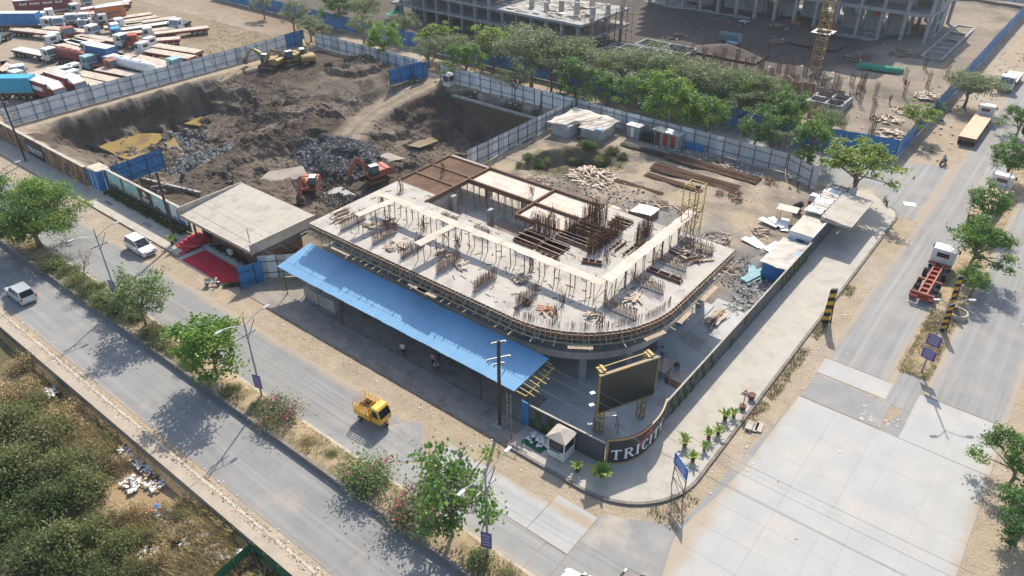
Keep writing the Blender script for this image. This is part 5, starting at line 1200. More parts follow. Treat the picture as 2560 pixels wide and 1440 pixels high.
# ---- containers
def container(L,paint,roof,label,texts=()):
    t=thing('shipping_container',label,'container',group='containers in the lorry yard'); m=MB(); n=int(L/.28)*2
    def wallx(y,s):
        q=MB()
        for i in range(n+1):
            x=L*i/n; d=.03 if i%2 else 0; q.v+=[(x,y-s*d,0),(x,y-s*d,2.5)]
        for i in range(n): q.f.append((2*i,2*i+2,2*i+3,2*i+1)); q.m.append(0)
        return q
    for s in (-1,1): wallx(s*1.22,s).build('side_wall',paint,t)
    for x in (0,L): MB().bx(x-.03,x+.03,-1.2,1.2,0,2.5).build('end_wall',paint,t)
    MB().bx(-.03,L+.03,-1.23,1.23,2.5,2.56).build('roof',roof,t); MB().bx(-.03,L+.03,-1.23,1.23,-.05,.0).build('floor','steel_dark',t)
    for x in (0,L):
        for y in (-1.2,1.2): MB().bx(x-.07,x+.07,y-.06,y+.06,-.05,2.57).build('corner_post',paint,t)
    for txt,size,x,z,mn in texts: add_text(t,txt,size,(x,-1.27,z),(R(90),0,0),mn,.012)
    return t
def putc(t,P,Q,z=1.43): d=Q-P; put(t,(P.x,P.y,z),math.atan2(d.y,d.x))
def zp(x,y,z=1.43): return G(x/4,y/4,z)
tr_=truck('flat',12.2,label='flatbed lorry carrying the bright blue container',group=YG,side='truck_maroon'); P=Vector((-203,64.2,0)); Q=Vector((-193,72.5,0)); place(tr_,P,Q)
c=container(8.5,'cont_blue','cont_roof','bright blue shipping container on a lorry at the upper left of the yard'); putc(c,Vector((-200.5,66.3,0)),Vector((-193,72.5,0)))
c=container(6.1,'cont_navy','cont_roof','navy blue shipping container with white lettering in the middle of the yard',(('KMTC',1.0,1.0,.6,'sign_white'),)); putc(c,zp(935,562),zp(1150,605))
place(truck('flat',8.5,label='lorry carrying the navy blue container',group=YG,side='steel_dark'),zp(1230,625,0),zp(935,562,0))
c=container(6.1,'cont_orange','cont_roof','orange shipping container with dark lettering at the top of the yard',(('Hapag-Lloyd',.72,1.6,.9,'cont_navy'),)); em=MB().bx(.45,1.25,-1.28,-1.262,.8,1.6).build('emblem','cont_blue',c); MB().bx(.7,.85,-1.29,-1.281,1.0,1.4).build('emblem_bar','cont_orange',em); putc(c,zp(975,185),zp(1255,145))
place(truck('flat',8.5,label='lorry carrying the orange container',group=YG,cabin=False),zp(1262,144,0),zp(930,190,0))
c=container(12.2,'cont_maroon','cont_roof','maroon shipping container lettered in white at the top left of the yard',()); pm_=MB(); random.seed(9)
for k in range(17):
    if k in (3,8,13): continue
    pm_.bx(1.2+.55*k,1.58+.55*k,-1.275,-1.26,1.45,1.95-.12*(k%2))
pm_.build('print','sign_white',c); putc(c,zp(170,112),zp(450,90))
c=container(6.1,'cont_teal','cont_teal','turquoise shipping container with rust streaks on a lorry at the left edge'); P=Vector((-152.2,46.2,0)); Q=Vector((-147.6,50.2,0)); putc(c,P,Q)
place(truck('flat',7.2,label='lorry with white cab carrying the turquoise container',group=YG,side='steel_dark'),Vector((-147.4,50.4,0)),Vector((-152.4,46.0,0)))
# ---- lorries on the side road
put(truck('flat',12.2,'truck_white','rust','bed_tan',label='tan flatbed lorry with white cab parked on the side road beyond the junction',group='lorries on the side road'),(-12.35,128.9,.02),R(90))
put(truck('skeleton',7.6,'truck_white',label='white cab lorry with bare red skeleton trailer by the median trees',group='lorries on the side road',name='skeleton_trailer_truck'),(-6.65,79.2,.02),R(90))
put(truck('flat',11.2,'truck_white','truck_orange','bed_tan',label='pale flatbed lorry half hidden by the median trees on the side road',group='lorries on the side road'),(-5.55,101.6,.02),R(88))
put(truck('flat',8,'truck_white','steel_dark','bed_grey',label='grey flatbed lorry facing the camera further up the side road',group='lorries on the side road'),(-12.2,170.5,.02),R(-91))
put(truck('tank',9,'truck_white','steel_dark','truck_white',label='white tanker lorry at the far right end of the side road',group='lorries on the side road',name='tanker_truck'),(-11.6,196,.02),R(-91))
put(truck('flat',11,'truck_white','truck_maroon','bed_wood',label='flatbed lorry beyond the median at the right edge',group='lorries on the side road'),(-.6,121.5,.02),R(90))
put(truck('flat',9,'truck_red','truck_red','bed_wood',label='red cab lorry at the right edge far up the side road',group='lorries on the side road'),(-5.2,140,.02),R(90))
# ---- yellow cargo three wheeler
t=thing('cargo_three_wheeler','yellow cargo three wheeler with open rail bed on the main road','three wheeler')
MB().xprism([(.35,.45),(1.25,.45),(1.5,.6),(1.52,1.0),(1.2,1.62),(1.0,1.74),(.4,1.74)],-.62,.62).build('cab','trike_yellow',t,bevel=.09)
face_quad(MB(),(1.52,-.62,1.02),(1.52,.62,1.02),(1.22,.6,1.6),(1.22,-.6,1.6),.05).build('windshield','glass',t)
for sg in (-1,1):
    q=[(.55,sg*.62,1.0),(1.3,sg*.62,1.0),(1.1,sg*.62,1.55),(.55,sg*.62,1.55)]
    if sg>0: q=[q[1],q[0],q[3],q[2]]
    face_quad(MB(),*q,.02).build('side_window','glass',t); MB().box((1.5,sg*.4,.78),(.08,.16,.16)).build('headlight','lamp_head',t)
    wheel(t,-.95,sg*.6,.25,.16,'trk'); MB().bar((1.2,sg*.62,1.3),(1.35,sg*.8,1.3),.03).build('mirror_arm','steel_dark',t)
wheel(t,1.35,0,.25,.15,'trk'); MB().box((1.42,0,.52),(.4,.24,.1)).build('mudguard','trike_yellow',t)
MB().bx(-1.5,.3,-.72,.72,.55,.62).build('bed_floor','trike_yellow',t)
for sg in (-1,1): MB().bx(-1.5,.3,sg*.72-.02,sg*.72+.02,.6,1.05).build('side_panel','trike_yellow',t)
MB().bx(-1.53,-1.5,-.72,.72,.6,1.0).build('tail_gate','trike_yellow',t); MB().bx(.29,.33,-.72,.72,.6,1.25).build('front_panel','trike_yellow',t)
for sg in (-1,1):
    for z in (1.2,1.38,1.55): MB().bar((-1.5,sg*.72,z),(.3,sg*.72,z),.035).build('rail','trike_yellow',t)
    for x in np.linspace(-1.5,.3,6): MB().bar((x,sg*.72,1.0),(x,sg*.72,1.58),.035).build('upright','trike_yellow',t)
for x in (-1.5,.3,-.5):
    pts=[(x,-.72,1.55),(x,-.45,1.78),(x,0,1.86),(x,.45,1.78),(x,.72,1.55)]; MB().path(pts,.025,5).build('hoop','trike_yellow',t)
for x in (-1.5,.3):
    for k in range(6): y=-.6+.24*k; MB().bar((x,y,1.0),(x,y,1.72-abs(y)*.25),.03).build('upright','trike_yellow',t)
ld=MB()
for k in range(60): ld.box((random.uniform(-1.3,.15),random.uniform(-.6,.6),.66+random.random()*.3),(.35*random.random()+.08,.1,.08),random.random()*3)
ld.build('scrap_load','timber_dark',t,kind='stuff')
put(t,(-39.3,30.4,.03),R(4)); t.scale=(1.02,1.12,1.3)
# ---- two wheelers
def twowheeler(name,label,paint,scooter=False):
    t=thing(name,label,'scooter' if scooter else 'motorcycle'); r_=.23 if scooter else .3; wb=.62
    for x in (-wb,wb): wheel(t,x,0,r_,.1,'tw%s'%scooter)
    if scooter:
        MB().xprism([(-.75,.4),(-.1,.35),(-.05,.72),(-.8,.78)],-.16,.16).build('rear_body',paint,t,bevel=.05); MB().xprism([(.3,.25),(.42,.25),(.62,.95),(.5,.98)],-.2,.2).build('leg_shield',paint,t,bevel=.03)
        MB().bx(-.1,.4,-.15,.15,.26,.31).build('floorboard','steel_dark',t); MB().box((wb,0,.48),(.45,.16,.08)).build('mudguard',paint,t)
    else:
        MB().xprism([(-.1,.62),(.4,.66),(.38,.9),(-.05,.85)],-.14,.14).build('fuel_tank',paint,t,bevel=.05); MB().bx(-.2,.3,-.14,.14,.3,.6).build('engine','steel_grey',t)
        MB().bar((-.75,0,.62),(.1,0,.5),.12,.12).build('frame','steel_dark',t); MB().box((wb,0,.64),(.4,.12,.05)).build('mudguard',paint,t)
    MB().bx(-.75,-.05,-.14,.14,.78,.86).build('seat','steel_dark',t)
    MB().bar((wb,0,r_),(.45,0,1.0),.06,.06).build('fork','steel_grey',t); MB().bar((.42,-.34,1.02),(.42,.34,1.02),.04,.04).build('handlebar','steel_dark',t)
    MB().box((.56,0,.9),(.1,.16,.16)).build('headlight','lamp_head',t); return t
put(twowheeler('scooter','white scooter parked beside the red carpet','paint_white',True),(-69.3,34.1,.02),R(40))
put(twowheeler('motorcycle','black motorcycle parked at the junction by the entrance canopy','paint_black'),(-16.3,100.9,.02),R(120))
put(twowheeler('motorcycle','motorcycle carrying a rider at the edge of the junction','paint_black'),(-13.35,119.4,.02),R(70))
for k,(x,y) in enumerate(((-100.6,98.6),(-101.2,97.6))): put(twowheeler('motorcycle','dark motorcycle parked beside the %s blue gate leaf'%('small' if k==0 else 'open large'),'paint_black'),(x,y,hz(x,y)+.02),R(30+60*k))
# ---- excavators
def excavator(label,paint,boom,cabm='steel_dark',group=None):
    """boom: list of joints (x,z) from pivot: elbow, stick end, bucket"""
    t=thing('excavator',label,'excavator',group=group)
    for sg in (-1,1):
        prof=[(-1.9,.15),(-1.7,0),(1.7,0),(1.9,.15),(2.0,.45),(1.75,.8),(-1.75,.8),(-2.0,.45)]
        tk=MB().xprism(prof,sg*1.15-.28,sg*1.15+.28).build('track','steel_dark',t,bevel=.04)
        for k in range(12): MB().bx(-1.75+.3*k,-1.6+.3*k,sg*1.15-.3,sg*1.15+.3,.8,.85).build('track_plate','soil_dark',tk)
        MB().bx(-1.4,1.4,sg*1.15-.3,sg*1.15+.3,.3,.5).build('roller_frame',paint,tk)
    MB().bx(-.8,.8,-.9,.9,.4,1.0).build('undercarriage','steel_dark',t)
    MB().bx(-2.2,1.1,-1.3,1.3,1.05,1.35).build('turntable_deck',paint,t)
    MB().xprism([(-2.5,1.2),(-1.5,1.2),(-1.5,2.2),(-2.2,2.2),(-2.6,1.9)],-1.35,1.35).build('counterweight',paint,t,bevel=.08)
    MB().bx(-1.5,.2,-1.3,-.1,1.35,2.1).build('engine_cover',paint,t,bevel=.05); MB().bx(-1.5,-.4,-.1,1.3,1.35,2.1).build('engine_cover',paint,t,bevel=.05)
    c=MB().xprism([(-.4,1.35),(1.15,1.35),(1.2,2.1),(.95,2.95),(-.4,2.95)],.35,1.3).build('cab',cabm,t,bevel=.05)
    face_quad(MB(),(1.2,.35,2.1),(1.2,1.3,2.1),(.95,1.3,2.95),(.95,.35,2.95),.06).build('window','glass_blue',c); MB().bx(-.42,.97,.33,1.32,2.96,3.02).build('cab_roof',"truck_white",c)
    face_quad(MB(),(1.0,1.3,1.9),(-.3,1.3,1.9),(-.3,1.3,2.8),(.9,1.3,2.8),.05).build('window','glass_blue',c)
    piv=Vector((.7,-.1,1.6)); J=[piv]+[Vector((x,-.1,z)) for x,z in boom]
    def arm(a,b,h0,h1,w_,nm):
        d=(b-a).normalized(); n=Vector((-d.z,0,d.x)); mid=(a+b)/2+n*(h0*.3); P=[]
        for p,h in ((a,h0*.5),(mid,h0),(b,h1)):
            for y in (-w_,w_): P+= [(p.x-n.x*h/2,p.y+y,p.z-n.z*h/2),(p.x+n.x*h/2,p.y+y,p.z+n.z*h/2)]
        m=MB(); f=[]
        for i in (0,4): f+=[(i,i+4,i+5,i+1),(i+3,i+7,i+6,i+2),(i+1,i+5,i+7,i+3),(i+2,i+6,i+4,i)]
        f+=[(0,1,3,2),(8,10,11,9)]; return m.add(P,f).build(nm,paint,t)
    arm(J[0],J[1],.75,.4,.2,'boom'); arm(J[1],J[2],.5,.28,.17,'stick')
    a=(J[0]+J[1])/2
    for y in (-.35,.15): MB().tube((J[0].x+.4,y,J[0].z-.3),(a.x,y,a.z-.1),.09,8).build('hydraulic_ram','steel_grey',t)
    MB().tube((a.x+.2,-.1,a.z+.6),(J[1].x+.15,-.1,J[1].z+.35),.08,8).build('hydraulic_ram','steel_grey',t)
    b=J[2]; MB().xprism([(b.x,b.z+.1),(b.x+.5,b.z-.1),(b.x+.45,b.z-.75),(b.x-.1,b.z-1.05),(b.x-.5,b.z-.75),(b.x-.2,b.z-.2)],-.65,.45).build('bucket','soil_dark',t)
    return t
EG='excavators working in the pit'
put(excavator('orange excavator facing the camera beside the grey puddle','exc_orange',[(3.6,4.2),(4.9,2.0)],group=EG),(-86.6,60.9,hz(-86.6,60.9)),R(-50))
put(excavator('orange excavator with its arm bent down on the dark rock heap','exc_orange',[(2.6,4.4),(4.2,1.6)],group=EG),(-81.9,69.6,hz(-81.9,69.6)),R(-105))
ye=[((-129.2,86.6),R(205),'yellow excavator with boom stretched left at the top of the mound'),((-127.6,90.0),R(262),'yellow excavator in the middle of the mound top group'),((-124.8,92.4),R(150),'yellow excavator turned away at the right of the mound top group')]
for (x,y),a,lb in ye: put(excavator(lb,'exc_yellow',[(3.4,3.6),(5.2,1.5)],group=EG),(x,y,hz(x,y)),a)
# ------------------------------------------------------------------ trees and plants
ORD='first second third fourth fifth sixth seventh eighth ninth tenth eleventh twelfth thirteenth fourteenth fifteenth sixteenth seventeenth eighteenth nineteenth twentieth'.split()+['twenty first','twenty second','twenty third']
def scrx(o): d=o.location-camo.location; return d.dot(_R)/d.dot(_F)
def number(objs,fmt):
    for i,o in enumerate(sorted(objs,key=scrx)): o['label']=fmt%(ORD[i])
def leaf_mesh(name,C,size,mats,up=1.15,seed=0,wid=.5,midx=None,droop=0):
    rg=np.random.default_rng(seed); N=len(C); nrm=rg.normal(size=(N,3)); nrm[:,2]+=up; nrm/=np.linalg.norm(nrm,axis=1)[:,None]
    t=rg.normal(size=(N,3)); t-=(t*nrm).sum(1)[:,None]*nrm; t/=np.linalg.norm(t,axis=1)[:,None]; t[:,2]-=droop; b=np.cross(nrm,t)
    s=(size*rg.uniform(.6,1.3,N))[:,None]; V=np.stack([C-t*s*.5,C+b*s*wid*.5,C+t*s*.5,C-b*s*wid*.5],1).reshape(-1,3)
    me=bpy.data.meshes.new(name); me.vertices.add(N*4); me.vertices.foreach_set('co',V.astype(np.float32).ravel()); me.loops.add(N*4)
    me.loops.foreach_set('vertex_index',np.arange(N*4,dtype=np.int32)); me.polygons.add(N); me.polygons.foreach_set('loop_start',np.arange(0,N*4,4,dtype=np.int32))
    for m in mats: me.materials.append(M[m])
    if len(mats)>1: me.polygons.foreach_set('material_index',(midx if midx is not None else rg.integers(0,len(mats),N)).astype(np.int32))
    me.update(calc_edges=True); return me
TP={}
def tree_proto(key,seed,mats,n=4500,K=55,flat=.75,size=.24,hc=3.45,Rr=3.0,shell=.55,sig=.42,limb=12,low=-.35,trunk=.17,wid=.5,zs=.55):
    rg=np.random.default_rng(seed); random.seed(seed)
    d=rg.normal(size=(K*4,3)); d/=np.linalg.norm(d,axis=1)[:,None]; d=d[d[:,2]>low][:K]
    lump=1+.22*np.sin(d[:,0]*3+seed)+.15*np.sin(d[:,1]*4+seed*2); r=rg.uniform(shell,1,len(d))*lump
    cc=d*r[:,None]*Rr*np.array([1,1,flat])+np.array([0,0,hc])
    w_=rg.uniform(.5,1.5,len(cc)); idx=rg.choice(len(cc),n,p=w_/w_.sum())
    C=cc[idx]+rg.normal(size=(n,3))*sig*Rr/3*np.array([1,1,zs])*rg.uniform(.6,1.2,(n,1))
    mi=np.where(rg.random(n)<.72,rg.integers(0,len(mats),len(cc))[idx],rg.integers(0,len(mats),n))
    crown=leaf_mesh('crown',C,size,mats,seed=seed,midx=mi,wid=wid)
    m=MB(); top=Vector((jit(.3),jit(.3),hc-.5)); m.path([(0,0,-.3),(jit(.12),jit(.12),hc*.3),(jit(.2),jit(.2),hc*.55),top],[trunk*1.25,trunk,trunk*.85,trunk*.5],7)
    for q in cc[np.argsort(rg.random(len(cc)))[:limb]]:
        a=Vector((jit(.1),jit(.1),hc*random.uniform(.38,.75))); b=Vector(q); mid=(a+b)/2+Vector((jit(.3),jit(.3),.1)); m.path([a,mid,b],[trunk*.5,trunk*.33,.02],5)
    tm=m.mesh('trunk','bark',smooth=True); TP[key]=(tm,crown,hc,Rr)
st_=dict(bright=dict(mats=['leaf_bright','leaf_green','leaf_bright'],flat=.8,n=7000,size=.28,K=64,low=-.5,sig=.36),green=dict(mats=['leaf_green','leaf_dark','leaf_bright'],flat=.9,n=6800,size=.27,K=64,low=-.5,sig=.36),
 dark=dict(mats=['leaf_dark','leaf_green','leaf_dark'],flat=1.1,n=6000,size=.27,K=60,low=-.6,sig=.36),olive=dict(mats=['leaf_olive','leaf_grey','leaf_olive'],flat=.5,n=8000,size=.23,K=90,shell=.4,sig=.5,zs=.4,limb=16),
 grey=dict(mats=['leaf_grey','leaf_olive'],flat=.7,n=4600,size=.24,K=46,sig=.36,shell=.5),yellow=dict(mats=['leaf_yellow','leaf_bright'],flat=.6,n=4200,size=.3,K=55,sig=.33,shell=.4,zs=.35))
for k,v in st_.items():
    for s in range(3): tree_proto(k+str(s),100+s*17+len(k),**v)
def add_tree(key,base,r,label,group,name='tree',hscale=1.0,rz=None,cat='tree'):
    tm,cr,hc,Rr=TP[key]; s=r/Rr; t=thing(name,label,cat,base,group,rz=random.random()*6.28 if rz is None else rz)
    piece('trunk',tm,t,scale=(s,s,s*hscale)); piece('crown',cr,t,scale=(s,s,s*hscale)); return t
def px_tree(px_,py_,rpx,style,label,group,hs=1.0,v=None,name='tree',zoff=0):
    r=2.5; rpx=rpx*(1.2/1.28 if group==TG else .98/1.28)
    for _ in range(4):
        p=G(px_,py_,1.15*r*hs); r=1.28*rpx*((p-camo.location).dot(_F))/CAM_F
    v=random.randrange(3) if v is None else v
    return add_tree(style+str(v),(p.x,p.y,zoff),r,label,group,name,hs)
camo.location=(0,0,CAM_H)
TG='street trees along the back street'
T1=[(655,12,26,'grey','thin grey green tree at the top left of the back street'),(730,35,34,'grey','sparse grey tree above the blue fence end'),(772,62,30,'grey','grey tree beside the gap in the pale fence'),(845,18,36,'green','dark green tree at the top edge left of the far building'),(905,62,34,'grey','grey tree left of the round bright green tree'),
(958,98,42,'bright','round bright green tree behind the soil mound fence'),(905,20,36,'olive','olive tree at the top edge near the far building'),(1085,88,40,'yellow','flat yellow green tree in front of the left far building'),(1068,120,36,'grey','grey green tree above the open blue gate'),(1165,150,40,'green','green tree behind the small white booth'),
(1235,105,52,'yellow','wide yellow green tree below the left far building'),(1330,118,72,'olive','broad olive tree, largest before the left far building'),(1425,142,64,'olive','broad olive tree beside the end of the left far building'),(1290,190,44,'grey','grey tree with red flowers over the blue fence'),(1205,128,36,'olive','olive tree half hidden behind the yellow green one'),
(1440,205,46,'dark','tall dark tree at the corner of the pit fences'),(1560,158,52,'olive','olive tree above the right half of the back street'),(1645,165,62,'olive','broad olive tree behind the big bright green tree'),(1735,190,60,'olive','broad olive tree in the middle of the right row'),(1825,205,58,'olive','olive tree right of the middle of the right row'),(1910,228,52,'olive','olive tree nearest the rebar columns of the far site'),
(1590,232,46,'green','green tree left of the big bright one behind the shack'),(1682,255,66,'bright','big bright green tree behind the toilet cabins'),(1770,290,48,'green','green tree over the grey yard fence'),(1850,262,42,'grey','grey green tree between the two right rows'),(1895,320,46,'dark','dark leafy tree beside the yard fence'),(1975,265,48,'green','green tree by the street lamp of the back street'),(2035,345,50,'green','green tree beside the blue junction fence'),(2010,400,24,'green','small green tree at the end of the yard fence'),(2150,408,78,'yellow','spreading light green tree beside the site entrance')]
T1+=[(1130,110,36,'olive','small olive tree between the flat yellow green tree and the green one'),(1380,165,46,'grey','grey green tree before the broadest olive tree'),(1505,150,40,'olive','olive tree right of the scaffold end of the far building'),(1520,215,36,'green','green tree right of the pit fence corner'),(1640,215,44,'green','dark green tree between the big bright tree and the olive row'),(1720,245,40,'grey','grey green tree right of the big bright tree'),(1795,235,44,'olive','olive tree behind the green tree over the yard fence'),(1870,245,44,'green','green tree behind the dark leafy tree'),(1955,300,42,'green','green tree left of the back street lamp'),(1950,350,30,'grey','small grey tree close to the yard fence'),(2080,300,36,'olive','olive tree beside the plinth beams of the far site'),(1005,60,34,'grey','grey tree above the round bright green tree'),(805,78,24,'grey','small grey tree just behind the fence gap')]
for i,(a,b,r,s,l) in enumerate(T1): px_tree(a,b,r,s,l,TG,v=i%3)
px_tree(2300,290,52,'yellow','light green tree leaning over the blue side road fence','trees along the side road')
px_tree(2428,212,62,'olive','drooping olive tree on the side road verge','trees along the side road',hs=.85)
px_tree(2345,275,20,'green','small round green bush tree at the blue fence','trees along the side road')
for a,b,r,s,l in ((2450,610,72,'green','large green tree on the side road median, nearest the skeleton trailer'),(2480,510,58,'green','green tree on the median beside the lamp post'),(2535,395,56,'green','green tree on the median at the right edge'),(2555,300,40,'green','green tree at the far right edge of the median'),(2440,705,42,'green','low green tree beside the striped pillars'),
   (2555,1150,84,'green','green tree at the right edge of the crossing verge'),(2570,1300,84,'dark','dark tree at the lower right edge of the crossing')): px_tree(a,b,r,s,l,'trees beside the side road')
# big rain tree on the left
tree_proto('big',5,['leaf_bright','leaf_yellow','leaf_green','leaf_dark'],n=32000,K=120,flat=.9,size=.25,hc=4.3,Rr=4.4,sig=.44,shell=.5,limb=22,low=-.6,trunk=.26,zs=.45)
add_tree('big0' if 'big0' in TP else 'big',(-92.5,26.0,.3),4.7,'large bright green spreading tree on the median at the left edge',None,'rain_tree')
# sparse trees of the median
tree_proto('med0',11,['leaf_green','leaf_bright','leaf_grey'],n=3000,K=52,flat=1.15,size=.2,hc=2.7,Rr=2.0,sig=.42,limb=26,shell=.35,low=-.8,trunk=.09,wid=.75)
tree_proto('med1',12,['leaf_bright','leaf_green'],n=5600,K=56,flat=1.15,size=.2,hc=2.8,Rr=2.0,sig=.5,limb=22,shell=.35,low=-.7,trunk=.1,wid=.75)
tree_proto('med2',13,['leaf_grey','leaf_olive','leaf_green'],n=3400,K=60,flat=.95,size=.19,hc=2.4,Rr=2.0,sig=.42,limb=24,shell=.35,low=-.7,trunk=.08,wid=.6)
MG='small trees on the main road median'
add_tree('med1',(-54.6,25.2,.35),3.0,'leafy bright green tree on the median beside a lamp post',MG)
add_tree('med2',(-67.6,25.3,.35),3.1,'sparse grey green tree on the median left of the leafy one',MG)
add_tree('med0',(-25.4,25.3,.35),3.2,'sparse tree with large leaves on the median near the crossing',MG,hscale=1.15)
add_tree('med2',(-71.5,25.0,.3),1.5,'low dense shrub tree below the left lamp post',MG)
# bare tree
bt=MB(); random.seed(3)
def branch(p,d,L,r,dep):
    q=p+d*L; bt.path([p,(p+q)/2+Vector((jit(.05),jit(.05),jit(.05)))*L,q],[r,r*.85,r*.6],5)
    if dep==0: return
    for k in range(3 if dep>1 else 2):
        e=(d+Vector((jit(.75),jit(.75),jit(.4)+.1))).normalized(); branch(q,e,L*random.uniform(.6,.85),r*.58,dep-1)
branch(Vector((-79.5,25.2,.3)),Vector((.05,0,1)),1.5,.09,4)
bto=thing('bare_tree','leafless bare branched tree on the median right of the big tree','tree',(-79.5,25.2,.3)); bt.build('branches','bark',bto)
# shrubs
def shrub_proto(key,seed,mats,n=3600,Rr=1.0,size=.13,flat=.8,sig=.3,K=26,fl=None,wid=.5):
    rg=np.random.default_rng(seed); d=rg.normal(size=(K*3,3)); d/=np.linalg.norm(d,axis=1)[:,None]; d=d[d[:,2]>-.1][:K]
    cc=d*rg.uniform(.35,1,(len(d),1))*Rr*np.array([1,1,flat])+np.array([0,0,.25*Rr]); idx=rg.integers(0,len(cc),n); C=cc[idx]+rg.normal(size=(n,3))*sig*Rr*np.array([1,1,.7]); C[:,2]=np.abs(C[:,2])+.02
    mi=np.where(rg.random(n)<.7,rg.integers(0,len(mats),len(cc))[idx],rg.integers(0,len(mats),n)); cr=leaf_mesh('foliage',C,size,mats,seed=seed,midx=mi,wid=wid)
    m=MB(); random.seed(seed)
    for q in cc[:14]: m.path([(jit(.1),jit(.1),-.1),(q[0]*.5,q[1]*.5,q[2]*.6),tuple(q)],[.03,.02,.008],4)
    fm=None
    if fl:
        o=cc[rg.random(len(cc))<.45]; i2=rg.integers(0,len(o),fl); F=o[i2]*1.12+rg.normal(size=(fl,3))*.13*Rr; F[:,2]=np.abs(F[:,2])+.1; fm=leaf_mesh('flowers',F,.12,['flower_pink'],seed=seed+1,wid=.9)
    TP[key]=(m.mesh('stems','bark'),cr,fm)
def add_shrub(key,base,s,label,group,name='shrub',sz=1.0,cat='shrub'):
    st,cr,fm=TP[key]; t=thing(name,label,cat,base,group,rz=random.random()*6.28); piece('stems',st,t,scale=(s,s,s*sz)); piece('foliage',cr,t,scale=(s,s,s*sz))
    if fm: piece('flowers',fm,t,scale=(s,s,s*sz))
    return t
shrub_proto('sA',21,['leaf_scrub','leaf_scrub_dark','leaf_scrub'],n=6500,size=.11,sig=.2,K=40); shrub_proto('sB',22,['leaf_olive','leaf_scrub_dark','leaf_scrub'],n=6000,size=.11,sig=.2,K=36); shrub_proto('sC',23,['leaf_scrub','leaf_dry'],n=4600,size=.11,sig=.22,K=32); shrub_proto('sD',24,['leaf_dry','straw'],n=3400,size=.12,flat=.6); shrub_proto('sE',25,['leaf_scrub_dark','leaf_dark','leaf_scrub_dark'],n=6500,size=.11,sig=.2,K=40)
shrub_proto('bo0',31,['leaf_olive','leaf_dry','leaf_grey'],n=2600,size=.13,fl=110,flat=.75,sig=.34); shrub_proto('bo1',32,['leaf_green','leaf_olive','leaf_grey'],n=3200,size=.13,fl=90,flat=.75,sig=.34)
shrub_proto('md',33,['leaf_olive','leaf_green','leaf_dry'],n=2600,size=.15,flat=.7)
add_shrub('bo0',(-45.6,25.3,.35),1.6,'pink flowering bougainvillea bush on the median below a banner lamp','bougainvillea bushes on the median','bougainvillea')
add_shrub('bo1',(-34.2,25.1,.35),1.9,'green bougainvillea with pink flowers on the middle of the median','bougainvillea bushes on the median','bougainvillea')
add_shrub('bo0',(-29.0,25.0,.35),1.8,'dry bougainvillea bush with few flowers beside the sparse median tree','bougainvillea bushes on the median','bougainvillea')
SG='bushes filling the main road median'
for i,(x,s,k) in enumerate(((-86,1.5,'md'),(-83.5,1.3,'sB'),(-81,1.4,'md'),(-77.8,1.4,'sA'),(-76,1.2,'md'),(-74.6,1.5,'sA'),(-72.2,1.2,'md'),(-69.6,1.3,'md'),(-65.6,1.1,'sC'),(-63.4,1.2,'md'),(-61.2,1.0,'sC'),(-58.6,1.1,'md'),(-51.8,.9,'sC'),(-48,1.0,'md'),(-41.5,.6,'sD'),(-38.8,.5,'md'),(-22.6,1.0,'md'),(-20,.9,'sC'),(-101,1.4,'md'),(-107,1.5,'sA'),(-113,1.4,'md'))):
    add_shrub(k,(x,25.0+jit(.3),.3),s,'x',SG,'median_bush',.8)
number([o for o in COL.objects if o.get('group')==SG],'%s green and dry bush from the left along the main road median')
random.seed(11)
THG='wild shrubs of the scrubland beside the old footpath'
for i,(a,b,r,k) in enumerate(((35,1070,62,'sA'),(120,1105,58,'sC'),(40,1190,74,'sA'),(150,1185,62,'sA'),(205,1240,60,'sA'),(110,1280,66,'sE'),(20,1330,70,'sE'),(170,1395,78,'sA'),(70,1410,64,'sB'),(285,1375,52,'sA'),(235,1160,44,'sC'),(25,985,40,'sD'),(60,905,30,'sD'),(265,1425,52,'sB'),(160,1050,40,'sD'),(330,1285,30,'sD'),(365,1345,28,'sC'),(5,1240,60,'sE'),(350,1430,36,'sC'),(170,965,26,'sB'),(235,1010,24,'sB'),(300,1160,26,'sD'),(400,1270,22,'sD'),(255,1310,44,'sC'),(120,930,24,'sC'),(445,1290,20,'sC'),(480,1330,24,'sD'),(505,1250,18,'sB'),(525,1300,20,'sB'),(410,1400,28,'sD'),(570,1340,20,'sB'),(60,1130,40,'sC'),(90,1000,26,'sC'))):
    p=G(a,b,-.6); s=r*((p-camo.location).dot(_F))/CAM_F
    lab={'sA':'olive green wild shrub in the scrubland at the lower left','sB':'fresh green wild shrub in the scrubland at the lower left','sC':'half dry olive shrub in the scrubland at the lower left','sD':'dry straw coloured shrub in the scrubland at the lower left','sE':'dark green dense shrub in the scrubland at the lower left'}[k]
    if p.y<15.4: add_shrub(k,(p.x,p.y,hz(p.x,p.y)-.05),s,lab,THG,'wild_shrub',random.uniform(1.15,1.6))
for k_ in ('olive green wild','fresh green wild','half dry olive','dry straw coloured','dark green dense'):
    number([o for o in COL.objects if o.get('group')==THG and o['label'].startswith(k_)],'%s from the left of the '+k_+' shrubs in the lower left scrubland')
# shrubs in the yard hollow
for i,(a,b,r) in enumerate(((1320,410,14),(1345,405,18),(1365,395,14),(1440,390,18),(1470,385,22),(1500,400,20),(1530,395,18),(1555,408,14),(1300,425,10),(1510,420,14),(1485,415,16),(1335,420,12))):
    p=G(a,b,-.8); s=r*((p-camo.location).dot(_F))/CAM_F; add_shrub(('sB','sE','md')[i%3],(p.x,p.y,hz(p.x,p.y)),s,'green weed bush growing in the hollow of the building yard','weed bushes in the yard hollow','weed_bush')
number([o for o in COL.objects if o.get('group')=='weed bushes in the yard hollow'],'%s green weed bush from the left in the yard hollow')
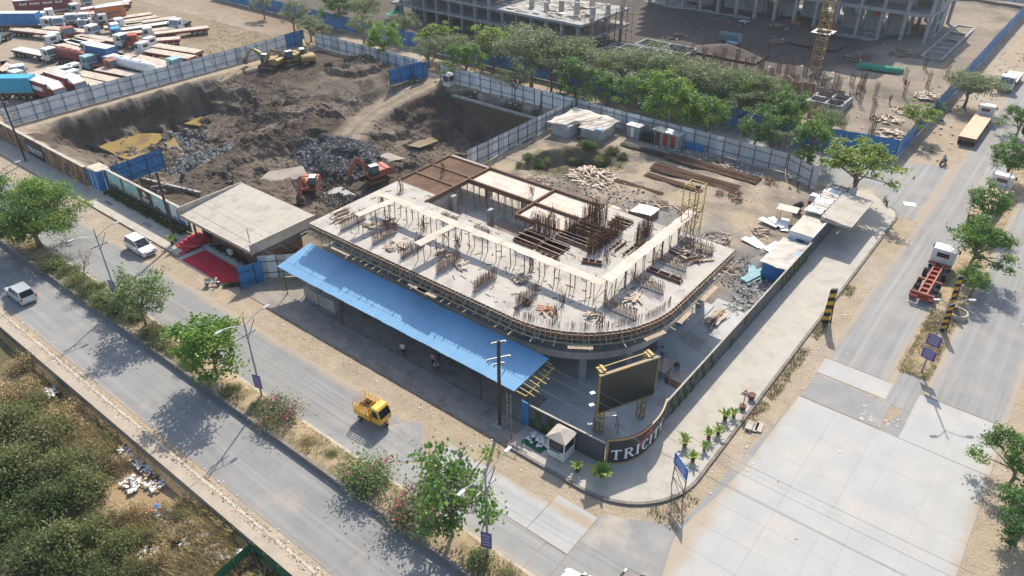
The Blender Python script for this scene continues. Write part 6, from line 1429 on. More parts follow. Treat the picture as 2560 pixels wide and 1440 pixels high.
# hedge at poster wall and office
for i in range(16): add_shrub('sE',(-100.2+1.17*i,38.55+jit(.1),KZ),.62,'dark clipped hedge bush below the posters','hedge below the posters','hedge_bush',.9)
for i in range(9): add_shrub('sE',(-76.6+1.1*i,38.95,.28),.42,'small dark bush along the office wall','bushes along the office wall','hedge_bush',.9)
for i in range(4): add_shrub('sE',(-68.0+.5*i,35.0+.9*i*.6,.05),.42,'dark bush beside the end of the red carpet','bushes beside the red carpet','hedge_bush',.9)
for g_,f_ in (('hedge below the posters','%s clipped hedge bush from the left below the posters'),('bushes along the office wall','%s small dark bush from the left along the office wall'),('bushes beside the red carpet','%s dark bush from the left beside the red carpet end')): number([o for o in COL.objects if o.get('group')==g_],f_)
# grass and weeds as uncountable cover
def tufts(name,label,zones,n,h,mats,seed,blades=4,lean=.5,zf=None):
    rg=np.random.default_rng(seed); V=[]; 
    P=[]
    for (x0,x1,y0,y1,w_) in zones:
        k=int(n*w_); P.append(np.stack([rg.uniform(x0,x1,k),rg.uniform(y0,y1,k)],1))
    P=np.concatenate(P); dens=fbm(P[:,0],P[:,1],4,seed,3); P=P[dens>-.12]; Z=zf(P) if zf else height(P[:,0],P[:,1])
    N=len(P)*blades; B=np.repeat(np.c_[P,Z],blades,0)+np.c_[rg.normal(size=(N,2))*.12,np.zeros(N)]; a=rg.uniform(0,6.283,N); hh=h*rg.uniform(.4,1.2,N); w2=.035
    tip=B+np.c_[np.cos(a)*hh*lean,np.sin(a)*hh*lean,hh]; s=np.c_[-np.sin(a)*w2,np.cos(a)*w2,np.zeros(N)]
    V=np.stack([B-s,B+s,tip],1).reshape(-1,3); me=bpy.data.meshes.new(name); me.vertices.add(N*3); me.vertices.foreach_set('co',V.astype(np.float32).ravel()); me.loops.add(N*3); me.loops.foreach_set('vertex_index',np.arange(N*3,dtype=np.int32)); me.polygons.add(N); me.polygons.foreach_set('loop_start',np.arange(0,N*3,3,dtype=np.int32))
    for m in mats: me.materials.append(M[m])
    me.polygons.foreach_set('material_index',rg.integers(0,len(mats),N).astype(np.int32)); me.update(calc_edges=True); o=bpy.data.objects.new(name,me); COL.objects.link(o); return tag(o,label,'grass',kind='stuff')
tufts('dry_grass','dry straw coloured grass over the scrubland at the lower left',[(-92,-30,-2,15.8,.6),(-62,-36,8,15.8,1.2)],14000,.65,['straw','leaf_dry','straw','leaf_olive'],41,5,.7)
tufts('median_grass','dry grass and weeds on the main road median',[(-115,-17.5,23.9,26.1,1)],5200,.28,['straw','leaf_dry','leaf_olive'],42,4,.8,lambda P:np.full(len(P),.36))
tufts('verge_grass','thin weeds along the kerbs, the side median and the yard edges',[(-5.2,-2.7,66,84,.5),(-13.8,-12.9,48,78,.25),(-137,-130,88,101,.1),(-60,-50,80,92,.3),(-17,-13,36,40,.05),(-175,-140,84,101,.5)],3800,.25,['leaf_dry','leaf_olive','straw'],43,4,.8)
# ---- potted palms
def palm(label,base,s,pot=True,group='potted palms along the footpath',n=13):
    t=thing('potted_palm',label,'potted plant',base,group,rz=random.random()*6)
    if pot:
        MB().tube((base[0],base[1],base[2]),(base[0],base[1],base[2]+.42*s),.22*s,10,.3*s).build('pot','terracotta',t)
    C=[]; fr=MB()
    for k in range(n):
        a=6.283*k/n+jit(.2); L=random.uniform(.7,1.1)*s; h=random.uniform(.5,1.1)*s; dx,dy=math.cos(a),math.sin(a); pts=[Vector((base[0],base[1],base[2]+.4*s))]
        for q in range(1,7): f=q/6; pts.append(Vector((base[0]+dx*L*f,base[1]+dy*L*f,base[2]+.4*s+h*math.sin(f*2.0)*1.1)))
        side=Vector((-dy,dx,0))
        for q in range(6):
            w0=.16*s*(1-abs(q/6-.4)); w1=.16*s*(1-abs((q+1)/6-.4)) if q<5 else .01
            A,B=pts[q],pts[q+1]; fr.add([A+side*w0+Vector((0,0,-.03)),A,B,B+side*w1+Vector((0,0,-.03))],[(0,1,2,3)]); fr.add([A,A-side*w0+Vector((0,0,-.03)),B-side*w1+Vector((0,0,-.03)),B],[(0,1,2,3)])
    fr.build('fronds','leaf_palm',t); return t
random.seed(19)
for k,(x,y,s,l) in enumerate(((-16.5,44.3,1.1,'potted palm nearest the corner sign wall on the footpath'),(-15.2,43.2,1.0,'potted palm just behind the blue sign board'),(-15.0,44.9,.8,'thin potted palm second behind the blue sign board'),(-15.3,46.3,1.0,'potted palm third from the blue sign board'),(-14.9,47.3,1.0,'potted palm fourth from the blue sign board'),(-15.2,49.3,1.05,'potted palm beside the warning sign, nearer the camera'),(-14.8,50.2,.9,'potted palm closest to the warning sign pot'),(-22.0,36.4,1.0,'bright potted palm beside the guard booth'))): palm(l,(x,y,KZ),s*.68)
palm('broad dark palm clump at the foot of the corner sign',(-20.0,36.75,KZ),1.0,False,None,26)
palm('potted fern beside the carpeted steps',(-80.8,36.2,KZ),.8)
# ------------------------------------------------------------------ far building frames
random.seed(23)
def part_box(t,name,mname,*a): return MB().bx(*a).build(name,mname,t)
b1=thing('concrete_frame_building','grey concrete frame building with open floors at the top left of the far site','building',(-112,140,0))
part_box(b1,'floor_slab','concrete_far',-141,-85,131.2,150,2.6,3.1)
part_box(b1,'floor_slab','concrete_far',-141,-108.2,131.2,150,5.8,6.3); part_box(b1,'floor_slab','concrete_far',-108.1,-85.4,131.2,150,5.75,6.25); part_box(b1,'floor_slab','concrete_far',-141,-109,131.2,150,9.0,9.5)
cm=MB().bx(-.17,.17,-.45,.45,0,1).mesh('column','concrete_far')
for k,x in enumerate(np.arange(-138,-86,3.95)):
    for y in (131.8,137,143,149):
        piece('column',cm,b1,(float(x)+112,y-140,-.3),0,(1,1,2.95)); piece('column',cm,b1,(float(x)+112,y-140,3.1),0,(1,1,2.7))
        if x<-109: piece('column',cm,b1,(float(x)+112,y-140,6.3),0,(1,1,2.7))
        elif y>132 and random.random()<.75: piece('column',MBcache('colw',lambda:MB().bx(-.3,.3,-.5,.5,0,1),'concrete'),b1,(float(x)+112,y-140,6.25),random.choice((0,1.57)),(1,1,random.uniform(1.6,2.8)))
for x0,x1,y,z in ((-137,-131,138,3.1),(-128,-120,138,3.1),(-116,-108,138,3.1),(-136,-128,138,0),(-122,-114,138,0),(-110,-100,138,0),(-104,-96,138,3.1)): part_box(b1,'infill_wall','concrete_far',x0,x1,y,y+.2,z,z+2.6)
for x0,x1 in ((-116,-112),(-121,-118)): part_box(b1,'brick_infill','brick_red',x0,x1,136,136.3,0,1.4)
fm=MB()
for k in range(90):
    x=random.uniform(-108,-85); y=random.uniform(131,149); a=random.choice((0,R(90)))+jit(.1); d=Vector((math.cos(a),math.sin(a),jit(.15)))*random.uniform(.8,2); p=Vector((x,y,6.45+random.random()*1.5)); fm.bar(p-d,p+d,.1,.1)
fm.build('formwork_timber','timber',b1,kind='stuff')
for k in range(14): 
    x=random.uniform(-107,-87); y=random.uniform(132,148); MB().box((x,y,6.3+random.random()*1.6),(random.uniform(1.2,3),random.uniform(.8,1.6),.06),jit(.2)).build('formwork_deck','plywood_pale',b1)
sf=MB()
for x in (-84.8,-83.5):
    for y in np.arange(131.5,150,2.4): sf.tube((x,y,-.2),(x,y,7.5),.05,5)
for z in (1.8,3.6,5.4): 
    for x in (-84.8,-83.5): sf.bar((x,131.3,z),(x,150,z),.07,.07)
    for y in np.arange(131.5,150,2.4): sf.bar((-85.2,y,z),(-83.2,y,z),.06,.06)
sf.build('scaffold_poles','rust',b1,kind='stuff')
b2=thing('concrete_frame_building','tall grey concrete frame building at the top right of the far site','building',(-55,192,0))
for z in (20.8,25.5,30.2): part_box(b2,'floor_slab','concrete_far',-100,-47,181.6,205,z-.5,z)
for z in (16.1,20.8,25.5):
    for x in np.arange(-98,-47,4.75):
        for y in (182.3,189,197,204): part_box(b2,'column','concrete_far',float(x)-.3,float(x)+.3,y-.55,y+.55,z,z+4.2)
for z in (0.1,6.7,11.4,16.1): part_box(b2,'floor_slab','concrete_far',-100,-31.2,181.6,205,z-.7 if z>1 else -.4,z)
cm2=MB().bx(-.3,.3,-.55,.55,0,1).mesh('column','concrete_far')
for k,x in enumerate(np.arange(-98,-31,4.75)):
    for y in (182.3,189,197,204):
        piece('column',cm2,b2,(float(x)+55,y-192,0.1),0,(1,1,5.9))
        for z in (6.7,11.4): piece('column',cm2,b2,(float(x)+55,y-192,z),0,(1,1,4.0))
for x0,x1,z in ((-60.5,-56,.1),(-50.5,-46.5,.1),(-45.5,-42,.1),(-40.5,-37,.1),(-66,-62,.1),(-80,-70,.1),(-92,-84,.1),(-64,-58,6.7),(-52,-46,6.7),(-42,-36,6.7),(-78,-70,6.7)): part_box(b2,'infill_wall','concrete_far',x0,x1,188.2,188.5,z,z+(5.9 if z<1 else 4))
part_box(b2,'corner_wall','concrete_far',-31.9,-31.1,187.5,196,0.1,16); 
for z in (1.6,4.2,8.0,12.5): MB().bx(-31.08,-31.0,189.5,191.3,z,z+1.5).build('window_opening','steel_dark',b2)
for x in (-48.5,-44): MB().bx(x,x+1.0,188.1,188.18,3.6,4.6).build('hung_sheet','cloth_white' if x<-45 else 'red_cloth',b2)
# heaps in front of it
def bag_heap(c,n,label,mname='cloth_white',r_=.3,sp=1.2,name='sack_heap'):
    t=thing(name,label,'sack heap',c)
    for k in range(n):
        a=random.random()*6.28; q=sp*math.sqrt(random.random()); p=(c[0]+q*math.cos(a),c[1]+q*math.sin(a),c[2]+.12+.5*(1-q/sp)*random.random())
        MB().rock(p,r_*random.uniform(.7,1.2),flat=.6).build('sack',mname,t)
bag_heap((-57.8,183,.1),18,'white sacks beside the tower crane under the far right building'); bag_heap((-43.5,185,.1),22,'white sacks between two columns of the far right building'); bag_heap((-70,178,.1),16,'white debris heap left of the tower crane')
bw_=thing('brick_stack','red brick stack in front of the far right building','brick stack',(-52,181,0))
for i in range(7):
    for j in range(3+i//2): MB().bx(-54.5+.7*i,-53.83+.7*i,179.5,180.9,.05+.42*j,.46+.42*j).build('brick_block','brick_red',bw_)
bw_=thing('brick_stack','low red brick stack left of the tall one under the far building','brick stack',(-59,181,0))
for i in range(3):
    for j in range(3): MB().bx(-60+.7*i,-59.33+.7*i,180.5,181.6,.05+.42*j,.46+.42*j).build('brick_block','brick_red',bw_)
# ------------------------------------------------------------------ tower crane mast
tc=thing('tower_crane_mast','yellow lattice mast of a tower crane on the far site','crane',(-44.4,153.8,0)); w_=.9
for sx in (-w_,w_):
    for sy in (-w_,w_): MB().bar((-44.4+sx,153.8+sy,-.3),(-44.4+sx,153.8+sy,27),.16,.16).build('leg','exc_yellow',tc)
for k in range(15):
    z=.2+1.8*k; lt=MB()
    for a,b in (((-1,-1),(1,-1)),((1,-1),(1,1)),((1,1),(-1,1)),((-1,1),(-1,-1))):
        lt.bar((-44.4+a[0]*w_,153.8+a[1]*w_,z),(-44.4+b[0]*w_,153.8+b[1]*w_,z),.1,.1); lt.bar((-44.4+a[0]*w_,153.8+a[1]*w_,z),(-44.4+b[0]*w_,153.8+b[1]*w_,z+1.8),.09,.09)
    lt.build('lattice_section','exc_yellow',tc)
for z in (7,16): 
    for dx,dy,sx,sy in ((-1.6,0,.6,3.8),(1.6,0,.6,3.8),(0,-1.6,2.6,.6),(0,1.6,2.6,.6)): MB().box((-44.4+dx,153.8+dy,z),(sx,sy,.08)).build('platform','steel_grey',tc)
# ------------------------------------------------------------------ foundation beams, rebar columns, heaps on the far site
def beam_grid(xs,ys,z,h,w_,label,mname='concrete_far',rz=0):
    t=thing('foundation_beams',label,'foundation',(xs[0],ys[0],0))
    for y in ys: MB().bx(xs[0],xs[-1],y-w_/2,y+w_/2,-.3,z).build('beam',mname,t)
    for x in xs:
        for a,b in zip(ys,ys[1:]): MB().bx(x-w_/2,x+w_/2,a+w_/2+.01,b-w_/2-.01,-.3,z-.02).build('beam',mname,t)
beam_grid([-84,-81.3,-77.6,-73.6,-70.5],[133,136,139.5,143],.75,.5,.32,'grid of grey foundation beams in front of the scaffolded far building')
beam_grid([-80,-74,-68],[144,149],.75,.5,.35,'wider foundation beams behind the small beam grid')
beam_grid([-29.4,-25.6],[172,177,181,185,189,196,203],.9,.5,.5,'pale ladder like foundation beams beside the far right building')
beam_grid([-62,-58.5,-55,-51.5],[128,132.5,137],1.3,.5,.3,'dark plinth beams among the rusty rebar columns','timber_dark')
beam_grid([-37.8,-35,-32.3],[131,134,137.5],1.3,.5,.35,'plinth beams at the end of the far excavation','concrete_dark')
rc=thing('starter_bar_columns','brown forest of rusty starter bar columns on the far site','rebar columns',(-50,138,0)); m=MB()
for x in np.arange(-68,-31,2.7):
    for y in np.arange(121,150,4.2):
        xx,yy=float(x)+jit(.6),float(y)+jit(.8); h=random.uniform(1.8,3.2)
        for k in range(14): a=6.28*k/14; m.bar((xx+.4*math.cos(a),yy+.28*math.sin(a),-.3),(xx+.4*math.cos(a)+jit(.1),yy+.28*math.sin(a)+jit(.1),h*random.uniform(.8,1.1)),.04)
        for z in (.6,1.3,2.0): m.bar((xx-.4,yy-.28,z),(xx+.4,yy-.28,z),.03); m.bar((xx-.4,yy+.28,z),(xx+.4,yy+.28,z),.03)
for x in np.arange(-68,-40,4):
    for k in range(2): m.bar((x+jit(1),152+6*k+jit(1),-.2),(x+jit(1),152+6*k+jit(1),3.2),.09)
m.build('rebar','rust',rc,kind='stuff')
rc2=thing('starter_bar_columns','separate thin rebar columns near the side road fence','rebar columns',(-27,145,0)); m=MB()
for x,y in ((-31,138),(-29.6,141.5),(-28.5,157),(-24,155),(-26,147),(-27.5,133),(-25.5,127),(-29,122.5),(-24.5,121),(-33,146),(-22.5,163),(-27,165)):
    h=random.uniform(2,3.4)
    for k in range(12): a=6.28*k/12; m.bar((x+.3*math.cos(a),y+.25*math.sin(a),-.3),(x+.3*math.cos(a)+jit(.15),y+.25*math.sin(a)+jit(.15),h*random.uniform(.8,1.1)),.035)
m.build('rebar','rust',rc2,kind='stuff')
rp=thing('formwork_panel_rows','rusty formwork panels lining the far excavation','formwork panels',(-50,126,0))
for k in range(26): x=-66+2.6*(k%13); MB().box((x+jit(.5),125.5+.9*(k%3)+11*(k//13),.9),(2.0,.12,1.9+jit(.5)),jit(.15)).build('panel','rebar_mat',rp)
for i,(x,y,n_,lb) in enumerate(((-22.6,150,60,'large scrap timber heap beside the side road fence'),(-22.5,128,60,'scrap timber heap just behind the blue junction fence'),(-25.5,134,26,'small scrap timber heap near the junction end of the far site'),(-24,140,30,'scrap boards between thin rebar columns'))):
    timber_pile((x,y),n_,2.2,2.0,lb,hz(x,y),hh=.8,wd=(.1,.5))
for i,(x,y,lb) in enumerate(((-40,166,'dark scrap heap between the green net and the far right building'),(-58,166,'scrap heap left of the crane mast'),(-47,143,'timber scrap among the starter bars below the crane'),(-76,156,'scattered boards behind the wider foundation beams'),(-33,172,'boards lying below the ladder like beams'),(-61,176,'formwork scrap before the far right building columns'))): timber_pile((x,y),26,2.6,2.2,lb,hz(x,y),mats=('timber','timber_dark','rust','timber_dark'),hh=.7,wd=(.1,.4))
timber_pile((-90,128),22,2.0,2.2,'grey boards lying before the left far building',0,wd=(.1,.4)); timber_pile((-70,128.5),20,2,2.4,'loose timbers before the foundation beams',0)
gn=thing('green_net_roll','long bundle of green safety net lying on the far site','net bundle',(-34,161,0)); mm_=MB(); n1,n2=26,9
for i in range(n1):
    f=i/(n1-1); x=-38+8*f; y=159.6+1.4*f; r_=.95*(1-.25*abs(f-.5))+jit(.12)
    for j in range(n2): a=math.pi*j/(n2-1); mm_.v.append((x+jit(.08),y-1.1*r_*math.cos(a),.05+r_*math.sin(a)+jit(.08)))
mm_.f=[(i*n2+j,(i+1)*n2+j,(i+1)*n2+j+1,i*n2+j+1) for i in range(n1-1) for j in range(n2-1)]; mm_.m=[0]*len(mm_.f); mm_.build('net','green_net',gn,smooth=True)
sk2=thing('formwork_stack','pale blue green stack of shuttering panels on the far site','panel stack',(-66,161,0))
for k in range(12): MB().box((-68.2+.42*k,160.6+jit(.15),.95),(.1,1.9,1.7),jit(.06)).build('panel','truck_teal',sk2)
for k in range(4): MB().box((-64.6+.1*k,158.8,.12+.13*k),(2.4,1.4,.1),jit(.1)).build('panel','truck_teal',sk2)
so_=thing('soil_heap','dark soil heap in front of the far right building','soil heap',(-52,172,0))
def heap(parent,c,rx,ry,h,mname,name='heap',seed=1):
    n=22; m=MB(); 
    for i in range(n+1):
        for j in range(n+1):
            u=i/n*2-1; v=j/n*2-1; q=math.hypot(u,v); z=max(0,1-q)**1.2*h*(1+.5*float(fbm(np.array([u*3]),np.array([v*3]),1,seed,3)[0])); m.v.append((c[0]+u*rx,c[1]+v*ry,c[2]+z-.06))
    m.f=[(i*(n+1)+j,(i+1)*(n+1)+j,(i+1)*(n+1)+j+1,i*(n+1)+j+1) for i in range(n) for j in range(n)]; m.m=[0]*len(m.f); return m.build(name,mname,parent,smooth=True)
heap(so_,(-52,172,0),7,4,2.2,'soil_dark',seed=3)
so_=thing('soil_heap','grey soil heap beside the foundation beams','soil heap',(-66,150,0)); heap(so_,(-63,153,0),8,4,1.8,'soil_dark',seed=4)
fl=thing('fallen_net','green netting piled at the back corner of the left far building','net bundle',(-139,134,0)); heap(fl,(-140.5,133,0),2.6,2,2.2,'green_net',seed=8)
# ------------------------------------------------------------------ street lamps, poles and wires
random.seed(31)
def lamp(base,h,label,arms,banner=None,group='street lamps',strut=True):
    t=thing('street_lamp',label,'street lamp',base,group); x,y,z=base
    MB().tube((x,y,z),(x,y,z+h),.1,8,.055).build('pole','pole_grey',t)
    for (dx,dy,L) in arms:
        pts=[]
        for k in range(7): f=k/6; pts.append((x+dx*L*f,y+dy*L*f,z+h-1.0+.75*math.sin(f*1.5)))
        MB().path(pts,.035,5).build('arm','pole_grey',t); e=pts[-1]
        MB().box((e[0]+dx*.25,e[1]+dy*.25,e[2]-.02),(.6,.24,.1),math.atan2(dy,dx)).build('lamp_head','lamp_head',t)
        if strut: MB().bar((x+dx*.08,y+dy*.08,z+h-2.3),(x+dx*1.0,y+dy*1.0,z+h-.75),.09,.03).build('strut','pole_grey',t)
    if strut:
        d=arms[0]; MB().bar((x-d[0]*.9,y-d[1]*.9,z+h-1.9),(x+d[0]*.9,y+d[1]*.9,z+h-1.9),.05,.12).build('cross_piece','pole_grey',t)
    if banner:
        for k,(zz,bw2,bh,ang) in enumerate(banner):
            ca,sa=math.cos(ang),math.sin(ang)
            b=MB().box((x+.02,y-.12,zz),(bw2,.05,bh),ang).build('banner','banner',t); tx=MB()
            for q in range(4): tx.box((x+.02+.033*sa,y-.12-.033*ca,zz+bh*(.32-.2*q)),(bw2*(.75-.1*(q%2)),.02,bh*.09),ang)
            tx.build('print','banner_print',b)
    return t
arm2=[(0,1,2.1),(0,-1,2.1)]
lamp((-73.9,25.8,.33),8.9,'double arm lamp post with purple banner on the median at left',arm2,[(2.4,.8,1.5,R(20))])
lamp((-49.2,26.0,.33),9.0,'double arm lamp post with purple banner beside the bougainvillea',arm2,[(2.3,.8,1.5,R(20))])
lamp((-22.3,25.5,.33),9.3,'double arm lamp post with purple banner at the median end near the crossing',arm2,[(2.5,.8,1.6,R(20))])
lamp((-97,26.0,.33),9.2,'double arm lamp post rising behind the big tree at left',arm2)
lamp((-3.4,67.0,.05),8.6,'lamp post with two purple signs at the tip of the side median',[(.8,.6,1.7),(-.8,-.6,.9)],[(2.3,1.25,1.1,R(-12)),(3.9,1.25,1.2,R(-12))],strut=False)
lamp((-4.0,101.2,.05),8.6,'lamp post among the side median trees',[(1,.2,1.8)],strut=False)
lamp((-33.6,112.6,0),7.5,'thin lamp post on the back street',[(.8,.6,.8)],strut=False); lamp((-79,111,0),7.5,'thin lamp post on the left part of the back street',[(.8,.6,.8)],strut=False); lamp((-58.5,110.5,0),7.2,'thin pole beside the blue fence of the back street',[(.6,.8,.6)],strut=False)
PG='brown steel power poles along the frontage'
tops=[]
for (x,y,l) in ((-120.2,36.2,'brown steel power pole beside the brown patterned boundary wall'),(-81.3,36.9,'brown steel power pole beside the carpeted steps'),(-30.3,36.7,'brown steel power pole at the right end of the blue canopy')):
    t=thing('power_pole',l,'power pole',(x,y,.15),PG); MB().bar((x,y,0),(x,y,9.3),.22,.2).build('pole','pole_brown',t)
    for z,L in ((9.2,.55),(7.6,.95),(7.0,.4)):
        MB().bar((x-L*.55,y-L*.83,z),(x+L*.55,y+L*.83,z),.09,.09).build('cross_arm','pole_grey',t)
        for s in (-1,1): MB().tube((x+s*L*.55,y+s*L*.83,z-.32),(x+s*L*.55,y+s*L*.83,z-.02),.07,6).build('insulator','rim',t)
    MB().bx(x-.5,x+.5,y-.5,y+.5,.0,.19).build('footing','concrete_dark',t)
WP=[(-160,35.8),(-120.2,36.2),(-81.3,36.9),(-30.3,36.7),(24,37.5)]
for k,(dx,dy,z) in enumerate(((0,0,9.35),(-.5,-.78,7.55),(.5,.78,7.55),(-.22,-.33,6.95))):
    t=thing('overhead_wire',['topmost overhead wire along the frontage power poles','overhead wire on the roadside arm of the power poles','overhead wire on the site side arm of the power poles','lowest overhead wire along the frontage power poles'][k],'wire',(-30.3,36.7,z),'overhead wires')
    for a,b in zip(WP,WP[1:]):
        L=math.dist(a,b); pts=[(a[0]+(b[0]-a[0])*i/14+dx,a[1]+(b[1]-a[1])*i/14+dy,z-4*(.012*L)*(i/14)*(1-i/14)) for i in range(15)]
        MB().path(pts,.014,4).build('span','wire',t)
t=thing('service_cable','thin cable hanging from the office roof across the road','cable',(-68,38,3.6)); MB().path([(-68.0+ -6*f*1.0,38-12*f,4.8+3.6*f-6*f*(1-f)*.8) for f in np.linspace(0,1,14)],.014,4).build('cable_run','wire',t)
ant=thing('roof_antenna','thin mast with guy rods on the office roof corner','antenna',(-68.2,39,3.6)); MB().tube((-68.2,39,3.5),(-68.2,39,5.6),.03,5).build('mast','steel_dark',ant); MB().bar((-68.2,39,5.3),(-69,39.6,3.7),.03).build('guy','steel_dark',ant)
# ------------------------------------------------------------------ striped pillars
def pillar(x,y,h,label,w_=.85,d=.5):
    t=thing('striped_pillar',label,'pillar',(x,y,0),'black and yellow striped gantry pillars'); n=9; hh=h/n
    for k in range(n):
        m=MB(); z0=k*hh; m.add([(x-w_/2,y-d/2,z0-.12+ (.12 if k==0 else 0)),(x+w_/2,y-d/2,z0+.12 if k else 0),(x+w_/2,y+d/2,z0+.12 if k else 0),(x-w_/2,y+d/2,z0-.12+(.12 if k==0 else 0)),(x-w_/2,y-d/2,z0+hh-.12),(x+w_/2,y-d/2,z0+hh+.12),(x+w_/2,y+d/2,z0+hh+.12),(x-w_/2,y+d/2,z0+hh-.12)],[(3,2,1,0),(4,5,6,7),(0,1,5,4),(1,2,6,5),(2,3,7,6),(3,0,4,7)])
        m.build('band','stripe_black' if k%2==0 else 'stripe_yellow',t)
    MB().bar((x+w_*.9,y,0),(x+w_*.3,y,h),.1,.1).build('back_leg','stripe_black',t)
    for k in range(5): MB().bar((x+w_*.4,y,h*k/5),(x+w_*.85-.1*k,y,h*(k+1)/5-.2),.05,.05).build('lattice_bar','steel_dark',t)
pillar(-13.35,69.3,4.2,'tall striped pillar standing on the footpath verge',.62,.35); pillar(-3.5,75.3,3.4,'striped pillar on the side median nearer the purple signs',.45,.3); pillar(-3.9,80.6,3.8,'striped pillar on the side median beside the tree planter',.45,.3)
pl=thing('tree_planter','round concrete planter ring on the side median','planter',(-2.9,79,.05)); m=MB()
for k in range(10):
    a0,a1=6.283*k/10,6.283*(k+.96)/10; MB().add([(-2.9+q*math.cos(a),79+q*math.sin(a),z) for z in (0,.6) for q in (1.0,.85) for a in (a0,a1)],[(0,1,5,4),(3,2,6,7),(4,5,7,6),(1,3,7,5),(2,0,4,6)]).build('ring_block','kerb_light',pl)
MB().tube((-2.9,79,.05),(-2.9,79,.5),.85,12).build('soil','soil_dark',pl)
# ------------------------------------------------------------------ signs on the corner
bs=thing('blue_notice_board','blue notice board with white text on two tall legs at the corner kerb','sign',(-14.5,39.4,KZ)); a=Vector((-15.35,39.9,0)); b=Vector((-13.9,38.95,0)); u_=(b-a).normalized(); nn=Vector((u_.y,-u_.x,0))
for q in (a,b): MB().bar(q+Vector((0,0,0)),q+Vector((0,0,3.4)),.07,.07).build('leg','steel_dark',bs)
for z in (1.1,2.2): MB().bar(a+Vector((0,0,z)),b+Vector((0,0,z)),.05,.05).build('cross_bar','steel_dark',bs)
for z in (0,1.1): MB().bar(a+Vector((0,0,z+1.1)),b+Vector((0,0,z)),.04,.04).build('brace','steel_dark',bs)
def qb(m,c0,c1,z0,z1,d0,d1): m.add([c0+nn*d0+Vector((0,0,z0)),c1+nn*d0+Vector((0,0,z0)),c1+nn*d1+Vector((0,0,z0)),c0+nn*d1+Vector((0,0,z0)),c0+nn*d0+Vector((0,0,z1)),c1+nn*d0+Vector((0,0,z1)),c1+nn*d1+Vector((0,0,z1)),c0+nn*d1+Vector((0,0,z1))],[(3,2,1,0),(4,5,6,7),(0,1,5,4),(1,2,6,5),(2,3,7,6),(3,0,4,7)]); return m
bd=qb(MB(),a-u_*.12,b+u_*.12,2.55,3.7,.04,.09).build('board','sign_blue',bs); m=MB()
for k in range(6): L=(.2,.12,.05,.1,.02,.3)[k]; qb(m,a+u_*(L+.1),b-u_*(L+.05),3.5-.16*k,3.545-.16*k,.091,.096)
m.build('print','sign_white',bd)
ws=thing('warning_sign','red bordered triangular road warning sign standing in a pot','sign',(-14.6,51.6,KZ)); MB().tube((-14.6,51.6,KZ),(-14.6,51.6,1.7),.035,6).build('post','steel_dark',ws); MB().tube((-14.6,51.6,KZ),(-14.6,51.6,KZ+.4),.25,10,.32).build('pot','terracotta',ws)
def tri(r_,y,mn,nm,par,z=1.95): 
    P=[(-14.6+r_*math.sin(t_),y,z+r_*math.cos(t_)) for t_ in (0,2.0944,4.18879)]; return MB().add(P+[(p[0],p[1]+.02,p[2]) for p in P],[(0,2,1),(3,4,5),(0,1,4,3),(1,2,5,4),(2,0,3,5)]).build(nm,mn,par)
tri(.5,51.54,'sign_red','border',ws); fc=tri(.34,51.515,'sign_white','face',ws); MB().bx(-14.72,-14.48,51.5,51.512,1.86,1.98).build('hump_symbol','steel_dark',fc)
pt=thing('empty_pot','empty dark pot beside the warning sign','pot',(-14.5,53.3,KZ)); MB().tube((-14.5,53.3,KZ),(-14.5,53.3,KZ+.5),.24,12,.33).build('body','terracotta',pt); MB().tube((-14.5,53.3,KZ+.5),(-14.5,53.3,KZ+.55),.36,12,.36).build('rim','terracotta',pt)
cs=thing('concrete_slab_stack','loose concrete slabs lying beside the corner kerb','concrete slabs',(-13.1,50.2,0))
for k in range(3): MB().box((-13.2+.35*k,50.0+.2*k,.1+.13*(k==0)),(.55,1.2,.12),R(12)+jit(.1)).build('slab','kerb_light',cs)
# loose covers
mh=thing('road_hatch','pale square hatch cover in the junction road','hatch',(-13.7,103,.02)); MB().box((-13.7,103,.03),(1.5,1.1,.02),R(20)).build('cover','sheet_grey',mh); MB().box((-13.7,103,.045),(1.2,.8,.015),R(20)).build('inner_plate','sign_white',mh)
# sacks with green sheet by the booth
sa=thing('sack_pile','pile of white cement sacks on a green sheet beside the guard booth','sack pile',(-26.4,37.4,KZ)); MB().prism([(-27.6,36.2),(-25.5,36.1),(-25.2,37.8),(-27.4,38)],KZ,KZ+.02).build('sheet','green_net_dark',sa); random.seed(5)
for k in range(46):
    a=random.random()*6.28; q=1.05*math.sqrt(random.random()); MB().rock((-26.4+q*math.cos(a)*1.1,37.2+q*math.sin(a)*.7,KZ+.12+.8*(1-q)*random.random()),.26*random.uniform(.7,1.2),flat=.7).build('sack','cloth_white',sa)
rk=thing('steel_trestle','small bare steel trestle at the kerb near the guard booth','trestle',(-27.7,35.5,.1))
for x in (-28.3,-27.2):
    for y in (35.2,35.9): MB().tube((x,y,.1),(x+jit(.1),y,.9),.03,5).build('leg','rust',rk)
for y in (35.2,35.9): MB().bar((-28.4,y,.9),(-27.1,y,.85),.05,.05).build('rail','rust',rk)
ld_=thing('ladder','wooden ladder leaning at the right end of the canopy','ladder',(-30,37.6,0))
for s in (-.22,.22): MB().bar((-29.4+s,36.9,.05),(-30.3+s,38.0,2.9),.06,.06).build('rail','timber',ld_)
for k in range(8): f=.06+k*.12; MB().bar((-29.62-.9*f,36.9+1.1*f,.05+2.85*f),(-29.18-.9*f,36.9+1.1*f,.05+2.85*f),.05,.05).build('rung','timber',ld_)
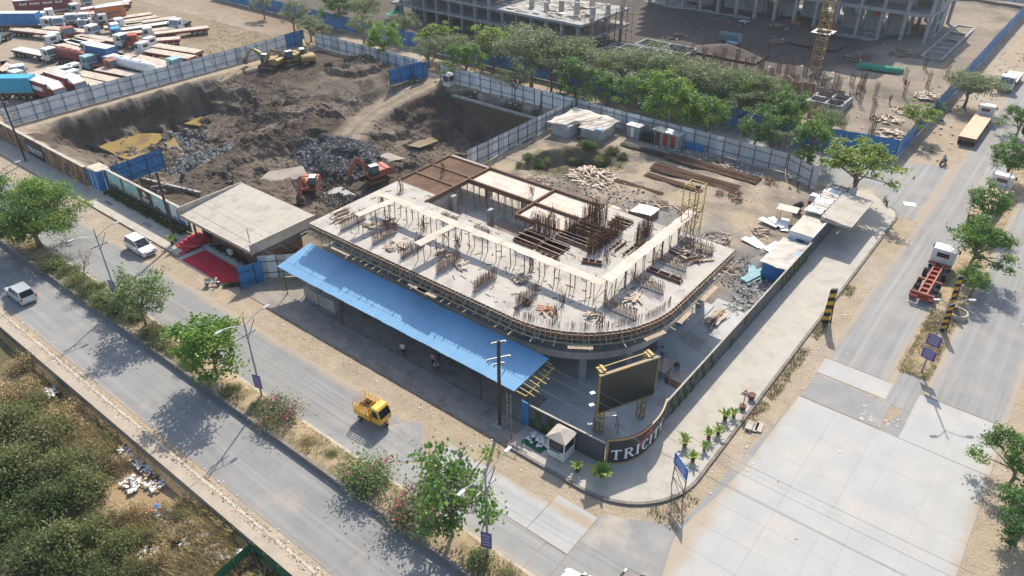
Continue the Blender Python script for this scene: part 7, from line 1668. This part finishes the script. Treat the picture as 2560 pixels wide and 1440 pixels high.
# ------------------------------------------------------------------ shack, toilets and stacks in the yard
shk=thing('tarp_shack','workers shack with patched pale tarpaulin roof at the yard corner','shack',(-61.5,97.5,0))
for x0,x1,y0,y1 in ((-65.6,-62.2,93.4,97.5),(-61.2,-57.6,95.2,99.5),(-65.6,-58,97.6,100.4)): MB().bx(x0,x1,y0,y1,-.1,1.95).build('wall','tarp_grey',shk)
MB().bx(-62.3,-61.3,96.6,97.4,0,1.8).build('doorway','steel_dark',shk)
X,Y=np.meshgrid(np.linspace(0,1,20),np.linspace(0,1,18),indexing='ij'); P0,P1,P2,P3=(-66.2,92.6),(-56.9,94.6),(-57.2,100.6),(-66.0,101)
PX=(P0[0]*(1-X)+P1[0]*X)*(1-Y)+(P3[0]*(1-X)+P2[0]*X)*Y; PY=(P0[1]*(1-X)+P1[1]*X)*(1-Y)+(P3[1]*(1-X)+P2[1]*X)*Y; PZ=2.15+fbm(PX,PY,2.2,71,4)*.55-.15*np.abs(X-.5)
notch=(PX>-62.4)&(PX<-61)&(PY<95.4); PY=np.where(notch,95.4,PY)
tp=MB(); tp.v=[tuple(p) for p in np.stack([PX,PY,PZ],-1).reshape(-1,3).tolist()]; tp.f=[(i*18+j,(i+1)*18+j,(i+1)*18+j+1,i*18+j+1) for i in range(19) for j in range(17)]; tp.m=[0]*len(tp.f); o=tp.build('tarpaulin','tarp_pale',shk,smooth=True); sd_=o.modifiers.new('s','SOLIDIFY'); sd_.thickness=.02
for k in range(7): x=-65+1.1*k; MB().bar((x,93.2+.3*k*.6,2.35),(x+1.5+jit(1),99+jit(.8),2.5),.07,.07).build('roof_pole','timber',shk)
MB().box((-57.9,95.2,2.2),(1.3,1.0,.04),R(15)).build('patch','sheet_blue',shk)
bn=thing('bench','low wooden bench before the shack','bench',(-60,94.2,0)); MB().bx(-61.2,-59,94,94.5,.42,.48).build('seat','timber_dark',bn)
for x in (-61,-59.2): MB().bx(x-.05,x+.05,94.05,94.45,0,.42).build('leg','timber_dark',bn)
tl=thing('toilet_cabins','row of three toilet stalls with red brown doors by the yard fence','toilet cabin',(-48.8,100.6,0)); MB().bx(-51.0,-46.6,100.2,101.9,0,2.2).build('wall','concrete_far',tl); MB().bx(-51.2,-46.4,99.9,102,2.2,2.3).build('roof','sheet_grey',tl)
for k in range(3): MB().bx(-50.6+1.3*k,-49.8+1.3*k,100.12,100.2,.1,1.9).build('door','truck_red' if k else 'terracotta',tl)
dr=thing('grey_outhouse','small grey outhouse with white door by the yard fence','outhouse',(-54.5,100.7,0)); MB().bx(-55.6,-53.4,100,101.8,0,1.9).build('wall','concrete_dark',dr); MB().bx(-54.9,-54.3,99.93,100,.1,1.7).build('door','sign_white',dr); MB().bx(-55.8,-53.2,99.8,102,1.9,2.0).build('roof','tarp_grey',dr)
for k in range(3):
    x=-52.6+.75*k; tk_=thing('water_tank','black water drum %s beside the toilet stalls'%('farthest','in the middle','nearest')[k],'water drum',(x,100.3,0)); MB().tube((x,100.3,0),(x,100.3,1.3),.36,12).build('drum','stripe_black',tk_); MB().tube((x,100.3,1.3),(x,100.3,1.42),.2,10).build('lid','stripe_black',tk_)
bf=thing('blue_low_sheet','low blue sheet standing before the yard fence','sheet',(-44.6,101.4,0))
for k in range(3): piece('panel',cpanel(1.0,1.2,'sheet_blue'),bf,(-1.5+1.02*k,0,0))
def rebar_stack(x0,x1,y0,y1,n,z,label,mname='rust',th=.05,ang=0):
    t=thing('rebar_stack',label,'rebar stack',((x0+x1)/2,(y0+y1)/2,0)); m=MB()
    for k in range(n):
        y=random.uniform(y0,y1); zz=.06+random.random()*z*(1-abs((y-(y0+y1)/2)/(y1-y0))*1.2); e=random.uniform(0,.16); s=random.choice((0,1)); a=x0+(x1-x0)*e*s; b=x1-(x1-x0)*e*(1-s); d=jit(.25); m.bar((a,y+d,zz),(b,y-d+ang,zz),th)
    m.build('bars',mname,t,kind='stuff')
    for x in np.linspace(x0+.5,x1-.5,4): MB().bx(x-.08,x+.08,y0-.1,y1+.1,-.1,.06).build('bearer','timber_dark',t)
rebar_stack(-54.5,-47,96.2,97.6,90,.35,'dark bar stack just before the toilet stalls','steel_dark'); rebar_stack(-46.5,-32.2,95.8,98,170,.45,'long rusty bar stack nearest the yard fence'); rebar_stack(-46.5,-33.4,91.2,93.8,190,.45,'widest rusty bar stack in the middle of the yard'); rebar_stack(-46,-37,88.8,90,50,.18,'thin scatter of rusty bars before the wide stack'); rebar_stack(-49,-41,84.8,85.6,24,.12,'few long bars lying near the timber heap',th=.05)
for c,r_,lb in (((-33.2,90.7,0),.95,'brown ball of rebar stirrups at the end of the bar stacks'),((-32.2,89.6,0),.7,'smaller ball of rebar stirrups beside the larger one'),((-34.8,89.8,0),.6,'low clump of rebar stirrups left of the larger ball'),((-30.8,97.8,0),1.0,'tangle of dark rods near the yard gate')): rod_coil(c,r_,lb)
timber_pile((-51.6,83.5),150,3.2,2.4,'large heap of scrap planks behind the building',0,hh=.9,wd=(.1,.4))
timber_pile((-43.5,76.6),16,1.2,2.6,'flat stack of plywood and boards behind the building',0,hh=.2,wd=(.6,1.2),align=0)
cr_=thing('roof_sheet_pile','crumpled pale corrugated sheets lying behind the building','sheet pile',(-41,72.5,0))
for k in range(9):
    p=cpanel(1.0,random.uniform(1.8,3),'sheet_white',.03,6); o=piece('sheet',p,cr_,(jit(2.0),jit(1.4),.08+.09*k*.5)); o.rotation_euler=(R(-86)+jit(.12),0,random.random()*3)
cr2=thing('roof_sheet_pile','neat stack of striped corrugated sheets beside the plank stack','sheet pile',(-40.4,78.5,0))
for k in range(5): o=piece('sheet',cpanel(1.1,2.4,'sheet_grey',.03,6),cr2,(-1.2+.5*k,-1.0,.5+.05*k)); o.rotation_euler=(R(-88),0,jit(.15))
MB().bx(-41.8,-38.6,77.4,79.8,-.1,.45).build('pallet','timber_dark',cr2)
for i,(x,y,lb) in enumerate(((-24.2,79.4,'pale roofing sheets lying left of the site cabin'),(-23.2,71.8,'blue white roofing sheets beside the tarpaulin shed'),(-24.6,85.6,'striped roofing sheets on the ground near the cabin end'))):
    q=thing('roof_sheet_pile',lb,'sheet pile',(x,y,0))
    for k in range(4): o=piece('sheet',cpanel(1.0,2.6,'sheet_white' if i!=1 else 'truck_teal',.03,6),q,(jit(.6),jit(.6),.1+.06*k)); o.rotation_euler=(R(-87),0,random.choice((.2,-.3,1.2))+jit(.2))
mx=thing('concrete_mixer','red and black concrete mixer beside the rear frame of the entrance','mixer',(-24.6,91.2,0)); MB().tube((-24.9,91.2,.7),(-24.2,91.4,1.5),.55,10,.35).build('drum','stripe_black',mx); MB().bx(-25.1,-24.1,90.8,91.6,.25,.6).build('frame','truck_red',mx)
for s in (-1,1): wheel(mx,-.1,s*.5,.28,.12,'mixw',rim=False)
bxg=thing('white_cabinet','white generator cabinet behind the entrance canopy','cabinet',(-23.6,94.6,0)); MB().bx(-24.3,-22.9,94,95.2,.15,1.5).build('body','truck_white',bxg,bevel=.04); MB().bx(-24.2,-23,94.1,95.1,1.5,1.6).build('roof','truck_white',bxg); MB().bx(-24.25,-22.95,93.97,94,.2,.8).build('panel','truck_red',bxg); MB().bx(-24.2,-23,94.1,95.1,0,.15).build('base','steel_dark',bxg)
tbx=thing('pale_sheet_roof','pale sheet shelter roof left of the site cabin','shelter',(-25,88.3,0)); MB().box((-25.0,88.4,1.7),(2.6,1.8,.05),R(8)).build('roof','tarp_pale',tbx)
for x in (-26,-24):
    for y in (87.7,89): MB().tube((x,y,0),(x,y,1.7),.04,5).build('post','timber',tbx)
for i,(x,y,n_p,rad_,lb) in enumerate(((-40.5,81.5,40,2.2,'scattered boards between the bar stacks and the sheet pile'),(-47.5,76.5,36,2.4,'flattened plank scatter behind the plywood decks'),(-57.5,77,40,2.4,'timber offcuts near the end of the grey sheet fence'),(-36.5,83.5,26,1.8,'loose battens before the wide bar stack'),(-29.5,78,24,1.8,'boards lying behind the yellow hoist tower'),(-39.5,99.2,30,2.0,'grey debris boards along the yard fence'),(-26.2,83,24,1.5,'wooden scraps left of the site cabin'),(-25.4,72.5,24,1.4,'splintered boards on the dark aggregate'))):
    timber_pile((x,y),n_p,rad_,1.5,lb,hz(x,y),hh=.25,mats=('timber','timber_dark','rust','plywood'))
# rubble along the right hoarding
def rubble(name,label,c,rx,ry,n,r0,r1,mname,cat='rubble',zf=None,flat=.7,h=0,mask=None):
    m=MB(); n0=n
    rg=np.random.default_rng(n0); A=rg.uniform(0,6.283,n0); Q=np.sqrt(rg.random(n0)); XX=c[0]+rx*Q*np.cos(A); YY=c[1]+ry*Q*np.sin(A)
    ok=mask(XX,YY) if mask else np.ones(n0,bool)
    for x,y,q in zip(XX[ok].tolist(),YY[ok].tolist(),Q[ok].tolist()):
        m.rock((x,y,(zf(x,y) if zf else 0)+.05+h*(1-q)*random.random()),random.uniform(r0,r1),random.randrange(len(mname)) if isinstance(mname,list) else 0,flat)
    return tag(m.build(name,mname,loc=(c[0],c[1],0)),label,cat,kind='stuff')
rubble('rubble_strip','grey rubble and broken concrete behind the right hoarding',(-21.4,69),1.6,4.4,170,.1,.3,['rubble','gravel'],h=.25); rubble('aggregate_heap','dark aggregate spread beside the tarpaulin shed',(-24,74),2.2,5,260,.06,.2,['aggregate','gravel'],h=.3)
rubble('yard_rubble','grey broken concrete scattered between hollow and bar stacks',(-48,80),9,6,420,.05,.24,['gravel','rubble','soil_dark'],zf=lambda x,y:hz(x,y)); rubble('yard_rubble','dark debris strip along the back fence of the yard',(-40,99.6),10,1.6,420,.05,.26,['gravel','rubble','aggregate'],zf=lambda x,y:hz(x,y),h=.25)
rubble('yard_rubble','scattered stones and debris over the building yard',(-44,84),20,15,1100,.03,.12,['gravel','gravel','soil_dark'],zf=lambda x,y:hz(x,y),mask=lambda X,Y:fbm(X,Y,5,881,3)>.08)
ah=thing('aggregate_pile','grey sand pile behind the yellow hoist tower','sand pile',(-34,71,0)); heap(ah,(-35,70.5,0),4.2,3.2,1.5,'gravel',seed=12)
ah=thing('aggregate_pile','dark crushed stone pile beside the slab at the right hoarding','sand pile',(-23,68.5,0)); heap(ah,(-22.9,76.2,0),1.8,3.0,.9,'aggregate',seed=15)
# ------------------------------------------------------------------ pit: puddles, rocks, shoring piles, posts
def puddle(px_pts,z,mname,label,name='puddle'):
    P=[G(a,b,z) for a,b in px_pts]; c=sum(P,Vector())/len(P); pts=[]
    for k in range(len(P)):
        a,b=P[k],P[(k+1)%len(P)]
        for q in range(4): f=q/4; p=a.lerp(b,f); d=(p-c); pts.append((p.x+d.x*jit(.06),p.y+d.y*jit(.06)))
    zz=np.percentile([hz(x,y) for x,y in pts]+[hz(c.x,c.y)],62)
    pts=[(c.x+(x-c.x)*1.25,c.y+(y-c.y)*1.25) for x,y in pts]
    o=MB().add([(x,y,zz) for x,y in pts],[tuple(range(len(pts)))]).build(name,mname,loc=(c.x,c.y,zz)); o['kind']='structure'
puddle([(270,360),(340,335),(415,335),(440,380),(400,395),(320,385)],-4.6,'puddle_yellow','x'); puddle([(465,292),(500,278),(535,288),(500,298)],-4.4,'puddle_yellow','x'); puddle([(645,455),(680,428),(745,418),(755,435),(690,460)],-4.6,'puddle_tan','x'); puddle([(815,472),(850,464),(882,480),(870,496),(830,492)],-4.6,'puddle_grey','x'); puddle([(935,395),(970,385),(1003,397),(960,406)],-4.8,'puddle_tan','x'); puddle([(1015,365),(1060,345),(1090,358),(1050,372)],-5.8,'puddle_tan','x')
rubble('rock_heap','heap of dark grey blasted rock in the middle of the pit',(-92.5,72.5),9,5.8,3200,.08,.4,['rock_dark','rock_dark','rock_dark','rock_dark','rock_pale'],'rocks',zf=lambda x,y:hz(x,y))
rubble('rock_spill','dark rock spill below the orange excavators',(-86,63.5),6.5,3.6,700,.12,.38,['rock_dark','soil_dark'],'rocks',zf=lambda x,y:hz(x,y)); rubble('pale_rocks','pale grey broken rock beside the yellow puddle',(-110.8,58),3.2,6,600,.12,.42,['rock_pale','rock_dark'],'rocks',zf=lambda x,y:hz(x,y)); rubble('left_rocks','dark boulders on the floor of the left pit',(-121,61.5),4.5,3.6,330,.14,.42,['rock_dark','rock_pale'],'rocks',zf=lambda x,y:hz(x,y)); rubble('left_rocks','small dark rock heap behind the brown patterned wall',(-112,48.5),2.5,1.8,150,.12,.36,['rock_dark','soil_dark'],'rocks',zf=lambda x,y:hz(x,y))
rubble('soil_clods','loose brown clods covering the pit slopes',(-101,72),33,30,9000,.05,.2,['soil_dark','sand','soil_dark'],'soil clods',zf=lambda x,y:hz(x,y),mask=lambda X,Y:(X>-133)&(X<-62.5)&(Y>41)&(Y<101)&(ramp_dist(X,Y)[0]>2.6)&(fbm(X,Y,6,882,3)>-.05),flat=.6)
sp=thing('shoring_piles','row of dark shoring piles along the back wall of the right pit','pile wall',(-82,99.6,0)); pm=MB().tube((0,0,0),(0,0,5.6),.17,7).mesh('pile','timber_dark')
for k in range(48): piece('pile',pm,sp,(-9.5+.46*k,jit(.04)-.3-(.012*k),-6.6+jit(.15)))
MB().bx(-92,-69.2,98.9,99.5,-1.1,-.75).build('cap_beam','concrete_dark',sp)
sp=thing('shoring_piles','row of dark shoring piles below the front blue fence','pile wall',(-99,43.2,0))
for k in range(22): piece('pile',pm,sp,(-2.2+.5*k,.3+.12*k,-5.3+jit(.15)))
MB().bar((-101.4,43.6,.2),(-90.5,46.2,.2),.35,.3).build('cap_beam','concrete_dark',sp)
for k,(x,y) in enumerate(((-93,46),(-92.1,51.6))):
    t=thing('old_post','slim grey concrete post with footing on the pit edge, %s the site office'%('nearer' if k else 'farther from'),'post',(x,y,hz(x,y))); z=hz(x,y); MB().bar((x,y,z),(x-.25,y+.1,z+3.0),.16,.16).build('shaft','concrete_far',t); MB().bx(x-.4,x+.4,y-.4,y+.4,z-.6,z+.35).build('footing','soil_dark',t)
hs_=thing('white_hose','white hoses lying behind the brown patterned wall','hose',(-108,44,0))
for k in range(3): 
    pts=[(-111+1.6*i+jit(.1),41.6+.5*k+.9*math.sin(i*.5+k*.3),hz(-111+1.6*i,41.6+.5*k+.9*math.sin(i*.5+k*.3))+.12) for i in range(6)]; MB().path(pts,.07,5).build('hose','pvc',hs_)
# ------------------------------------------------------------------ litter on the scrubland and streets
def litter(name,label,zones,n,r0,r1,mname,zf):
    m=MB()
    for k in range(n):
        x0,x1,y0,y1=random.choice(zones); x=random.uniform(x0,x1); y=random.uniform(y0,y1); z=zf(x,y); r_=random.uniform(r0,r1); vs=[]
        t0=random.random()*6.28; q=random.randint(4,6)
        vs=[(x+r_*random.uniform(.5,1)*math.cos(t0+6.283*i/q),y+r_*random.uniform(.5,1)*math.sin(t0+6.283*i/q),z+random.uniform(.02,r_*.5)) for i in range(q)]+[(x,y,z+r_*random.uniform(.3,.7))]
        m.add(vs,[(i,(i+1)%q,q) for i in range(q)],random.randrange(len(mname)))
    return tag(m.build(name,mname),label,'litter',kind='stuff')
def zpx(a,b,c,d): 
    p=G(a,b,-1.2); q_=G(c,d,-1.2); return (min(p.x,q_.x),max(p.x,q_.x),min(p.y,q_.y),max(p.y,q_.y))
cl=[]
for a,b,r_ in ((330,1135,1.0),(365,1165,1.0),(390,1205,1.2),(330,1215,.9),(440,1330,1.3),(470,1340,1.6),(490,1360,1.4),(420,1305,1.0),(200,1055,1.2),(130,985,.7),(380,1400,1.0),(550,1400,.9),(600,1410,.7)): p=G(a,b,-1.2); cl.append((p.x-r_,p.x+r_,p.y-r_*.7,min(15.6,p.y+r_*.7)))
mat('plastic_blue',(.05,.2,.6),rough=.5); mat('plastic_pale',(.55,.6,.66),(.7,.72,.74),sc=3,rough=.6)
litter('rubbish','white and grey plastic rubbish dumped beside the old footpath',cl,1000,.06,.24,['paper','plastic_pale','plastic_pale','straw','terracotta'],lambda x,y:hz(x,y)+.25)
p=G(400,1290,-1.2); litter('rubbish','bright blue and red plastic rubbish in the dry grass',[(p.x-.6,p.x+.6,p.y-.4,p.y+.4)],26,.15,.4,['plastic_blue','red_cloth','paper'],lambda x,y:hz(x,y)+.35)
litter('rubbish_scatter','small paper scraps strewn along the old footpath and road edges',[(-90,-30,16.1,18.2)]*3+[(-60,-25,33,35)]+[(-14,-11,40,80)]*2+[(-10,3,40,100)],260,.03,.13,['paper','plastic_pale','straw'],lambda x,y:.2 if y<17.3 else .03)
litter('rubbish_scatter','scraps and plastic strewn over the far site and verges',[(-80,-22,120,180)]*3+[(-18,-13,120,190)]+[(-98,-68,100,101.8)],520,.1,.42,['paper','timber','timber_dark','rust','plywood'],lambda x,y:hz(x,y))
litter('frontage_litter','stones and leaves lying in the shade along the front kerb',[(-58,-27,33.8,37.5)],300,.03,.1,['kerb','straw','kerb','soil_dark'],lambda x,y:.07)
# leaf litter drifts on footpath
litter('leaf_litter','dry leaves gathered along the old footpath kerb',[(-100,-28,16.8,17.6)],1500,.03,.09,['straw','leaf_dry'],lambda x,y:.21 if y<17.3 else .03)
# green screen enclosure at the bottom left
ge=thing('green_screen_fence','dark green mesh screen fence at the bottom of the scrubland','fence',(-37,14,0)); A=G(545,1440,0); pts=[(-36.1,6.5),(-36.3,12.6),(-36.6,15.75),(-30,15.75),(-25,15.75)]
for a,b in zip(pts,pts[1:]):
    d=Vector((b[0]-a[0],b[1]-a[1],0)); n=max(1,round(d.length/1.6))
    for i in range(n):
        p=Vector((a[0],a[1],0))+d*(i/n); q=Vector((a[0],a[1],0))+d*((i+1)/n); MB().add([(p.x,p.y,-1.6),(q.x,q.y,-1.6),(q.x,q.y,.55),(p.x,p.y,.55+jit(.05))],[(0,1,2,3)]).build('mesh_panel','green_net_dark',ge); MB().tube((p.x,p.y,-1.8),(p.x,p.y,.7),.04,5).build('post','timber_dark',ge)
rubble('enclosure_rubble','grey rubble inside the green screened enclosure',(-32.6,12.6),3.4,2.6,400,.12,.4,['rock_pale','rubble'],zf=lambda x,y:hz(x,y))
# ------------------------------------------------------------------ people
def person(label,loc,rz,shirt,trouser,pose='stand',hat=None,h=1.68):
    sk=(.16,.085,.055); t=thing('person',label,'person',loc,rz=rz)
    m=bpy.data.materials.new('clothing'); m.use_nodes=True; nt=m.node_tree; bs_=nt.nodes['Principled BSDF']; bs_.inputs['Roughness'].default_value=.9
    tc_=nt.nodes.new('ShaderNodeTexCoord'); sx=nt.nodes.new('ShaderNodeSeparateXYZ'); rp_=nt.nodes.new('ShaderNodeValToRGB'); mr=nt.nodes.new('ShaderNodeMapRange'); mr.inputs[2].default_value=2.0
    nt.links.new(tc_.outputs['Object'],sx.inputs[0]); nt.links.new(sx.outputs[2],mr.inputs[0]); nt.links.new(mr.outputs[0],rp_.inputs[0]); nt.links.new(rp_.outputs[0],bs_.inputs['Base Color']); cr=rp_.color_ramp; cr.interpolation='CONSTANT'
    lv=dict(stand=(.03,.46,.70,.82),bend=(.03,.46,.56,.7),sit=(.03,.3,.55,.7)).get(pose,(.03,.46,.70,.82))
    cr.elements[0].color=(.03,.025,.02,1); cr.elements[1].position=lv[0]; cr.elements[1].color=(*trouser,1)
    for p_,c_ in ((lv[1],shirt),(lv[2],sk),(lv[3],hat or (.01,.009,.008))): e=cr.elements.new(p_); e.color=(*c_,1)
    if pose=='bend': J=dict(pel=(0,0,.9),ch=(.38,0,1.08),nk=(.5,0,1.1),hd=(.62,0,1.08),ht=(.7,0,1.06),ls=(.4,.19,1.05),le=(.5,.22,.78),lw=(.55,.2,.55),rs=(.4,-.19,1.05),re=(.5,-.22,.78),rw=(.55,-.2,.55))
    elif pose=='sit': J=dict(pel=(0,0,.55),ch=(.05,0,1.0),nk=(.06,0,1.1),hd=(.1,0,1.25),ht=(.1,0,1.34),ls=(.05,.19,.98),le=(.25,.22,.78),lw=(.45,.18,.8),rs=(.05,-.19,.98),re=(.25,-.22,.78),rw=(.45,-.18,.8))
    else: J=dict(pel=(0,0,.9),ch=(.02,0,1.32),nk=(.02,0,1.46),hd=(.05,0,1.58),ht=(.05,0,1.68),ls=(.02,.2,1.38),le=(-.03,.26,1.12),lw=(.1,.24,.9),rs=(.02,-.2,1.38),re=(.0,-.26,1.12),rw=(.14,-.22,.92))
    if pose=='walk': L=dict(lk=(.2,.09,.5),la=(.12,.09,.08),lt=(.26,.09,.03),rk=(.02,-.09,.48),ra=(-.28,-.09,.14),rt=(-.16,-.09,.04))
    elif pose=='sit': L=dict(lk=(.42,.16,.5),la=(.38,.16,.08),lt=(.52,.16,.04),rk=(.42,-.16,.5),ra=(.38,-.16,.08),rt=(.52,-.16,.04))
    else: L=dict(lk=(.03,.1,.48),la=(0,.1,.08),lt=(.15,.11,.03),rk=(.03,-.1,.48),ra=(0,-.1,.08),rt=(.15,-.11,.03))
    J.update(L); J['lh']=tuple(np.add(J['lw'],(.03,0,-.09))); J['rh']=tuple(np.add(J['rw'],(.03,0,-.09))); J['lhip']=tuple(np.add(J['pel'],(0,.09,-.04))); J['rhip']=tuple(np.add(J['pel'],(0,-.09,-.04)))
    rad=dict(pel=.135,ch=.15,nk=.06,hd=.1,ht=.085,ls=.07,le=.048,lw=.036,lh=.042,rs=.07,re=.048,rw=.036,rh=.042,lhip=.1,rhip=.1,lk=.065,la=.045,lt=.04,rk=.065,ra=.045,rt=.04)
    E=[('pel','ch'),('ch','nk'),('nk','hd'),('hd','ht'),('ch','ls'),('ls','le'),('le','lw'),('lw','lh'),('ch','rs'),('rs','re'),('re','rw'),('rw','rh'),('pel','lhip'),('lhip','lk'),('lk','la'),('la','lt'),('pel','rhip'),('rhip','rk'),('rk','ra'),('ra','rt')]
    ks=list(J); me=bpy.data.meshes.new('body'); bm=bmesh.new(); ly=bm.verts.layers.skin.verify(); s=h/1.68; V={}
    for k in ks: v=bm.verts.new(Vector(J[k])*s); v[ly].radius=(rad[k]*s,)*2; v[ly].use_root=(k=='pel'); V[k]=v
    for a,b in E: bm.edges.new((V[a],V[b]))
    bm.to_mesh(me); bm.free(); me.materials.append(m); o=bpy.data.objects.new('body',me); COL.objects.link(o); o.parent=t
    o.modifiers.new('skin','SKIN').use_smooth_shade=True; sb=o.modifiers.new('sub','SUBSURF'); sb.levels=1; sb.render_levels=1
    return t
W_,B_,K_,O_=(.6,.6,.58),(.06,.09,.16),(.03,.03,.035),(.6,.14,.03)
person('person in white shirt walking under the blue canopy holding a paper',(-43.6,38.3,.17),R(-60),W_,K_,'walk'); person('person in pink shirt under the canopy, leftmost of the group',(-40.3,39.0,.1),R(-90),(.5,.2,.3),K_); person('person in white shirt bending in the group under the canopy',(-39.6,38.8,.1),R(-60),(.55,.48,.4),K_,'bend'); person('person in dark shirt and blue jeans under the canopy, rightmost of the group',(-38.5,39.2,.1),R(-100),(.06,.05,.06),(.06,.14,.24)); person('person in teal shirt standing behind the group under the canopy',(-40.5,40,.1),R(-80),(.05,.3,.33),K_)
person('person in light shirt standing by the work table under the slab edge',(-23.7,53.4,.1),R(-40),(.3,.36,.42),B_); person('person bending over the plywood sheets on the apron',(-21.8,52.8,.1),R(-60),(.06,.04,.04),K_,'bend')
person('person in white shirt standing at the yard gate, left of two',(-28.6,99.0,0),R(-60),W_,K_); person('person in grey shirt standing at the yard gate, right of two',(-27.3,98.7,0),R(-100),(.35,.36,.38),K_); person('rider in grey blue shirt sitting on the motorcycle at the junction',(-13.4,119.3,.32),R(70),(.3,.35,.4),K_,'sit')
person('worker in orange vest and yellow helmet walking on the far site by the rebar columns',(-27.4,152.5,hz(-27.4,152.5)),R(-70),O_,(.1,.1,.12),'walk',(.6,.4,.05)); person('worker in orange vest walking nearer the blue junction fence',(-27.0,141.5,hz(-27,141.5)),R(-80),O_,(.1,.1,.12),'walk',(.6,.4,.05)); person('worker in orange vest beside the dark excavation frame',(-32.5,140.2,hz(-32.5,140.2)),R(-20),O_,B_,'bend',(.6,.4,.05)); person('worker in orange vest near the shuttering stack',(-61.5,157,hz(-61.5,157)),R(0),O_,B_,'stand',(.6,.4,.05)); person('worker in orange vest left of the shuttering stack',(-70.5,160,hz(-70.5,160)),R(60),O_,B_,'stand',(.6,.4,.05)); person('worker in orange vest at the debris heap of the far site',(-71.5,172,hz(-71.5,172)),R(60),O_,B_,'walk',(.6,.4,.05)); person('person sitting at the edge of the right pit below the white fence',(-73.4,101.2,hz(-73.4,101.2)-.3),R(-90),K_,B_,'sit')
# ------------------------------------------------------------------ air
hzb=MB().bx(-1600,1000,-1000,2100,-10.5,50).build('haze',None and 'x' or 'wire'); hzb['kind']='stuff'; hzb['label']='thin pale haze in the air over the whole site'
hm=bpy.data.materials.new('haze_air'); hm.use_nodes=True; hn=hm.node_tree; hn.nodes.clear(); pv=hn.nodes.new('ShaderNodeVolumePrincipled'); ho=hn.nodes.new('ShaderNodeOutputMaterial')
pv.inputs['Color'].default_value=(.86,.92,1,1); pv.inputs['Density'].default_value=.0002; pv.inputs['Anisotropy'].default_value=.2; hn.links.new(pv.outputs[0],ho.inputs['Volume'])
hzb.data.materials.clear(); hzb.data.materials.append(hm)
